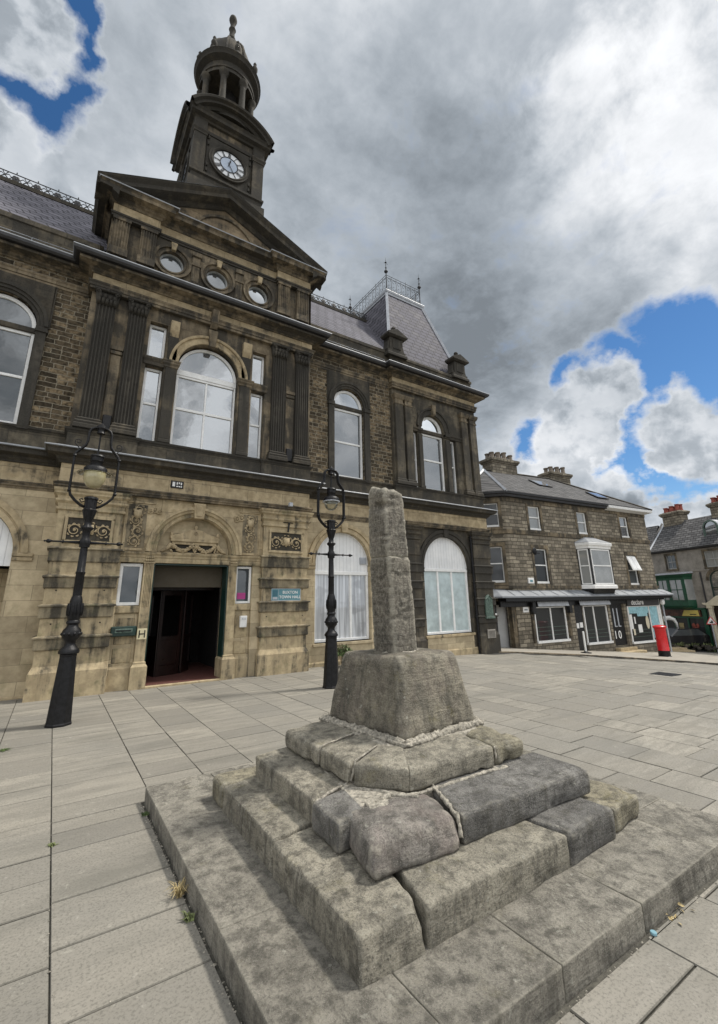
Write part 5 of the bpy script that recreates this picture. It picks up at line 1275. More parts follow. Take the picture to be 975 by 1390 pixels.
# --- main roofs
def roofpoly(b, x0, x1, yf, zf, yr, zr): b.add([(x0, yf, zf), (x1, yf, zf), (x1, yr, zr), (x0, yr, zr)], [(0, 1, 2, 3)]).add([(x0, yr, zr), (x1, yr, zr), (x1, yr+(yr-yf), zf), (x0, yr+(yr-yf), zf)], [(0, 1, 2, 3)])
RY, RZ = 17.0, 16.55
b = H(); roofpoly(b, XA, 12.2, YS+.2, 12.66, RY, RZ); rf = b.build('roof', 'slate', hall)
b = H(); b.box(XA, -.35, RY-.14, RY+.14, RZ-.12, RZ+.04); b.box(6.5, 12.2, RY-.14, RY+.14, RZ-.12, RZ+.04); b.build('ridge_flashing', 'sooty', rf)
def cresting(b, x0, x1, y, z, h=.42):
    b.box(x0, x1, y-.02, y+.02, z, z+.035); b.box(x0, x1, y-.015, y+.015, z+h-.04, z+h-.015)
    n = int((x1-x0)/.62); s_ = (x1-x0)/n
    for i in range(n):
        cx_ = x0+s_*(i+.5)
        # rosette and scrolls
        for a in range(0, 360, 60): b.ball((cx_+.075*math.cos(R(a)), y, z+h*.48+.075*math.sin(R(a))), (.062, .02, .062), 6, 4)
        b.ball((cx_, y, z+h*.48), (.05, .03, .05), 6, 4); b.ball((cx_, y, z+h+.03), (.022, .02, .055), 6, 4)
        for sg in (-1, 1):
            b.tube([(cx_+sg*.12, y, z+h*.45), (cx_+sg*.2, y, z+h*.68), (cx_+sg*s_*.5, y, z+h*.5), (cx_+sg*.2, y, z+h*.22), (cx_+sg*.13, y, z+h*.4)], .016, 5)
            b.tube([(cx_+sg*s_*.5, y, z+.03), (cx_+sg*s_*.36, y, z+h*.3), (cx_+sg*s_*.5, y, z+h*.55), (cx_+sg*s_*.38, y, z+h-.06)], .016, 5)
b = H(); cresting(b, XA, -.35, RY, RZ+.04); b.build('cresting', 'ironr', rf)
b = H(); cresting(b, 6.6, 12.2, RY, RZ+.04); b.build('cresting', 'ironr', rf)
# snow rails on brackets behind the gutter
b = H()
for (x0, x1) in ((XA, XL-.5), (XR+.4, XE-.3)):
    b.tube([(x0, YS-.12, 11.98), (x1, YS-.12, 11.98)], .010, 5); x = x1
    while x > x0: b.tube([(x, YS-.05, 11.75), (x, YS-.13, 11.98)], .010, 5); x -= 1.1
b.build('parapet_rail', 'leadlight', hall)

# --- mansard tower roof on the end bay
mb_ = [(10.95, YE+.3), (15.55, YE+.3), (15.55, 20.9), (10.95, 20.9)]; mt_ = [(12.22, 15.35), (14.60, 15.35), (14.60, 18.95), (12.22, 18.95)]
b = H(); MZ = 17.40; b.add([(x, y, 12.4) for x, y in mb_]+[(x, y, MZ) for x, y in mt_], [(0, 1, 5, 4), (1, 2, 6, 5), (2, 3, 7, 6), (3, 0, 4, 7)])
mr = b.build('mansard_roof', 'slate', hall)
b = H()
for i in range(4):
    A = Vector((*mb_[i], 12.4)); B = Vector((*mt_[i], MZ)); s_ = Vector((-1 if i in (0, 3) else 1, -1 if i < 2 else 1, 0))*.015
    b.tube([A+s_, B+s_], [.085, .085], 4)
b.build('lead_hip', 'leadlight', mr)
b = H(); b.sweep(mt_, [(-.1, MZ-.14), (.07, MZ-.12), (.08, MZ-.02), (.11, MZ), (.13, MZ+.10), (.11, MZ+.14), (-.1, MZ+.16)], closed=True); b.box(12.15, 14.65, 15.3, 19.0, MZ+.05, MZ+.15); b.build('lead_curb', 'leadlight', mr)
b = H(); rz0, rz1 = MZ+.22, MZ+1.15
rc = [(12.26, 15.39), (14.56, 15.39), (14.56, 18.9), (12.26, 18.9)]
for i in range(4):
    A = Vector((*rc[i], 0)); B = Vector((*rc[(i+1) % 4], 0)); L = (B-A).length; d = (B-A)/L
    for z in (rz0, rz0+.10, rz1-.14, rz1): b.tube([(A.x, A.y, z), (B.x, B.y, z)], .013, 5)
    n = max(6, int(L/.30)); s_ = L/n
    for k in range(n+1):
        p = A+d*s_*k; b.tube([(p.x, p.y, rz0-.1), (p.x, p.y, rz1+(.10 if k % 4 == 0 else 0))], .012, 5)
        if k < n:
            q = A+d*s_*(k+.5); zm = (rz0+rz1)/2
            for sg in (-1, 1):
                pts = [(q.x+d.x*s_*.42*math.cos(t_)*(1-t_/7), q.y+d.y*s_*.42*math.cos(t_)*(1-t_/7), zm+sg*.17+.15*math.sin(t_)*sg*(1-t_/9)) for t_ in [j*.7 for j in range(9)]]
                b.tube(pts, .010, 4)
b.build('railing', 'ironr', mr)
for (x, y) in rc:
    b = H(); b.tube([(x, y, rz0-.2), (x, y, rz1+.1)], .028, 6)
    b.lathe([(.03, 0), (.09, .06), (.11, .10), (.09, .15), (.03, .19), (.025, .30), (.05, .34), (.018, .40), (.014, .72), (.0, 1.05)], (x, y, rz1+.1), 8)
    b.ball((x, y, rz1+.78), (.06, .06, .012), 6, 4); b.tube([(x-.13, y, rz1+.70), (x, y, rz1+.74), (x+.13, y, rz1+.70)], .010, 4)
    b.build('spike_finial', 'ironr', mr)
# stone acroteria on the parapet of the end bay
def acroter(cx_, yf, z0):
    b = H()
    b.sweep([(cx_-.48, yf+.5), (cx_-.48, yf), (cx_+.48, yf), (cx_+.48, yf+.5)], [(-.3, z0), (.06, z0), (.06, z0+.12), (0, z0+.18), (0, z0+.30), (-.3, z0+.30)])
    b.box(cx_-.36, cx_+.36, yf+.02, yf+.48, z0+.3, z0+.92); b.box(cx_-.22, cx_+.22, yf-.01, yf+.4, z0+.38, z0+.84)
    for sg in (-1, 1): b.prism([(cx_+sg*.36, z0+.3), (cx_+sg*.50, z0+.3), (cx_+sg*.44, z0+.5), (cx_+sg*.40, z0+.7), (cx_+sg*.36, z0+.8)], yf+.08, yf+.42)
    b.sweep([(cx_-.40, yf+.45), (cx_-.40, yf), (cx_+.40, yf), (cx_+.40, yf+.45)], [(-.3, z0+.90), (.05, z0+.92), (.14, z0+.98), (.14, z0+1.06), (-.3, z0+1.06)])
    b.prism([(cx_-.54, z0+1.05), (cx_+.54, z0+1.05), (cx_+.50, z0+1.12), (cx_, z0+1.34), (cx_-.50, z0+1.12)], yf-.10, yf+.5)
    b.lathe([(.08, 0), (.06, .05), (.09, .12), (.11, .2), (.08, .27), (.02, .3)], (cx_, yf+.2, z0+1.30), 10)
    b.build('acroterion', 'black', hall, bevel=.012)
acroter(11.04, YE-.10, 12.25); acroter(14.95, YE-.10, 12.25)

# --- clock tower
TX, TY, TH = 3.32, 14.75, 1.32
tw = H(); tf = TY-TH
tw.box(TX-TH+.12, TX+TH-.12, tf+.12, TY+TH-.12, 13.0, 20.3); tower = tw.build('clock_tower', 'sootblk', hall)
sqp = lambda e: [(TX-TH-e, TY-TH-e), (TX+TH+e, TY-TH-e), (TX+TH+e, TY+TH+e), (TX-TH-e, TY+TH+e)]
b = H(); b.sweep(sqp(0), [(-.2, 15.2), (.10, 15.2), (.10, 16.7), (.06, 16.74), (.0, 16.78), (.0, 16.98), (.07, 17.02), (.07, 17.10), (.0, 17.14), (-.2, 17.14)], closed=True); b.build('tower_plinth', 'sooty', tower)
for cx_, cy_ in ((-1, -1), (1, -1), (1, 1), (-1, 1)):
    b = H(); X, Y = TX+cx_*(TH-.20), TY+cy_*(TH-.20)
    b.box(X-.22, X+.22, Y-.22, Y+.22, 17.1, 19.0); b.sweep([(X-.22, Y-.22), (X+.22, Y-.22), (X+.22, Y+.22), (X-.22, Y+.22)], [(0, 18.85), (.03, 18.86), (.03, 18.92), (.07, 19.0), (.07, 19.06), (0, 19.07)], closed=True)
    b.box(X-.23, X+.23, Y-.23, Y+.23, 19.06, 19.60)
    b.build('tower_pilaster', 'sooty', tower, bevel=.01)
b = H(); b.sweep(sqp(-.05), [(-.2, 19.05), (.02, 19.05), (.04, 19.14), (.04, 19.18), (-.2, 19.18)], closed=True); b.build('tower_architrave', 'black', tower)
b = H(); b.sweep(sqp(-.06), [(-.2, 19.18), (.0, 19.18), (.0, 19.52), (-.2, 19.52)], closed=True); b.build('tower_frieze', 'mid', tower)
b = H(); b.sweep(sqp(0), [(-.25, 19.50), (.03, 19.52), (.06, 19.60), (.20, 19.64), (.22, 19.74), (.28, 19.82), (-.25, 19.84)], closed=True); b.build('tower_cornice', 'sooty', tower)
# segmental pediments on each face
for k in range(4):
    b = MB((0, 0, 0)); hw = TH+(.27 if k % 2 == 0 else .10); rise = .86 if k % 2 == 0 else .80; rr = (hw*hw+rise*rise)/(2*rise); zc = 19.84+rise-rr; a0 = math.degrees(math.asin(hw/rr))
    b.ringprof(0, zc, [(rr-.34, .0), (rr-.34, -.10), (rr-.24, -.16), (rr-.22, -.30), (rr-.12, -.30), (rr-.08, -.40), (rr, -.42), (rr+.03, -.40), (rr+.03, .0)], 90-a0, 90+a0, 20)
    pts = [(rr*math.cos(R(90-a0+2*a0*i/20))*.97, zc+(rr-.2)*math.sin(R(90-a0+2*a0*i/20))) for i in range(21)]
    pts = [(x, max(z, 19.8)) for x, z in pts]
    b.add([(x, -.02, z) for x, z in pts]+[(0, -.02, 19.8)], [(i, i+1, 21) for i in range(20)])
    T = Matrix.Translation((TX-HO[0], TY-HO[1], 0)) @ Matrix.Rotation(PI/2*k, 4, 'Z') @ Matrix.Translation((0, -TH, 0))
    b.v = [T @ a for a in b.v]
    b.build('segmental_pediment', 'sooty', tower)
# clock dials
def clock(k):
    b = MB(); b.ringprof(0, 18.08, [(.60, .10), (.60, -.02), (.66, -.06), (.70, -.03), (.76, -.05), (.76, .10)], 0, 360, 40)
    c = MB(); c.disc(0, 18.08, .62, .03, 0, 360, 40)
    e = MB(); e.disc(0, 18.08, .33, .022, 0, 360, 32)
    d = MB(); d.ring(0, 18.08, .315, .345, .010, .02, 0, 360, 36); d.ring(0, 18.08, .575, .60, .010, .02, 0, 360, 40)
    counts = ['XII', 'I', 'II', 'III', 'IIII', 'V', 'VI', 'VII', 'VIII', 'IX', 'X', 'XI']
    for h_, s_ in enumerate(counts):
        a = PI/2-h_*PI/6; n = len(s_); wdt = .034
        offs = [(i-(n-1)/2)*wdt for i in range(n)]
        for ch_, o_ in zip(s_, offs):
            ax = Vector((math.cos(a), math.sin(a))); px_ = Vector((ax.y, -ax.x))
            def st(o0, o1, w_=.010):
                p0 = ax*.35+px_*o0; p1 = ax*.57+px_*o1; q = px_*w_
                d.add([(p0.x-q.x, .012, 18.08+p0.y-q.y), (p0.x+q.x, .012, 18.08+p0.y+q.y), (p1.x+q.x, .012, 18.08+p1.y+q.y), (p1.x-q.x, .012, 18.08+p1.y-q.y)], [(0, 1, 2, 3)])
            if ch_ == 'I': st(o_, o_)
            elif ch_ == 'V': st(o_+.003, o_-.018); st(o_-.003, o_+.018, .006)
            else: st(o_-.018, o_+.018); st(o_+.018, o_-.018, .006)
    hd = MB()
    def hand(deg, L, w_):
        a = PI/2-R(deg); ax = Vector((math.cos(a), math.sin(a))); px_ = Vector((ax.y, -ax.x)); pts = [ax*-.10+px_*w_*.6, ax*-.10-px_*w_*.6, ax*(L*.55)-px_*w_, ax*L, ax*(L*.55)+px_*w_]
        hd.add([(p.x, -.004, 18.08+p.y) for p in pts], [(0, 1, 2, 3, 4)])
    hand(12.5, .30, .028); hand(150, .50, .016); hd.ball((0, -.002, 18.08), (.03, .012, .03), 8, 5)
    T = Matrix.Translation((TX-HO[0], TY-HO[1], 0)) @ Matrix.Rotation(PI/2*k, 4, 'Z') @ Matrix.Translation((0, -TH+.0, 0))
    for q in (b, c, d, e, hd): q.v = [T @ a for a in q.v]
    o_ = b.build('clock', 'black', tower, smooth=True)
    c.build('dial', 'clockwhite', o_, fixn=False); e.build('dial_centre', 'clockblue', o_, fixn=False); d.build('numerals', 'iron', o_, fixn=False); hd.build('hands', 'iron', o_, fixn=False)
for k in range(4): clock(k)
b = H()     # square face with corner blocks round the dial
b.box(TX-.86, TX+.86, tf+.06, tf+.13, 17.16, 19.04)
for sx in (-1, 1):
    for zz in (17.3, 17.55, 18.55, 18.85): b.box(TX+sx*.80-.03, TX+sx*.80+.03, tf-.0, tf+.06, zz, zz+.14)
b.build('clock_panel', 'black', tower, bevel=.01)
# lantern: drum, columns, entablature, dome
b = H(); b.lathe([(1.5, 20.2), (1.38, 20.85), (1.20, 20.9), (1.20, 21.15), (1.25, 21.18), (1.25, 21.26), (1.20, 21.29), (1.20, 21.36), (1.0, 21.38)], (TX, TY, 0), 40); b.build('lantern_drum', 'sooty', tower, smooth=True)
b = H(); b.lathe([(.42, 21.7), (.42, 23.2)], (TX, TY, 0), 16); b.build('lantern_core', 'inside', tower)
for k in range(8):
    a = R(22.5+45*k); X, Y = TX+1.04*math.cos(a), TY+1.04*math.sin(a)
    b = H(); b.lathe([(.17, 21.36), (.17, 21.46), (.145, 21.50), (.135, 21.56), (.115, 22.8), (.12, 22.86), (.17, 22.95), (.20, 23.08), (.20, 23.14)], (X, Y, 0), 12); b.build('lantern_column', 'sooty', tower, smooth=True)
    b = H(); m_ = R(45*k); # low balustrade with louvres between the columns
    for z in (21.50, 21.66, 21.82):
        p0 = (TX+.95*math.cos(R(22.5+45*k)), TY+.95*math.sin(R(22.5+45*k)), z); p1 = (TX+.95*math.cos(R(67.5+45*k)), TY+.95*math.sin(R(67.5+45*k)), z)
        b.tube([p0, p1], [.05, .05], 4)
    b.build('lantern_rail', 'sooty', tower)
b = H(); b.lathe([(.78, 23.12), (1.12, 23.12), (1.12, 23.28), (1.16, 23.30), (1.16, 23.40), (1.12, 23.42), (1.12, 23.66), (1.18, 23.70), (1.32, 23.80), (1.34, 23.90), (1.41, 24.0), (1.39, 24.04), (.95, 24.16)], (TX, TY, 0), 48); b.build('lantern_cornice', 'sooty', tower, smooth=True)
b = H(); b.lathe([(.98, 24.08), (1.0, 24.25), (.98, 24.75), (.92, 25.15), (.80, 25.55), (.62, 25.9), (.42, 26.18), (.30, 26.32), (.30, 26.4)], (TX, TY, 0), 32); dm = b.build('dome', 'sooty', tower, smooth=True)
b = H()
for k in range(8):
    a = R(45*k+22.5); pts = []
    for r_, z in [(1.01, 24.2), (1.0, 24.75), (.94, 25.15), (.82, 25.55), (.64, 25.9), (.44, 26.18), (.31, 26.34)]: pts.append((TX+r_*math.cos(a), TY+r_*math.sin(a), z))
    b.tube(pts, .055, 5)
b.build('dome_rib', 'sooty', dm)
b = H(); b.lathe([(.28, 26.3), (.28, 26.45), (.20, 26.52), (.15, 26.7), (.18, 26.8), (.13, 26.9), (.11, 27.3), (.16, 27.42), (.11, 27.52), (.10, 27.8), (.15, 27.92), (.18, 28.06), (.15, 28.22), (.06, 28.34)], (TX, TY, 0), 14); b.build('finial', 'sooty', dm, smooth=True)
for k in range(8):
    a = R(45*k); X, Y = TX+1.24*math.cos(a), TY+1.24*math.sin(a)
    b = H(); b.lathe([(.11, 24.0), (.11, 24.2), (.07, 24.26), (.12, 24.38), (.13, 24.5), (.09, 24.62), (.05, 24.68), (.075, 24.78), (.02, 24.9)], (X, Y, 0), 10); b.build('urn', 'black', dm, smooth=True)

# --- ground floor windows of the side walls
def hall_shop(cx, x0, x1, z0, zt, r, y, pane, mulls):
    b = H(); fw_ = .09
    b.box(x0, x0+fw_, y, y+.09, z0, zt); b.box(x1-fw_, x1, y, y+.09, z0, zt); b.box(x0+fw_, x1-fw_, y, y+.09, z0, z0+fw_); b.box(x0, x1, y-.015, y+.09, zt, zt+.12)
    for m_ in mulls: b.box(m_-.045, m_+.045, y+.01, y+.09, z0+fw_, zt)
    o_ = b.build('shop_window', 'white', hall, bevel=.008)
    c = H(); c.quad((x0+.05, y+.06, z0+.05), (x1-.05, y+.06, z0+.05), (x1-.05, y+.06, zt), (x0+.05, y+.06, zt)); c.build('pane', pane, o_, fixn=False)
    c = H(); c.box(cx-r+.01, cx+r-.01, y+.02, y+.06, zt+.12, 3.28); c.disc(cx, 3.28, r-.01, y+.02, 0, 180, 30); c.ring(cx, 3.28, r-.06, r, y, y+.06, 0, 180, 30)
    c.build('infill_board', 'whiteboard', o_)
    return o_
w1_ = hall_shop(8.36, 7.23, 9.49, .72, 2.92, 1.14, YS+.14, 'panevoile', (7.98, 8.74))
w2_ = hall_shop(13.24, 11.99, 14.49, .72, 3.12, 1.26, YE+.10, 'panefrost', (12.80, 13.58))
hall_shop(-6.25, -7.39, -5.11, .72, 2.92, 1.14, YS+.14, 'panevoile', (-6.6, -5.8))
b = H(); b.box(-3.29, -1.01, YS+.15, YS+.2, 3.05, 3.28); b.disc(-2.15, 3.28, 1.14, YS+.15, 0, 180, 30); b.box(-3.29, -1.01, YS+.12, YS+.2, 2.97, 3.05); b.build('infill_board', 'whiteboard', hall)
b = H(); b.box(-3.29, -1.01, YS+1.2, YS+1.3, -.3, 2.97); b.build('recess_wall', 'ashlar', hall)
for (cx_, r, y, md, zs) in ((8.36, 1.14, YS, 'buff', 3.28), (-2.15, 1.15, YS, 'buff', 3.28), (-6.25, 1.14, YS, 'buff', 3.28), (13.24, 1.26, YE, 'black', 3.27)):
    b = H(); b.ringprof(cx_, zs, [(r, y+.02), (r, y-.035), (r+.12, y-.04), (r+.13, y-.015), (r+.16, y-.02), (r+.17, y-.06), (r+.30, y-.075), (r+.30, y)], n=34); b.build('arch', md, hall, smooth=True)
    b = H(); b.prism([(cx_-.11, zs+r-.02), (cx_+.11, zs+r-.02), (cx_+.15, zs+r+.34), (cx_-.15, zs+r+.34)], y-.11, y+.02); b.build('keystone', md, hall, bevel=.01)
    b = H()
    for sg in (-1, 1):
        xa, xb = sorted((cx_+sg*r, cx_+sg*(r+.42)))
        if md == 'black' : xa, xb = sorted((cx_+sg*r, cx_+sg*(r+.22)))
        b.box(xa, xb, y-.06, y+.03, zs-.09, zs); b.box(xa, xb, y-.045, y+.03, zs-.19, zs-.10)
    b.build('impost', md, hall, bevel=.01)
for (x0, x1, y, md) in ((7.15, 9.57, YS, 'ashlar'), (11.9, 14.58, YE, 'buff')):
    b = H(); b.box(x0, x1, y-.05, y+.2, .60, .70); b.build('sill', md, hall, bevel=.012)
b = H(); b.box(9.14, 9.42, YS+.11, YS+.16, 3.32, 3.56)
for k in range(5): b.box(9.16, 9.40, YS+.098, YS+.12, 3.35+k*.04, 3.365+k*.04)
b.build('vent_grille', 'leadlight', hall)
b = H(); b.sweep([(6.9, YS), (XE, YS), (XE, YE), (14.7, YE)], [(-.1, -.4), (.05, -.4), (.05, .10), (.02, .14), (-.1, .14)]); b.sweep([(XA, YS), (-.3, YS)], [(-.1, -.4), (.05, -.4), (.05, .02), (.02, .05), (-.1, .05)]); b.build('plinth', 'pier', hall)
b = H()   # stone step and threshold
b.box(2.0, 4.25, YC-.12, YC+.02, -.05, .045); b.build('threshold', 'buff', hall, bevel=.01)
# closing walls so the building is solid from other positions
b = H(); b.box(XA-.1, XA, YS, YB, -.3, 12.1); b.box(XA, XW, YB, YB+.1, -.6, 12.1); b.box(XA, XW, YS+3.0, YB, 11.6, 12.0); b.build('back_wall', 'rubble', hall)
# ------------------------------------------------------------------ street lamps
def lamp(name, x, y, label, globe=True, seedrot=0.0, scrolls=True):
    t = thing(name, label, 'street lamp', (x, y, tz(x)), 0, 'black cast iron lamps before the town hall')
    b = MB(); b.lathe([(.215, 0), (.215, .03), (.203, .05), (.140, 1.13), (.145, 1.14), (.145, 1.17)], (0, 0, 0), 8, R(22.5+seedrot)); b.build('base', 'iron', t, bevel=.004)
    b = MB(); b.lathe([(.10, 1.16), (.165, 1.18), (.17, 1.22), (.14, 1.27), (.10, 1.31), (.085, 1.36), (.10, 1.40), (.145, 1.45), (.16, 1.52), (.145, 1.59), (.10, 1.64), (.09, 1.68), (.115, 1.71), (.11, 1.74), (.095, 1.76), (.122, 1.88), (.118, 2.0), (.10, 2.12), (.088, 2.17), (.075, 2.2)], (0, 0, 0), 20, 0, .05)
    for k in range(10):
        a = 2*PI*k/10; b.ball((.145*math.cos(a), .145*math.sin(a), 1.52), .032, 6, 5); b.ball((.118*math.cos(a), .118*math.sin(a), 1.95), (.022, .022, .12), 6, 6)
    b.build('pedestal', 'iron', t, smooth=True)
    b = MB(); b.lathe([(.076, 2.18), (.074, 2.6), (.082, 2.61), (.082, 2.64), (.072, 2.65), (.062, 3.10), (.09, 3.11), (.09, 3.14), (.10, 3.17), (.10, 3.22), (.085, 3.26), (.065, 3.30), (.07, 3.42), (.115, 3.47), (.115, 3.49), (.07, 3.53), (.06, 3.60), (.085, 3.66), (.12, 3.80), (.13, 3.84), (.11, 3.86), (.11, 4.04), (.13, 4.06), (.12, 4.10), (.05, 4.12)], (0, 0, 0), 24, 0, .10); b.build('post', 'iron', t, smooth=True)
    b = MB()
    for sg in (-1, 1):
        b.tube([(sg*q, 0, 3.20) for q in (.05, .15, .28, .34, .36, .38, .44, .50, .56)], [.028, .030, .018, .018, .038, .018, .016, .016, .018], 8); b.ball((sg*.585, 0, 3.20), (.045, .04, .04), 8, 6); b.ball((sg*.645, 0, 3.20), (.02, .02, .02), 6, 5)
    b.build('ladder_bar', 'iron', t, smooth='all')
    b = MB()
    for sg in (-1, 1):
        for dy in (-.032, .032):
            pts = [(sg*.10, dy*.6, 3.90), (sg*.17, dy, 3.93), (sg*.28, dy, 4.02), (sg*.365, dy, 4.12), (sg*.395, dy, 4.22), (sg*.395, dy, 4.90), (sg*.375, dy, 4.99), (sg*.30, dy, 5.08), (sg*.225, dy, 5.18), (sg*.205, dy, 5.28), (sg*.205, dy, 5.45), (sg*.175, dy, 5.53), (sg*.11, dy, 5.57), (0, dy, 5.575)]
            if not scrolls: pts = pts[:8]+[(sg*.24, dy, 5.14), (sg*.215, dy, 5.22), (sg*.21, dy, 5.30), (sg*.20, dy, 5.42), (sg*.14, dy, 5.49), (0, dy, 5.50)]
            b.tube(pts, .023, 7)
        for z in (4.2, 4.92): b.box(sg*.395-.03, sg*.395+.03, -.06, .06, z-.02, z+.02)
        b.tube([(sg*.11, 0, 4.02), (sg*.16, 0, 3.99), (sg*.20, 0, 4.04), (sg*.16, 0, 4.07), (sg*.14, 0, 4.04)], .012, 6)
        if scrolls:
            pts = [(sg*(.30+.02), 0, 5.06)]+[(sg*(.36+.055*math.cos(t_)*(1-t_/9)), 0, 5.22+.055*math.sin(t_)*(1-t_/9)) for t_ in [PI*1.1-j*.75 for j in range(0, 9)]]
            b.tube([(sg*.32, 0, 5.07), (sg*.36, 0, 5.12), (sg*.42, 0, 5.18), (sg*.42, 0, 5.25), (sg*.37, 0, 5.28), (sg*.32, 0, 5.25), (sg*.33, 0, 5.20), (sg*.38, 0, 5.20), (sg*.375, 0, 5.235)], .010, 6)
    b.build('yoke', 'iron', t, smooth='all')
    b = MB(); zt = 5.44 if scrolls else 5.36
    b.lathe([(.06, zt), (.085, zt+.02), (.07, zt+.05), (.07, zt+.10), (.095, zt+.13), (.09, zt+.18), (.04, zt+.22), (.015, zt+.25)], (0, 0, 0), 12); b.tube([(0, 0, 4.95), (0, 0, zt+.02)], .018, 6); b.build('hanger', 'iron', t, smooth=True)
    b = MB(); b.lathe([(.0, 4.985), (.125, 4.98), (.14, 4.95), (.12, 4.93), (.118, 4.86), (.135, 4.85), (.12, 4.83), (.115, 4.76), (.17, 4.74), (.21, 4.70), (.215, 4.64), (.20, 4.63)], (0, 0, 0), 20); h = b.build('lantern_hood', 'iron', t, smooth=True)
    if globe:
        c = MB(); c.lathe([(.20, 4.645), (.315, 4.60), (.325, 4.59), (.30, 4.585), (.19, 4.61)], (0, 0, 0), 28); c.build('glass_brim', 'globeclear', h, smooth='all')
        c = MB(); c.lathe([(.19, 4.625), (.20, 4.56), (.195, 4.48), (.17, 4.40), (.13, 4.335), (.07, 4.30), (.0, 4.295)], (0, 0, 0), 24); c.build('globe', 'globe', h, smooth='all')
    else:
        c = MB(); c.lathe([(.21, 4.63), (.235, 4.62), (.235, 4.605), (.18, 4.60)], (0, 0, 0), 24); c.build('reflector', 'leadlight', h, smooth=True)
        c = MB(); c.lathe([(.19, 4.60), (.185, 4.55), (.165, 4.47), (.12, 4.41), (.06, 4.38), (.0, 4.375)], (0, 0, 0), 24); c.build('globe', 'globeclear', h, smooth='all')
    return t
def clearglass():
    mt, t = newmat('clear lamp glass')
    g_ = t.n('ShaderNodeBsdfGlossy', {'Color': (1, 1, 1, 1), 'Roughness': 0.04}); tr = t.n('ShaderNodeBsdfTransparent', {'Color': (0.90, 0.91, 0.86, 1)})
    f = t.math('ADD', t.math('MULTIPLY', t.n('ShaderNodeFresnel', {'IOR': 1.4}).outputs[0], 0.8), 0.05, clamp=True)
    m_ = t.n('ShaderNodeMixShader', {0: f, 1: tr.outputs[0], 2: g_.outputs[0]}); t.n('ShaderNodeOutputMaterial', {0: m_.outputs[0]}); return mt
M['globeclear'] = clearglass()
lamp('street_lamp', .345, 10.15, 'black fluted iron lamp with amber glass bowl and scrolled hoops before the letter box pier')
lamp('street_lamp', 5.88, 10.15, 'black fluted iron lamp with clear glass bowl, standing just behind the worn stone cross', globe=False, scrolls=False)

# ------------------------------------------------------------------ things fixed to the town hall
def frontsign(name, x0, x1, z0, z1, y, label, cat, mat, th=.02, bevel=.004):
    t = thing(name, label, cat, ((x0+x1)/2, y, (z0+z1)/2))
    b = MB(); b.box(-(x1-x0)/2, (x1-x0)/2, -th, 0, -(z1-z0)/2, (z1-z0)/2); b.build('board', mat, t, bevel=bevel); return t
s = frontsign('wall_sign', 5.42, 6.40, 2.06, 2.43, 12.975, 'blue green rectangular name sign reading BUXTON TOWN HALL on the entrance pier', 'sign', 'signblue')
for body, z in (('BUXTON', .065), ('TOWN HALL', -.075)): text_mesh('lettering', body, .118, 'white', s, (.13, -.026, z), (R(90), 0, 0), .002, 1.05)
b = MB(); b.box(-.485, -.47, -.024, -.02, -.175, .175); b.box(.47, .485, -.024, -.02, -.175, .175); b.box(-.485, .485, -.024, -.02, .165, .18); b.box(-.485, .485, -.024, -.02, -.18, -.165); b.box(-.26, -.25, -.024, -.02, -.165, .165); b.build('border', 'leadlight', s)
b = MB(); b.box(-.44, -.29, -.028, -.02, -.05, .13); b.build('emblem', 'bluedark', s)
b = MB(); b.box(-.44, -.29, -.026, -.02, -.14, -.07); b.build('emblem_base', 'leadlight', s)
s = frontsign('hydrant_sign', 1.86, 2.09, 1.17, 1.43, YC-.055, 'small yellow and cream plate with a black H beside the dark open doorway', 'sign', 'hplate', .01)
b = MB(); b.box(-.075, -.05, -.016, -.01, -.09, .09); b.box(.05, .075, -.016, -.01, -.09, .09); b.box(-.05, .05, -.016, -.01, -.014, .014); b.build('letter', 'iron', s)
t = thing('letter_box', 'dark green wall letter box on the stone panel under the narrow window', 'letter box', (1.55, YC+.06, 1.38))
b = MB(); b.box(-.29, .29, -.12, .02, -.12, .12); b.build('case', 'greenblack', t, bevel=.02)
b = MB(); b.box(-.20, .20, -.135, -.11, -.035, .065); b.build('flap', 'bronze', t, bevel=.01)
b = MB(); b.box(-.17, .17, -.142, -.13, .0, .03); b.build('slot', 'iron', t)
t = thing('alarm_box', 'small white keypad box on the stone panel below the window with the magenta notice', 'alarm box', (4.64, YC+.06, 1.50))
b = MB(); b.prism([(-.10, -.16), (.0, -.16), (.0, .16), (-.13, .16)], -.10, .10, 'x'); b.build('case', 'white', t, bevel=.012)
b = MB()
for k in (-1, 0, 1): b.box(k*.05-.008, k*.05+.008, -.14, -.12, .05, .11)
b.build('buttons', 'leadlight', t)
t = thing('frieze_sign', 'tiny black sign with white markings on the stone band above the arch', 'sign', (2.47, 12.985, 5.29))
b = MB(); b.box(-.17, .17, -.02, .02, -.10, .10); b.build('board', 'iron', t)
b = MB(); b.box(-.13, -.06, -.026, -.02, -.06, .07)
for k in range(3): b.box(-.02+k*.055, .015+k*.055, -.026, -.02, .0+(k % 2)*.02, .07); b.box(-.02+k*.055, .02+k*.055, -.026, -.02, -.07, -.035)
b.build('markings', 'white', t)
t = thing('security_light', 'small pale security light on the moulding above the pier with the town hall name sign', 'light', (5.93, 12.87, 5.04))
b = MB(); b.box(-.06, .06, -.10, .02, -.06, .07); b.build('housing', 'leadlight', t, bevel=.012)
b = MB(); b.tube([(.05, 0, .0), (.25, .03, -.02), (.6, .05, -.08), (.8, .06, -.05)], .008, 5); b.build('cable', 'iron', t)
t = thing('wall_bracket', 'black iron T bracket above the carved panel, higher than the town hall name sign', 'bracket', (5.90, 12.95, 4.35))
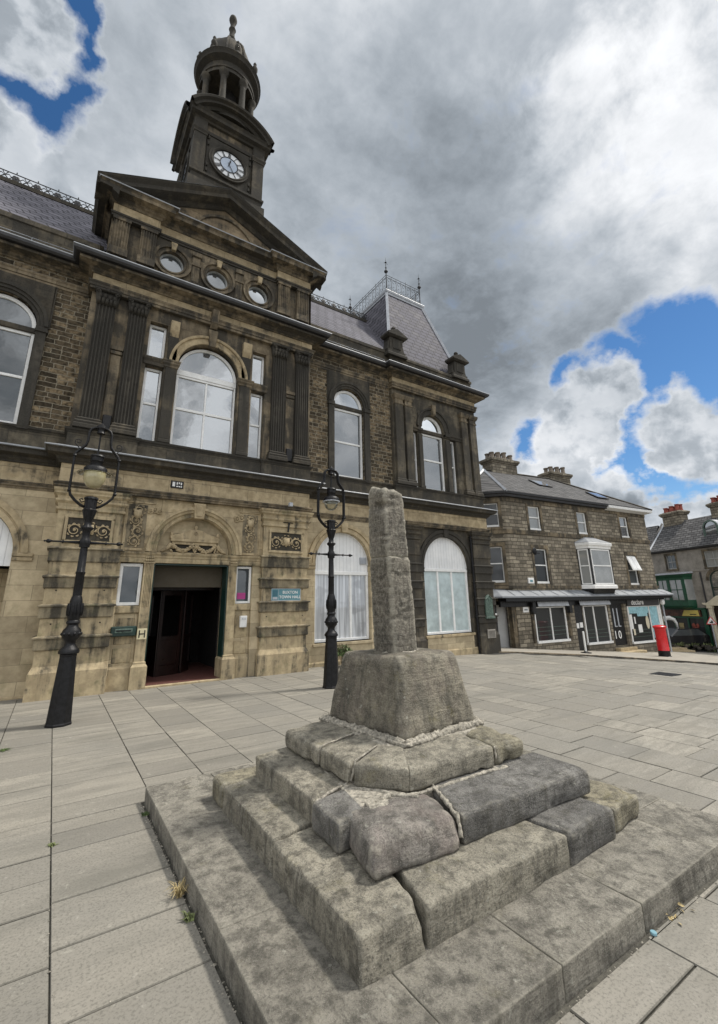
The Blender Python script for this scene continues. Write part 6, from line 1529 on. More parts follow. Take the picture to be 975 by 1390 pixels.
b = MB(); b.tube([(-.16, -.02, .12), (.18, -.02, .12)], .014, 5); b.tube([(.04, -.02, .12), (.0, -.04, -.18)], .028, 6); b.build('bar', 'iron', t)
t = thing('poster', 'small magenta notice at the bottom of a narrow window beside the doorway', 'poster', (4.55, YC+.09, 2.22))
b = MB(); b.box(-.10, .15, -.006, 0, -.09, .09); b.build('sheet', 'magenta', t)
t = thing('memorial_plaque', 'greenish bronze memorial plaque with pointed top on the sooty corner pier', 'plaque', (15.30, 13.185, 1.72))
b = MB(); b.prism([(-.22, -.42), (.22, -.42), (.22, .30), (.12, .40), (0, .48), (-.12, .40), (-.22, .30)], -.05, .03); b.box(-.27, .27, -.09, .03, -.50, -.42); b.build('plate', 'bronze', t, bevel=.01)
b = MB(); b.tube([(-.2, -.06, .28), (0, -.06, .44), (.2, -.06, .28)], .018, 5); b.ball((0, -.06, .28), (.06, .02, .06))
for k in range(9): b.box(-.14, .14, -.054, -.05, -.34+k*.06, -.32+k*.06)
b.build('relief', 'bronze', t)
t = thing('wall_plaque', 'plain grey rectangular plaque below the bronze memorial on the corner pier', 'plaque', (15.30, 13.165, .62))
b = MB(); b.box(-.24, .24, -.03, .02, -.17, .17); b.build('plate', 'render', t, bevel=.008)
b = MB()
for k in range(6): b.box(-.18, .18, -.034, -.03, -.13+k*.045, -.115+k*.045)
b.build('lines', 'sooty', t)
t = thing('rain_pipe', 'thin dark rain pipe in the corner beside the bronze plaque pier', 'pipe', (14.64, 13.28, -.25))
b = MB(); b.tube([(0, 0, 0), (0, 0, 4.9)], .045, 8)
for z in (.5, 1.5, 2.5, 3.5): b.lathe([(.06, z), (.06, z+.08)], (0, 0, 0), 8)
b.build('pipe', 'iron', t)

# ------------------------------------------------------------------ stone house with shops
HX = (19.11, 15.49, 0.0)
house = thing('stone_house', 'three storey gritstone house with slate roof, white sash windows and black shopfronts', 'house', HX, R(-5.5))
G = lambda: MB((0, 0, 0))
def hb(fn, name, mat, parent=house, **k):
    b = G(); fn(b); return b.build(name, mat, parent, **k)
# facade walls with openings
S0, S1 = .80, 13.95
ups = [(2.60, 3.55, 5.72, 7.08), (6.78, 7.66, 5.72, 7.06), (11.03, 11.92, 5.72, 7.08)]
mids = [(2.65, 3.68, 2.78, 4.66), (6.45, 8.95, 2.6, 4.7), (11.08, 12.06, 2.72, 4.56)]
b = G(); b.wall(S0, S1, 5.45, 7.50, 0, .18, [(a, c, d, e, False) for a, c, d, e in ups]); b.wall(S0, S1, 2.2, 5.45, 0, .18, [(a, c, d, e, False) for a, c, d, e in mids])
b.wall(S0, S1, -1.9, 2.2, 0, .18, [(2.08, 4.56, -.12, 1.62, False), (5.30, 6.04, -1.0, 1.62, False), (6.07, 8.22, -.42, 1.62, False), (8.55, 9.80, -.75, 1.62, False), (10.15, 13.50, -.62, 1.86, False)])
b.quad((S1, 0, -2), (S1, 7.2, -2), (S1, 7.2, 7.5), (S1, 0, 7.5)); b.build('wall', 'rubble2', house)
# canted corner and side
cA, cB = (S0, 0.0), (-.75, 1.35)
dl = Vector((cB[0]-cA[0], cB[1]-cA[1])); L_ = dl.length; cang = math.atan2(dl.y, dl.x)
TC = Matrix.Translation((cA[0], cA[1], 0)) @ Matrix.Rotation(cang+PI, 4, 'Z')     # local x from -L to 0, facing outwards -y
def canted(b): b.v = [TC @ a for a in b.v]; return b
b = G(); b.wall(-L_, 0, 5.45, 7.50, 0, .18, [(-1.55, -.36, 5.80, 7.12, False)]); b.wall(-L_, 0, 2.2, 5.45, 0, .18, [(-1.55, -.36, 2.84, 4.72, False)]); b.wall(-L_, 0, -1.9, 2.2, 0, .3, [(-1.75, -.42, -1.0, 1.9, False)]); canted(b)
b.quad((cB[0], cB[1], -2), (cB[0], 7.2, -2), (cB[0], 7.2, 7.5), (cB[0], cB[1], 7.5)); b.quad((cB[0], 7.2, -2), (S1, 7.2, -2), (S1, 7.2, 7.5), (cB[0], 7.2, 7.5))
b.build('wall', 'rubble2', house)
# string course, eaves band, sills band
hp = [(cB[0], 7.2), cB, cA, (S1, 0), (S1, 7.2)]
hb(lambda b: b.sweep(hp, [(-.1, 5.42), (.05, 5.42), (.05, 5.62), (.03, 5.66), (-.1, 5.66)]), 'string_course', 'mid')
hb(lambda b: b.sweep(hp, [(-.1, 2.52), (.06, 2.52), (.06, 2.66), (-.1, 2.66)]), 'string_course', 'mid')
hb(lambda b: b.sweep(hp, [(-.1, 7.22), (.03, 7.22), (.03, 7.44), (-.1, 7.44)]), 'eaves_band', 'mid')
hb(lambda b: b.sweep(hp, [(-.1, 7.44), (.22, 7.46), (.24, 7.58), (.34, 7.60), (.36, 7.72), (.2, 7.72), (-.1, 7.74)]), 'gutter', 'gutter')
# roof
e0 = .36
RP = {'A': (cB[0]-.3, cB[1]-.12, 7.70), 'B': (cA[0]-.12, -e0, 7.70), 'C': (S1+.45, -e0, 7.68), 'R0': (2.75, 3.25, 10.10), 'R1': (8.9, 3.25, 10.20), 'D': (S1+.45, 7.5, 7.7), 'E': (cB[0]-.35, 7.5, 7.7)}
b = G(); b.add([RP['B'], RP['C'], RP['R1'], RP['R0']], [(0, 1, 2, 3)]); b.add([RP['A'], RP['B'], RP['R0']], [(0, 1, 2)]); b.add([RP['E'], RP['A'], RP['R0']], [(0, 1, 2)]); b.add([RP['C'], RP['D'], RP['R1']], [(0, 1, 2)]); b.add([RP['D'], RP['E'], RP['R0'], RP['R1']], [(0, 1, 2, 3)])
hroof = b.build('roof', 'slate2', house)
hb(lambda b: [b.tube([Vector(RP[p])+Vector((0, 0, .02)), Vector(RP[q])+Vector((0, 0, .03))], .09, 4) for p, q in (('A', 'R0'), ('B', 'R0'))], 'lead_hip', 'leadlight', hroof)
hb(lambda b: b.tube([Vector(RP['R0'])+Vector((0, 0, .02)), Vector(RP['R1'])+Vector((0, 0, .03)), Vector(RP['C'])+Vector((0, 0, .02))], .07, 5), 'ridge_tiles', 'sooty', hroof)
hb(lambda b: b.sweep([(9.6, 0), (S1, 0), (S1, 7.2)], [(.04, 7.40), (.38, 7.50), (.40, 7.66), (.37, 7.67)]), 'white_fascia', 'white', hroof)
for (sx, yy) in ((6.1, 1.75), (10.6, .95)):
    z_ = 7.7+(yy+.36)*(2.45/3.61); sl_ = math.atan(2.45/3.61)
    T = Matrix.Translation((sx, yy, z_+.05)) @ Matrix.Rotation(sl_, 4, 'X')
    b = G(); b.box(-.6, .6, -.5, .5, 0, .06, T); o_ = b.build('skylight', 'iron', hroof); b = G(); b.box(-.5, .5, -.4, .4, .06, .07, T); b.build('pane', 'panedark', o_)
def chimney(s0, s1, y0, y1, z0, zc, pots, pot='pot', parent=None, mat='rubble2', ph=.75):
    b = G(); b.box(s0, s1, y0, y1, z0, zc); b.sweep([(s0, y0), (s1, y0), (s1, y1), (s0, y1)], [(-.1, zc-.25), (.06, zc-.22), (.12, zc-.10), (.16, zc-.08), (.16, zc+.06), (.05, zc+.12), (-.2, zc+.16)], closed=True); b.box(s0+.02, s1-.02, y0+.02, y1-.02, zc, zc+.15)
    c = b.build('chimney', mat, parent)
    for k in range(pots):
        for j in (0, 1):
            x = s0+(s1-s0)*(k+.5)/pots; y = y0+(y1-y0)*(.28+.44*j); b = G(); hh = ph*(.9+.2*((k*7+j*3) % 3)/2)
            b.lathe([(.17, zc+.1), (.175, zc+.2), (.145, zc+.25), (.14, zc+hh-.1), (.18, zc+hh-.06), (.18, zc+hh), (.12, zc+hh), (.11, zc+hh-.2)], (x, y, 0), 10, 0); b.build('chimney_pot', pot, c, smooth=True)
chimney(3.40, 5.65, 3.1, 4.0, 9.0, 10.95, 4, 'pot', hroof, ph=.6)
chimney(9.30, 11.35, 3.3, 4.2, 8.0, 10.75, 3, 'pot', hroof, ph=.6)
# windows with dark stone surrounds
def hwin(x0, x1, z0, z1, pane='pane', can=False, open_=False, tr=None):
    b = G(); w_ = .17
    b.box(x0-w_, x0, -.03, .1, z0-.02, z1+.02); b.box(x1, x1+w_, -.03, .1, z0-.02, z1+.02); b.box(x0-w_, x1+w_, -.035, .1, z1+.02, z1+.22); b.box(x0-w_, x1+w_, -.07, .1, z0-.16, z0-.02)
    if can: canted(b)
    b.build('window_surround', 'mid', house, bevel=.01)
    b = G(); f_ = .055; y = .07
    b.box(x0, x0+f_, y, y+.07, z0, z1); b.box(x1-f_, x1, y, y+.07, z0, z1); b.box(x0+f_, x1-f_, y, y+.07, z1-f_, z1); b.box(x0, x1, y-.04, y+.07, z0, z0+.11)
    zm = tr if tr else (z0+z1)/2+.05; b.box(x0+f_, x1-f_, y-.01, y+.06, zm-.03, zm+.03)
    if can: canted(b)
    o_ = b.build('window', 'white', house, bevel=.005)
    p = G(); p.quad((x0+.03, y+.04, z0+.05), (x1-.03, y+.04, z0+.05), (x1-.03, y+.04, z1-.03), (x0+.03, y+.04, z1-.03))
    if can: canted(p)
    p.build('pane', pane, o_, fixn=False); return o_
hwin(*ups[0][:2], *ups[0][2:], pane='curtain'); hwin(*ups[1][:2], *ups[1][2:], pane='curtain'); hwin(*ups[2][:2], *ups[2][2:], pane='pane')
hwin(*mids[0][:2], *mids[0][2:], pane='panehall'); wv = hwin(mids[2][0], mids[2][1], mids[2][2], mids[2][3], pane='panedark', tr=3.62)
b = G(); T = Matrix.Translation((11.57, 0.02, 4.5)) @ Matrix.Rotation(R(-20), 4, 'X'); b.box(-.46, .46, -.03, .03, -.95, 0, T); so_ = b.build('open_sash', 'white', wv, bevel=.006); b = G(); b.box(-.40, .40, -.045, -.028, -.88, -.07, T); b.box(-.02, .02, -.06, -.03, -.9, -.02, T); b.build('sash_glass', 'whiteboard', so_)
hwin(-1.55, -.36, 5.80, 7.12, 'panehall', True); hwin(-1.55, -.36, 2.84, 4.72, 'panehall', True)
# oriel window
b = G(); orp = [(6.30, 0), (6.55, -.62), (8.55, -.62), (8.98, 0)]
b.sweep(orp, [(-.25, 2.18), (-.12, 2.20), (-.02, 2.48), (-.25, 2.48)]); b.sweep(orp, [(-.08, 2.48), (.0, 2.48), (.0, 4.78), (-.08, 4.78)])
ori = b.build('oriel_window', 'blackpaint', house)
b = G(); b.sweep(orp, [(-.05, 2.47), (.09, 2.49), (.09, 2.66), (.02, 2.70), (-.05, 2.70)]); b.build('sill', 'white', ori)
b = G(); b.sweep(orp, [(-.05, 4.76), (.04, 4.78), (.06, 4.92), (.12, 4.96), (.14, 5.10), (.10, 5.14), (-.05, 5.16)]); b.build('cornice', 'white', ori)
b = G(); pr_ = [(6.15, 0, 5.14), (6.45, -.74, 5.14), (8.65, -.74, 5.14), (9.12, 0, 5.14), (7.2, 0, 5.55), (8.0, 0, 5.55)]; b.add(pr_, [(0, 1, 4), (1, 2, 5, 4), (2, 3, 5)]); b.build('lead_roof', 'ledge', ori)
def face(p0, p1, z0, z1, segs, nm, pane):
    p0 = Vector(p0); p1 = Vector(p1); d = p1-p0; L = d.length; ang = math.atan2(d.y, d.x); T = Matrix.Translation((p0.x, p0.y, 0)) @ Matrix.Rotation(ang, 4, 'Z')
    b = G()
    for (a, c) in segs:
        b.box(a, a+.06, -.03, .02, z0, z1, T); b.box(c-.06, c, -.03, .02, z0, z1, T); b.box(a+.06, c-.06, -.03, .02, z0, z0+.07, T); b.box(a+.06, c-.06, -.03, .02, z1-.07, z1, T); zm = (z0+z1)/2+.05; b.box(a+.06, c-.06, -.03, .02, zm-.03, zm+.03, T)
    o_ = b.build(nm, 'white', ori, bevel=.004); b = G()
    for (a, c) in segs: b.quad(*[T @ Vector(q) for q in ((a+.03, -.008, z0+.03), (c-.03, -.008, z0+.03), (c-.03, -.008, z1-.03), (a+.03, -.008, z1-.03))])
    for k in b.v: pass
    b.build('pane', pane, o_, fixn=False)
face((6.55, -.62), (8.55, -.62), 2.72, 4.74, [(.12, 1.86)], 'sash_window', 'curtain'); face((8.55, -.62), (8.98, 0), 2.72, 4.74, [(.08, .70)], 'sash_window', 'pane'); face((6.30, 0), (6.55, -.62), 2.72, 4.74, [(.06, .62)], 'sash_window', 'curtain')
# lead canopy along the shopfronts
b = G(); cp = [(cB[0]-.1, cB[1]+.1), (cA[0]-.2, -.02), (S1+.55, -.02)]
b.sweep([(-1.0, .9), (-.35, .0), (S1+.6, .0)], [(-.6, 2.52), (.0, 2.42), (.62, 2.12), (.62, 2.05), (.5, 2.04), (-.6, 2.10)]); b.build('canopy', 'ledge', house)
b = G()
for k in range(18): x = .3+k*.78; b.tube([(x, -.01, 2.44), (x+random.uniform(-.2, .3), -.6, 2.145)], .012, 4)
b.build('lead_rolls', 'ledge', house)
b = G(); b.box(-.3, S1+.5, -.50, .05, 1.88, 2.05); b.box(-.3, S1+.3, -.10, .05, 1.60, 1.90); b.build('fascia', 'blackpaint', house)
b = G(); x = .2
while x < 13.5: b.prism([(x, 1.88), (x+.13, 1.88), (x+.065, 1.80)], -.50, -.46); x += .15
b.build('fringe', 'iron', house)
# stone piers between the shop windows, stall risers
b = G()
for (x0, x1, zb) in ((.78, 2.05, -1.0), (4.60, 5.28, -1.2), (8.26, 8.5, -1.4), (9.84, 10.12, -1.6)): b.box(x0, x1, -.06, .1, zb, 1.60)
b.build('pier', 'rubble2', house)
for (x0, x1) in ((4.62, 4.80), (1.78, 1.96)):
    b = G(); b.box(x0, x1, -.16, -.05, -.2, 1.25); b.build('wooden_bracket', 'mid', house, bevel=.02); b = G(); b.box(x0-.02, x1+.02, -.34, -.05, 1.2, 1.86); b.build('console', 'blackpaint', house, bevel=.03)
b = G(); b.box(2.0, 4.6, -.10, .1, -1.2, -.26); b.box(6.04, 8.24, -.12, .1, -1.4, -.56); b.box(10.15, 13.6, -.12, .1, -1.9, -.78); b.build('stall_riser', 'rubble2', house)
def shopwin(x0, x1, z0, z1, mulls, pane, mat='white', w=.07):
    b = G(); b.box(x0, x0+w, -.06, .06, z0, z1); b.box(x1-w, x1, -.06, .06, z0, z1); b.box(x0-.04, x1+.04, -.14, .06, z0-.12, z0); b.box(x0, x1, -.05, .06, z1-.05, z1)
    for m_ in mulls: b.box(m_-.035, m_+.035, -.05, .05, z0, z1)
    o_ = b.build('shop_window', mat, house, bevel=.006); p = G(); p.quad((x0+.02, .0, z0), (x1-.02, .0, z0), (x1-.02, .0, z1), (x0+.02, .0, z1)); p.build('pane', pane, o_, fixn=False)
    p = G()
    for k in range(3): p.box(x0+.1, x1-.1, -.012, -.004, z0+.25+k*.2, z0+.27+k*.2)
    if pane == 'panehall': p.build('etched_bands', 'bronze', o_)
    return o_
shopwin(2.10, 4.54, -.14, 1.55, (3.36,), 'panehall'); shopwin(6.08, 8.20, -.44, 1.55, (6.98,), 'panehall')
# signs boards over the windows
for (x0, x1) in ((2.18, 4.62), (5.55, 8.28)):
    b = G(); T = Matrix.Translation((0, -.30, 1.58)) @ Matrix.Rotation(R(-14), 4, 'X'); b.box(x0, x1, -.02, .02, 0, .34, T); b.build('sign_board', 'leadlight', house, bevel=.006)
# doors
b = G(); b.box(5.32, 6.03, .02, .10, -.95, 1.6); b.build('door', 'blackpaint', house)
b = G(); b.box(5.40, 5.58, -.01, .02, .35, .62); b.box(5.68, 5.92, -.01, .02, .38, .65); b.build('door_notice', 'white', house)
b = G(); b.box(8.56, 9.79, .05, .12, -.8, 1.6); dr = b.build('door', 'blackpaint', house)
b = G()
for x in (8.86, 9.22): b.box(x, x+.10, .03, .052, .28, 1.35); b.box(x+.02, x+.26, .035, .054, .28, .34)
b.build('door_glazing', 'leadlight', dr, bevel=.01)
text_mesh('door_number', '10', .62, 'white', dr, (9.0, .03, -.18), (R(90), 0, 0), .004, 1.3)
b = G(); b.box(-.42, .30, -.04, .04, -.42, 1.70); b.v = [Matrix.Translation((.36, .62, 0)) @ Matrix.Rotation(R(-20), 4, 'Z') @ a for a in b.v]; b.build('grey_door', 'ledge2', house)
b = G(); b.box(-1.3, .9, 1.3, 1.5, -1, 2.0); b.box(-.36, -.18, .35, .55, -1, 1.8); b.build('doorway_lining', 'blackpaint', house)
b = G(); b.box(.52, .80, -.02, .3, -.9, 1.6); b.build('door_pier', 'mid', house, bevel=.01)
# corner shop with vinyls
sw = shopwin(10.20, 13.46, -.62, 1.44, (12.45,), 'panehall', w=.10)
b = G(); b.box(12.55, 13.34, -.03, -.012, -.5, 1.40); b.box(10.34, 12.4, -.03, -.012, 1.0, 1.40); b.box(11.15, 12.2, -.035, -.014, .82, 1.02); b.build('window_vinyl', 'poster', sw)
b = G(); b.box(10.36, 10.56, -.04, -.02, .1, .95); b.box(11.05, 11.42, -.045, -.02, -.12, .34); b.box(10.75, 10.86, -.04, -.02, .4, .8); b.build('window_poster', 'white', sw)
b = G(); b.ball((12.1, -.03, .45), (.18, .01, .40), 12, 8); b.box(10.48, 10.66, -.045, -.04, -.25, .1); b.build('window_display', 'cream', sw)
b = G(); b.box(10.15, 13.5, -.16, -.08, 1.46, 1.90); sg_ = b.build('shop_sign', 'signgrey', house, bevel=.01)
text_mesh('lettering', 'declare', .44, 'white', sg_, (11.15, -.165, 1.66), (R(90), 0, 0), .004, 1.0)
b = G(); b.box(13.46, 13.60, -.12, .06, -.9, 1.9); b.build('corner_post', 'white', house)
b = G(); b.tube([(14.0, -.08, 2.0), (14.0, -.08, -1.6)], .05, 7); b.build('drain_pipe', 'leadlight', house)
# steps at the doors
b = G(); b.box(8.3, 10.3, -.75, -.05, -1.6, -1.02); b.box(8.2, 10.6, -1.1, -.05, -1.7, -1.20); b.box(8.4, 10.0, -.4, -.05, -1.5, -.85); b.build('door_step', 'buff', house, bevel=.02)
b = G(); b.box(5.2, 6.1, -.35, 0, -1.2, -.93); b.build('door_step', 'mid', house, bevel=.02)

# things on the stone house
def place(s, d, z):      # house coordinates to the world
    a = R(-5.5); return (HX[0]+s*math.cos(a)-d*math.sin(a), HX[1]+s*math.sin(a)+d*math.cos(a), z)
t = thing('satellite_dish', 'small black satellite dish on the stone wall beside a first floor window', 'satellite dish', place(2.28, -.05, 4.45), R(-5.5))
b = MB(); b.ball((0.05, -.30, 0.02), (.17, .05, .20), 14, 8); b.build('dish', 'iron', t, smooth='all'); b = MB(); b.tube([(-.2, 0, -.05), (-.1, -.12, -.06), (.02, -.26, 0)], .02, 6); b.tube([(.02, -.3, -.15), (.1, -.55, -.12)], .012, 5); b.ball((.1, -.56, -.11), .03); b.build('arm', 'iron', t)
t = thing('burglar_alarm', 'white square alarm box on the stone wall just above the lead canopy', 'alarm box', place(2.12, -.0, 2.92), R(-5.5)); b = MB(); b.box(-.22, .22, -.09, .0, -.15, .15); b.build('box', 'white', t, bevel=.02); b = MB(); b.box(-.10, .10, -.10, -.088, -.06, .04); b.build('badge', 'signblue', t)
t = thing('name_plate', 'white number plate fixed high on the corner of the stone house under the canopy', 'sign', place(1.45, -.07, 1.44), R(-5.5)); b = MB(); b.box(-.2, .2, -.03, 0, -.13, .13); b.build('plate', 'white', t); b = MB(); b.box(-.12, .12, -.034, -.03, -.04, .04); b.build('mark', 'ledge', t)
t = thing('entry_notice', 'small white notice in the dark doorway beside the bronze plaque pier', 'notice', (16.35, 13.75, 1.25), 0); b = MB(); b.box(-.07, .07, -.02, 0, -.14, .14); b.build('sheet', 'white', t)
b = MB(); b.tube([(-.02, .0, -.1), (-.02, .0, -1.6)], .02, 5); b.build('post', 'iron', t)
t = thing('wall_lamp', 'white round lantern under the far end of the lead canopy, by the blue vinyl window', 'lamp', place(13.72, -.25, 1.60), R(-5.5)); b = MB(); b.lathe([(.02, .22), (.10, .18), (.13, .10), (.13, -.05), (.08, -.12), (0, -.14)], (0, 0, 0), 12); b.build('shade', 'white', t, smooth=True); b = MB(); b.tube([(0, 0, .2), (0, 0, .3)], .02, 5); b.build('hook', 'iron', t)

# pillar box, post
PX, PY = 25.66, 11.27; PZ = tz(PX)+.05
t = thing('pillar_box', 'red cylindrical post box with black base standing on the far pavement', 'post box', (PX, PY, PZ-.02), R(120))
b = MB(); b.lathe([(.30, 0), (.30, .03), (.265, .05), (.262, .31)], (0, 0, 0), 28); b.build('base', 'iron', t, smooth=True)
b = MB(); b.lathe([(.262, .31), (.25, .33), (.25, 1.30), (.262, 1.32), (.262, 1.35)], (0, 0, 0), 32); bd = b.build('body', 'red', t, smooth=True)
b = MB(); b.lathe([(.25, 1.35), (.29, 1.37), (.305, 1.40), (.305, 1.44), (.27, 1.47), (.18, 1.50), (.0, 1.52)], (0, 0, 0), 32); b.build('cap', 'red', t, smooth=True)
b = MB(); b.box(-.11, .11, -.262, -.2, 1.17, 1.21); b.build('slot', 'iron', bd)
b = MB(); b.box(-.12, .12, -.258, -.2, .86, 1.08); b.build('notice', 'white', bd, bevel=.004)
b = MB(); b.box(-.17, -.163, -.23, -.1, .35, 1.12); b.box(.163, .17, -.23, -.1, .35, 1.12); b.build('door_seam', 'iron', bd)
t = thing('marker_post', 'slim white post on a small black foot on the pavement by the black door', 'post', (21.3, 12.75, tz(21.3)+.05)); b = MB(); b.tube([(0, 0, .04), (0, 0, .98)], .045, 10); b.build('post', 'white', t); b = MB(); b.lathe([(.24, 0), (.24, .03), (.10, .06), (.07, .09)], (0, 0, 0), 14); b.build('foot', 'iron', t)
t = thing('drain_cover', 'dark square drain cover set flush in the open paving of the plaza', 'drain cover', (14.6, 6.5, tz(14.6)+.004)); b = MB(); b.box(-.32, .32, -.30, .30, 0, .008)
for k in range(6): b.box(-.26, .26, -.25+k*.09, -.21+k*.09, .008, .014)
b.build('cover', 'iron', t)

# ------------------------------------------------------------------ far street: rendered terrace across the road
az = R(69.746); P1 = (39.76, 17.20, 0.0)
far = thing('grey_terrace_house', 'grey rendered terrace house with slate roof, arched dormer and dark green shop', 'house', P1, az+PI)
def fb(fn, name, mat, parent=far, **k):
    b = G(); fn(b); return b.build(name, mat, parent, **k)
F0, F1 = -2.2, 10.5
b = G(); b.wall(F0, F1, 3.75, 5.30, 0, .16, [(1.45, 2.22, 3.98, 5.02, False), (4.52, 5.75, 3.92, 5.02, False), (7.4, 8.4, 3.95, 5.02, False)]); b.wall(F0, F1, 1.35, 3.75, 0, .16, [(4.50, 5.80, 1.75, 3.0, True)]); b.wall(F0, F1, -2.6, 1.35, 0, .2, [(.2, 3.55, -1.6, 1.0, False)])
b.quad((F1, 0, -3), (F1, 7, -3), (F1, 7, 5.3), (F1, 0, 5.3)); b.quad((F0, 0, -3), (F0, 7, -3), (F0, 7, 5.3), (F0, 0, 5.3)); b.build('wall', 'render', far)
fb(lambda b: b.sweep([(F0, 0), (F1, 0)], [(-.1, 3.68), (.05, 3.70), (.05, 3.80), (-.1, 3.82)]), 'string_course', 'render')
fb(lambda b: b.sweep([(F0, 0), (F1, 0)], [(-.1, 5.24), (.12, 5.26), (.22, 5.32), (.24, 5.42), (-.1, 5.44)]), 'gutter', 'gutter')
fr_ = fb(lambda b: (b.add([(.25, -.25, 5.42), (F1+.2, -.25, 5.42), (F1+.2, 2.9, 7.95), (-.68, 2.9, 7.95)], [(0, 1, 2, 3)]), b.add([(-.68, 2.9, 7.95), (F1+.2, 2.9, 7.95), (F1+.2, 7.2, 5.3), (-.68, 7.2, 5.3)], [(0, 1, 2, 3)])), 'roof', 'slate2')
fb(lambda b: (b.add([(-6, .1, 5.2), (.05, .1, 5.2), (-.85, 2.4, 7.85), (-6, 2.4, 7.95)], [(0, 1, 2, 3)]), b.add([(-6, 2.4, 7.95), (-.85, 2.4, 7.85), (-.85, 6, 5.2), (-6, 6, 5.2)], [(0, 1, 2, 3)])), 'side_roof', 'slate2', fr_)
fb(lambda b: b.tube([(.25, -.25, 5.46), (-.66, 2.9, 8.0)], .07, 4), 'verge', 'leadlight', fr_); fb(lambda b: b.tube([(0.05, -.1, 5.45), (-.88, 2.85, 7.98)], .10, 4), 'verge', 'gutter', fr_)
chimney(-.42, 1.20, 2.5, 3.3, 6.6, 8.65, 3, 'potred', fr_, 'rubble2', .62); chimney(3.75, 5.2, 2.5, 3.3, 6.6, 8.65, 3, 'potred', fr_, 'rubble2', .6)
def fdorm(b):
    b.ringprof(4.87, 6.70, [(.45, .65), (.56, .65), (.56, 2.2), (.45, 2.2)], 0, 180, 16); b.box(4.31, 4.42, .65, 2.0, 5.95, 6.70); b.box(5.32, 5.43, .65, 2.0, 5.95, 6.70); b.box(4.27, 5.47, .55, .72, 5.90, 5.98)
dm_ = fb(fdorm, 'dormer', 'bronze', fr_)
fb(lambda b: b.ringprof(4.87, 6.70, [(.565, .72), (.58, .72), (.58, 2.3)], 0, 180, 16), 'lead_cheek', 'leadlight', fr_)
def fpane(b): b.disc(4.87, 6.70, .46, .72, 0, 180, 16); b.quad((4.41, .72, 5.95), (5.33, .72, 5.95), (5.33, .72, 6.70), (4.41, .72, 6.70))
fb(fpane, 'pane', 'pane', dm_, fixn=False)
def fwin(x0, x1, z0, z1, pane='curtain'):
    fb(lambda b: (b.box(x0-.14, x0, -.03, .08, z0-.1, z1+.14), b.box(x1, x1+.14, -.03, .08, z0-.1, z1+.14), b.box(x0, x1, -.03, .08, z1, z1+.14), b.box(x0-.14, x1+.14, -.06, .08, z0-.14, z0-.02)), 'window_surround', 'mid')
    o_ = fb(lambda b: (b.box(x0, x0+.05, .05, .1, z0, z1), b.box(x1-.05, x1, .05, .1, z0, z1), b.box(x0, x1, .05, .1, z0, z0+.06), b.box(x0, x1, .05, .1, z1-.05, z1), b.box(x0, x1, .04, .1, (z0+z1)/2-.02, (z0+z1)/2+.03), b.box((x0+x1)/2-.015, (x0+x1)/2+.015, .05, .1, z0, z1)), 'window', 'greysash')
    fb(lambda b: b.quad((x0, .08, z0), (x1, .08, z0), (x1, .08, z1), (x0, .08, z1)), 'pane', pane, o_, fixn=False)
fwin(1.45, 2.22, 3.98, 5.02, 'panedark'); fwin(4.52, 5.75, 3.92, 5.02); fwin(7.4, 8.4, 3.95, 5.02)
o_ = fb(lambda b: (b.ring(5.15, 3.0, .60, .66, .03, .1, 0, 180, 18), b.box(4.5, 4.56, .03, .1, 1.75, 3.0), b.box(5.74, 5.8, .03, .1, 1.75, 3.0), b.box(4.5, 5.8, .03, .1, 2.5, 2.56)), 'arched_window', 'greenblack')
fb(lambda b: (b.disc(5.15, 3.0, .62, .09, 0, 180, 18), b.quad((4.5, .09, 1.75), (5.8, .09, 1.75), (5.8, .09, 3.0), (4.5, .09, 3.0))), 'pane', 'pane', o_, fixn=False)
fb(lambda b: b.ringprof(5.15, 3.0, [(.66, .0), (.66, -.05), (.86, -.05), (.86, 0)], 0, 180, 20), 'arch', 'mid')
# green oriel
gp = [(.30, 0), (.62, -.55), (3.0, -.55), (3.22, 0)]
fo = fb(lambda b: (b.sweep(gp, [(-.2, 1.10), (-.05, 1.16), (.0, 1.30), (.0, 1.70), (-.2, 1.70)]), b.sweep(gp, [(-.2, 3.12), (.0, 3.14), (.02, 3.30), (.10, 3.42), (.14, 3.52), (-.3, 3.62)])), 'oriel_window', 'green')
fb(lambda b: b.add([(.15, 0, 3.6), (.5, -.72, 3.55), (3.15, -.72, 3.55), (3.4, 0, 3.6), (3.4, 0, 3.72), (.15, 0, 3.72)], [(0, 1, 2, 3), (1, 2, 4, 5), (0, 1, 5), (2, 3, 4)]), 'oriel_roof', 'leadlight', fo)
fb(lambda b: [b.box(x-.10, x+.10, -.60, -.50, 1.70, 3.14) for x in (.70, 1.70, 2.92)]+[b.box(.6, 3.0, -.555, -.51, 2.40, 2.46)]+[b.box(x-.02, x+.02, -.555, -.51, 1.7, 3.14) for x in (1.2, 2.33)], 'frame', 'green', fo)
fb(lambda b: (b.quad((.62, -.53, 1.7), (3.0, -.53, 1.7), (3.0, -.53, 3.14), (.62, -.53, 3.14)), b.quad((.30, -.0, 1.7), (.62, -.53, 1.7), (.62, -.53, 3.14), (.30, 0, 3.14)), b.quad((3.0, -.53, 1.7), (3.22, 0, 1.7), (3.22, 0, 3.14), (3.0, -.53, 3.14))), 'pane', 'curtain', fo, fixn=False)
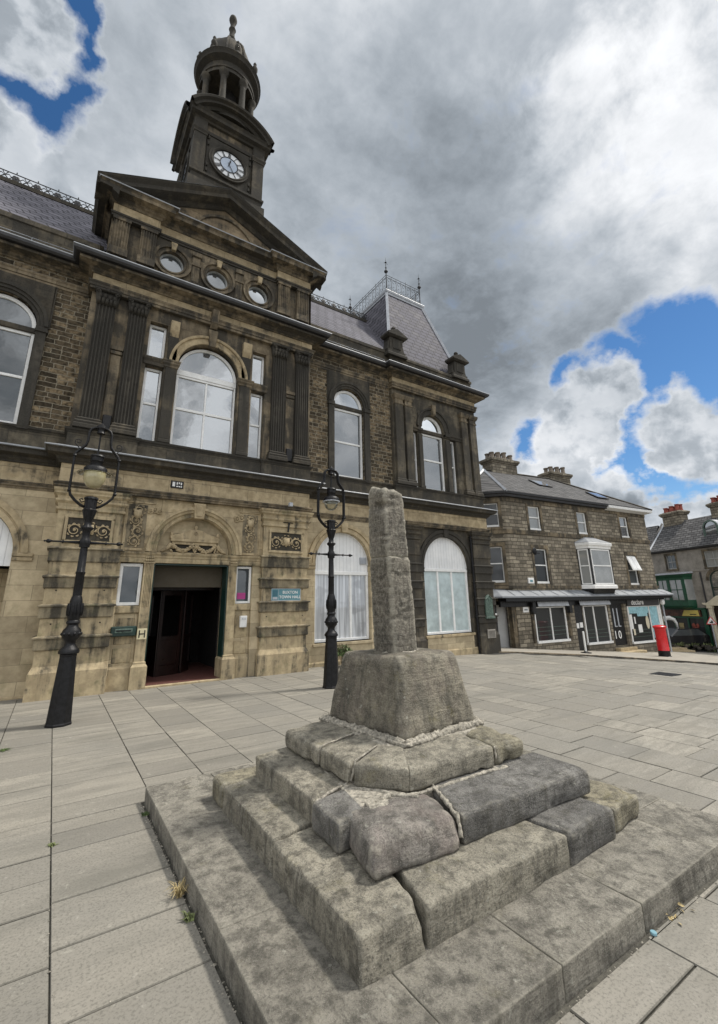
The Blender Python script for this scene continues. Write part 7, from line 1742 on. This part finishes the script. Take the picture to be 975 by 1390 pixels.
# green shop under it
sh = fb(lambda b: (b.box(.1, 3.8, -.14, .1, 1.02, 1.14), b.box(3.55, 3.85, -.14, .1, -1.9, 1.1), b.box(.1, .3, -.14, .1, -1.9, 1.1), b.box(.3, 3.55, -.1, .05, -1.9, -1.25), b.box(.3, 3.55, -.10, .0, .42, .52), b.box(1.15, 1.28, -.1, 0, -1.3, .45), b.box(2.25, 2.36, -.1, 0, -1.3, .45)), 'shopfront', 'green')
fb(lambda b: b.box(.3, 3.4, -.12, .0, .54, 1.0), 'shop_sign', 'mixsign', sh)
fb(lambda b: b.prism([(1.95, .56), (3.30, .58), (3.26, .98), (2.2, .98)], -.14, -.118), 'sign_panel', 'yellow', sh); fb(lambda b: b.box(2.6, 3.1, -.146, -.138, .66, .72), 'sign_lettering', 'wood', sh)
fb(lambda b: b.box(.3, 3.55, -.02, .06, -1.3, .45), 'pane', 'panehall', sh)
fb(lambda b: (b.box(1.5, 1.85, -.06, -.02, -.35, .05), b.box(1.55, 1.78, -.08, -.05, -.55, -.25)), 'window_card', 'straw', sh); fb(lambda b: (b.ball((2.65, -.05, -.1), (.15, .03, .18)), b.ball((2.95, -.05, -.1), (.12, .03, .16)), b.ball((2.8, -.05, -.28), (.1, .03, .1))), 'window_display', 'potred', sh); fb(lambda b: (b.ball((2.85, -.06, -1.0), (.08, .03, .07)), b.ball((2.6, -.06, -.95), (.06, .03, .05)), b.ball((3.1, -.06, -.7), (.05, .03, .08))), 'window_flowers', 'white', sh)
# cream doorcase at the right of it
cs = fb(lambda b: (b.box(4.15, 4.40, -.25, .1, -2, 1.30), b.box(4.08, 4.46, -.30, .1, 1.12, 1.30), b.prism([(3.85, 1.38), (3.80, 1.50), (4.05, 1.45), (4.4, 1.62), (4.9, 1.95), (5.6, 2.02), (6.3, 1.9), (6.3, 1.30), (4.1, 1.30)], -.30, -.02), b.box(5.9, 6.15, -.25, .1, -2, 1.30)), 'doorcase', 'cream', bevel=.02)
fb(lambda b: b.box(4.40, 5.9, -.06, .05, -2, 1.30), 'door', 'wood', cs)
fb(lambda b: b.tube([(3.98, -.06, 3.6), (3.98, -.06, -1.8)], .05, 6), 'drain_pipe', 'gutter')
fb(lambda b: (b.box(F0, F1, 7, 7.1, -3, 5.3),), 'back_wall', 'render')

def fplace(s, d, z):
    a = az+PI; return (P1[0]+s*math.cos(a)-d*math.sin(a), P1[1]+s*math.sin(a)+d*math.cos(a), z)
# warning sign
x_, y_, _ = fplace(3.95, -3.0, 0)
x_, y_ = 35.9, 12.55
dd = pix_dir(965.5, 843); k_ = 30.5/dd.dot(fw); pp = Vector((0, 0, CAMZ))+dd*k_; gz = tz(pp.x)+.05
t = thing('warning_sign', 'white triangular road sign with red border on a leaning grey pole', 'road sign', (pp.x, pp.y, gz), math.atan2(-pp.x, pp.y)+0.0)
zz = pp.z-gz
b = MB(); b.tube([(0, .03, 0), (0, .03, zz+.35)], .035, 8); b.build('pole', 'leadlight', t)
b = MB(); b.prism([(-.31, zz-.22), (.31, zz-.22), (0, zz+.34)], 0, .02); b.build('border', 'red', t); b = MB(); b.prism([(-.23, zz-.17), (.23, zz-.17), (0, zz+.24)], -.006, .0); b.build('face', 'white', t)
b = MB(); b.box(-.10, .10, -.012, -.006, zz-.13, zz-.06); b.ball((.04, -.01, zz-.02), (.05, .006, .06)); b.build('symbol', 'iron', t)
# parked black pickup beyond the corner
def wp(u, v, dep):
    d = pix_dir(u, v); return Vector((0, 0, CAMZ))+d*(dep/d.dot(fw))
c0 = wp(922, 866, 31.5); cz = tz(c0.x)+.06
t = thing('parked_car', 'black car parked beyond the corner of the stone house, mostly its roof showing', 'car', (c0.x, c0.y, cz), R(-32))
def carbody(b):
    pr = [(-2.1, .25), (-2.15, .75), (-1.95, .95), (-1.1, 1.02), (-.55, 1.48), (.95, 1.50), (1.65, 1.02), (2.05, .92), (2.12, .5), (2.05, .25)]
    b.prism(pr, -.82, .82)
b = MB(); carbody(b); b.build('body', 'carpaint', t, bevel=.08)
b = MB()
for sg in (-1, 1): b.prism([(-.95, 1.03), (-.50, 1.42), (.88, 1.43), (1.42, 1.03)], sg*.825-.004, sg*.825+.004)
b.build('side_window', 'panedark', t)
for sx in (-1.35, 1.35):
    for sy in (-.72, .72):
        b = MB(); b.ringprof(sx, .32, [(.20, sy-.1), (.32, sy-.1), (.32, sy+.1), (.20, sy+.1)], 0, 360, 20); w_ = b.build('wheel', 'rubber', t); b = MB(); b.ringprof(sx, .32, [(.0, sy-.09), (.20, sy-.08), (.20, sy+.08), (.0, sy+.09)], 0, 360, 16); b.build('rim', 'leadlight', w_)
b = MB(); b.box(2.02, 2.13, -.75, -.45, .62, .78); b.build('headlight', 'white', t); b = MB(); b.box(2.02, 2.13, .45, .75, .62, .78); b.build('headlight', 'white', t)
# white arched canopy frame seen over the car
c1 = wp(909, 845, 32.6); gz = tz(c1.x)+.06
t = thing('white_awning', 'small white curved awning seen over the black car by the green shop', 'awning', (c1.x, c1.y, gz), R(-60))
b = MB(); h_ = c1.z-gz
pts = [(-.50, 0, h_-.1), (-.45, 0, h_+.1), (-.25, 0, h_+.28), (.05, 0, h_+.32), (.30, 0, h_+.2), (.42, 0, h_-.05), (.45, 0, h_-.5)]
b.tube(pts, [.07, .12, .16, .16, .13, .09, .05], 8); b.build('hood', 'white', t, smooth='all'); b = MB(); b.tube([(.45, 0, h_-.45), (.46, 0, 0)], .025, 6); b.tube([(-.48, 0, h_-.1), (-.44, 0, 0)], .02, 6); b.build('leg', 'leadlight', t)
# low stone steps and rockery at the corner
c2 = wp(925, 888, 29.2); z2 = tz(c2.x)+.04
t = thing('stone_steps', 'two low stone steps at the end of the pavement by the rockery', 'steps', (c2.x, c2.y, z2), R(-30))
for k in range(2):
    b = MB(); b.box(-.75+k*.1, .75-k*.35, -.35+k*.22, .6, -.2+k*.14, .13+k*.14); b.build('step', 'buff', t, bevel=.02)
r5 = random.Random(9)
t = thing('rockery', 'low dark rockery of rough stones with pale plants beside the road', 'rockery', (wp(945, 880, 30.5).x, wp(945, 880, 30.5).y, tz(36)+.0), R(-32))
b = MB()
for k in range(60):
    x = r5.uniform(-1.9, 2.3); y = r5.uniform(-.5, .5); s_ = r5.uniform(.12, .26); b.ball((x, y, .22+r5.uniform(-.1, .12)-x*.05), (s_, s_*.8, s_*.6), 7, 5)
for v in b.v: v += Vector((mn.noise(v*6), mn.noise(v*6+Vector((5, 0, 0))), mn.noise(v*6+Vector((0, 5, 0)))))*.05
b.build('stones', 'sooty', t)
def leaves(b, c, r, n, s, rnd):
    for k in range(n):
        d = Vector((rnd.gauss(0, 1), rnd.gauss(0, 1), rnd.gauss(0, .8))).normalized()*r*rnd.uniform(.3, 1); p = Vector(c)+Vector((d.x, d.y, abs(d.z)*.8))
        a = Vector((rnd.gauss(0, 1), rnd.gauss(0, 1), rnd.gauss(0, 1))).normalized(); q = a.cross(Vector((0, 0, 1))).normalized()
        b.add([p-a*s, p+q*s*.45, p+a*s, p-q*s*.45], [(0, 1, 2, 3)])
b = MB()
for k in range(9): leaves(b, (-1.8+k*.45+r5.uniform(-.1, .1), r5.uniform(-.3, .3), .42-k*.02), r5.uniform(.18, .34), 90, .06, r5)
b.build('foliage', 'leafpale', t, fixn=False)
t = thing('shrub', 'small rounded green bush by the roadside just past the rockery', 'shrub', tuple(wp(968, 884, 30.0)), 0)
b = MB(); leaves(b, (0, 0, -.3), .55, 420, .07, r5); b.build('foliage', 'leaf', t, fixn=False); b = MB()
for k in range(6): b.tube([(0, 0, -.5), (r5.uniform(-.3, .3), r5.uniform(-.3, .3), .1)], .012, 4)
b.build('stem', 'mid', t)

# second far house further right with its own chimney seen at the picture edge
# ------------------------------------------------------------------ small plants and litter
def weed(name, x, y, z, label, n, h, spread, mat, seed, cat='weed', w_=.006):
    t = thing(name, label, cat, (x, y, z)); rr = random.Random(seed); b = MB()
    for k in range(n):
        a = rr.uniform(0, 2*PI); L = h*rr.uniform(.5, 1.1); sp_ = spread*rr.uniform(.3, 1)
        p0 = Vector((rr.uniform(-.02, .02), rr.uniform(-.02, .02), 0)); p1 = p0+Vector((math.cos(a)*sp_*.5, math.sin(a)*sp_*.5, L*.7)); p2 = p0+Vector((math.cos(a)*sp_, math.sin(a)*sp_, L*rr.uniform(.3, 1)))
        q = Vector((-math.sin(a), math.cos(a), 0))*w_
        b.add([p0-q, p0+q, p1+q, p1-q, p2], [(0, 1, 2, 3), (3, 2, 4)])
    b.build('blades', mat, t, fixn=False); return t
weed('dry_grass_tuft', 1.02, 3.92, .0, 'dry straw coloured grass tuft against the kerb of the cross platform', 60, .10, .14, 'straw', 1, 'grass tuft', .003)
weed('weed', 1.02, 3.62, .0, 'small bright green weed at the foot of the platform kerb below the dry tuft', 22, .05, .06, 'leafpale', 2)
weed('weed', .27, 5.30, .0, 'tiny round green weed alone in a long straight paving joint', 30, .02, .045, 'leafpale', 3)
weed('moss_tuft', -.33, 8.95, .0, 'dark moss patch in the paving near the foot of the amber bowl lamp', 60, .015, .12, 'leaf', 4, 'moss')
weed('moss_tuft', 1.03, 5.45, .0, 'thin moss line at the far corner of the cross platform towards the doorway', 40, .02, .05, 'leaf', 5, 'moss')
# shrub growing behind the socket block, seen between cross and wall
pq = wp(490, 878, 16.0)
t = thing('shrub', 'low dark green plant at the foot of the town hall wall behind the cross', 'shrub', (8.0, 13.1, tz(8.0)))
b = MB(); r6 = random.Random(21); leaves(b, (0, 0, .35), .42, 700, .05, r6); b.build('foliage', 'leaf', t, fixn=False); b = MB()
for k in range(8): b.tube([(0, 0, 0), (r6.uniform(-.3, .3), r6.uniform(-.2, .1), .7)], .01, 4)
b.build('stem', 'mid', t)
c3 = wp(887, 1267, 1.0); dd = pix_dir(887.5, 1268); k_ = (0.004-CAMZ)/dd.z; c3 = Vector((0, 0, CAMZ))+dd*k_
t = thing('bottle_cap', 'pale blue bottle cap lying on the paving beside the platform kerb', 'bottle cap', tuple(c3)); b = MB(); b.lathe([(.019, 0), (.019, .010), (.016, .014), (0, .014)], (0, 0, 0), 16); b.build('cap', 'capblue', t)
dd = pix_dir(925, 1240); c4 = Vector((0, 0, CAMZ))+dd*((0.004-CAMZ)/dd.z)
t = thing('dead_leaves', 'few dry brown leaves caught against the platform kerb near the bottle cap', 'leaves', tuple(c4)); b = MB(); r7 = random.Random(5)
for k in range(12):
    a = r7.uniform(0, 6.28); x, y = r7.uniform(-.14, .10), r7.uniform(-.02, .04); s_ = r7.uniform(.01, .025)
    b.add([(x, y, .004), (x+s_*math.cos(a), y+s_*math.sin(a), .012), (x+2*s_*math.cos(a+.3), y+2*s_*math.sin(a+.3), .006), (x+s_*math.cos(a+.8), y+s_*math.sin(a+.8), .002)], [(0, 1, 2, 3)])
b.build('leaf', 'straw', t, fixn=False)

# loose grit and pale chippings gathered at the foot of the platform and in the joints
b = MB(); r8 = random.Random(77)
for k in range(420):
    u = r8.random()
    if u < .55: x, y = 1.055-abs(r8.gauss(0, .025)), r8.uniform(1.9, 5.8)
    elif u < .75: x, y = r8.uniform(1.1, 5.1), 1.835-abs(r8.gauss(0, .03))
    elif u < .85: x, y = .26+r8.gauss(0, .012), r8.uniform(2.4, 9)
    else: x, y = r8.uniform(-1.5, 9), r8.uniform(1.0, 9)
    if 1.06 < x < 5.1 and 1.84 < y < 5.8: continue
    s_ = r8.uniform(.0025, .0075)*(1 if u < .85 else .8); b.ball((x, y, tz(x)+s_*.4), (s_*r8.uniform(.8, 1.6), s_, s_*.6), 5, 4)
tag(b.build('grit', 'mortar'), 'pale loose grit scattered along the foot of the cross platform', 'grit', kind='stuff')
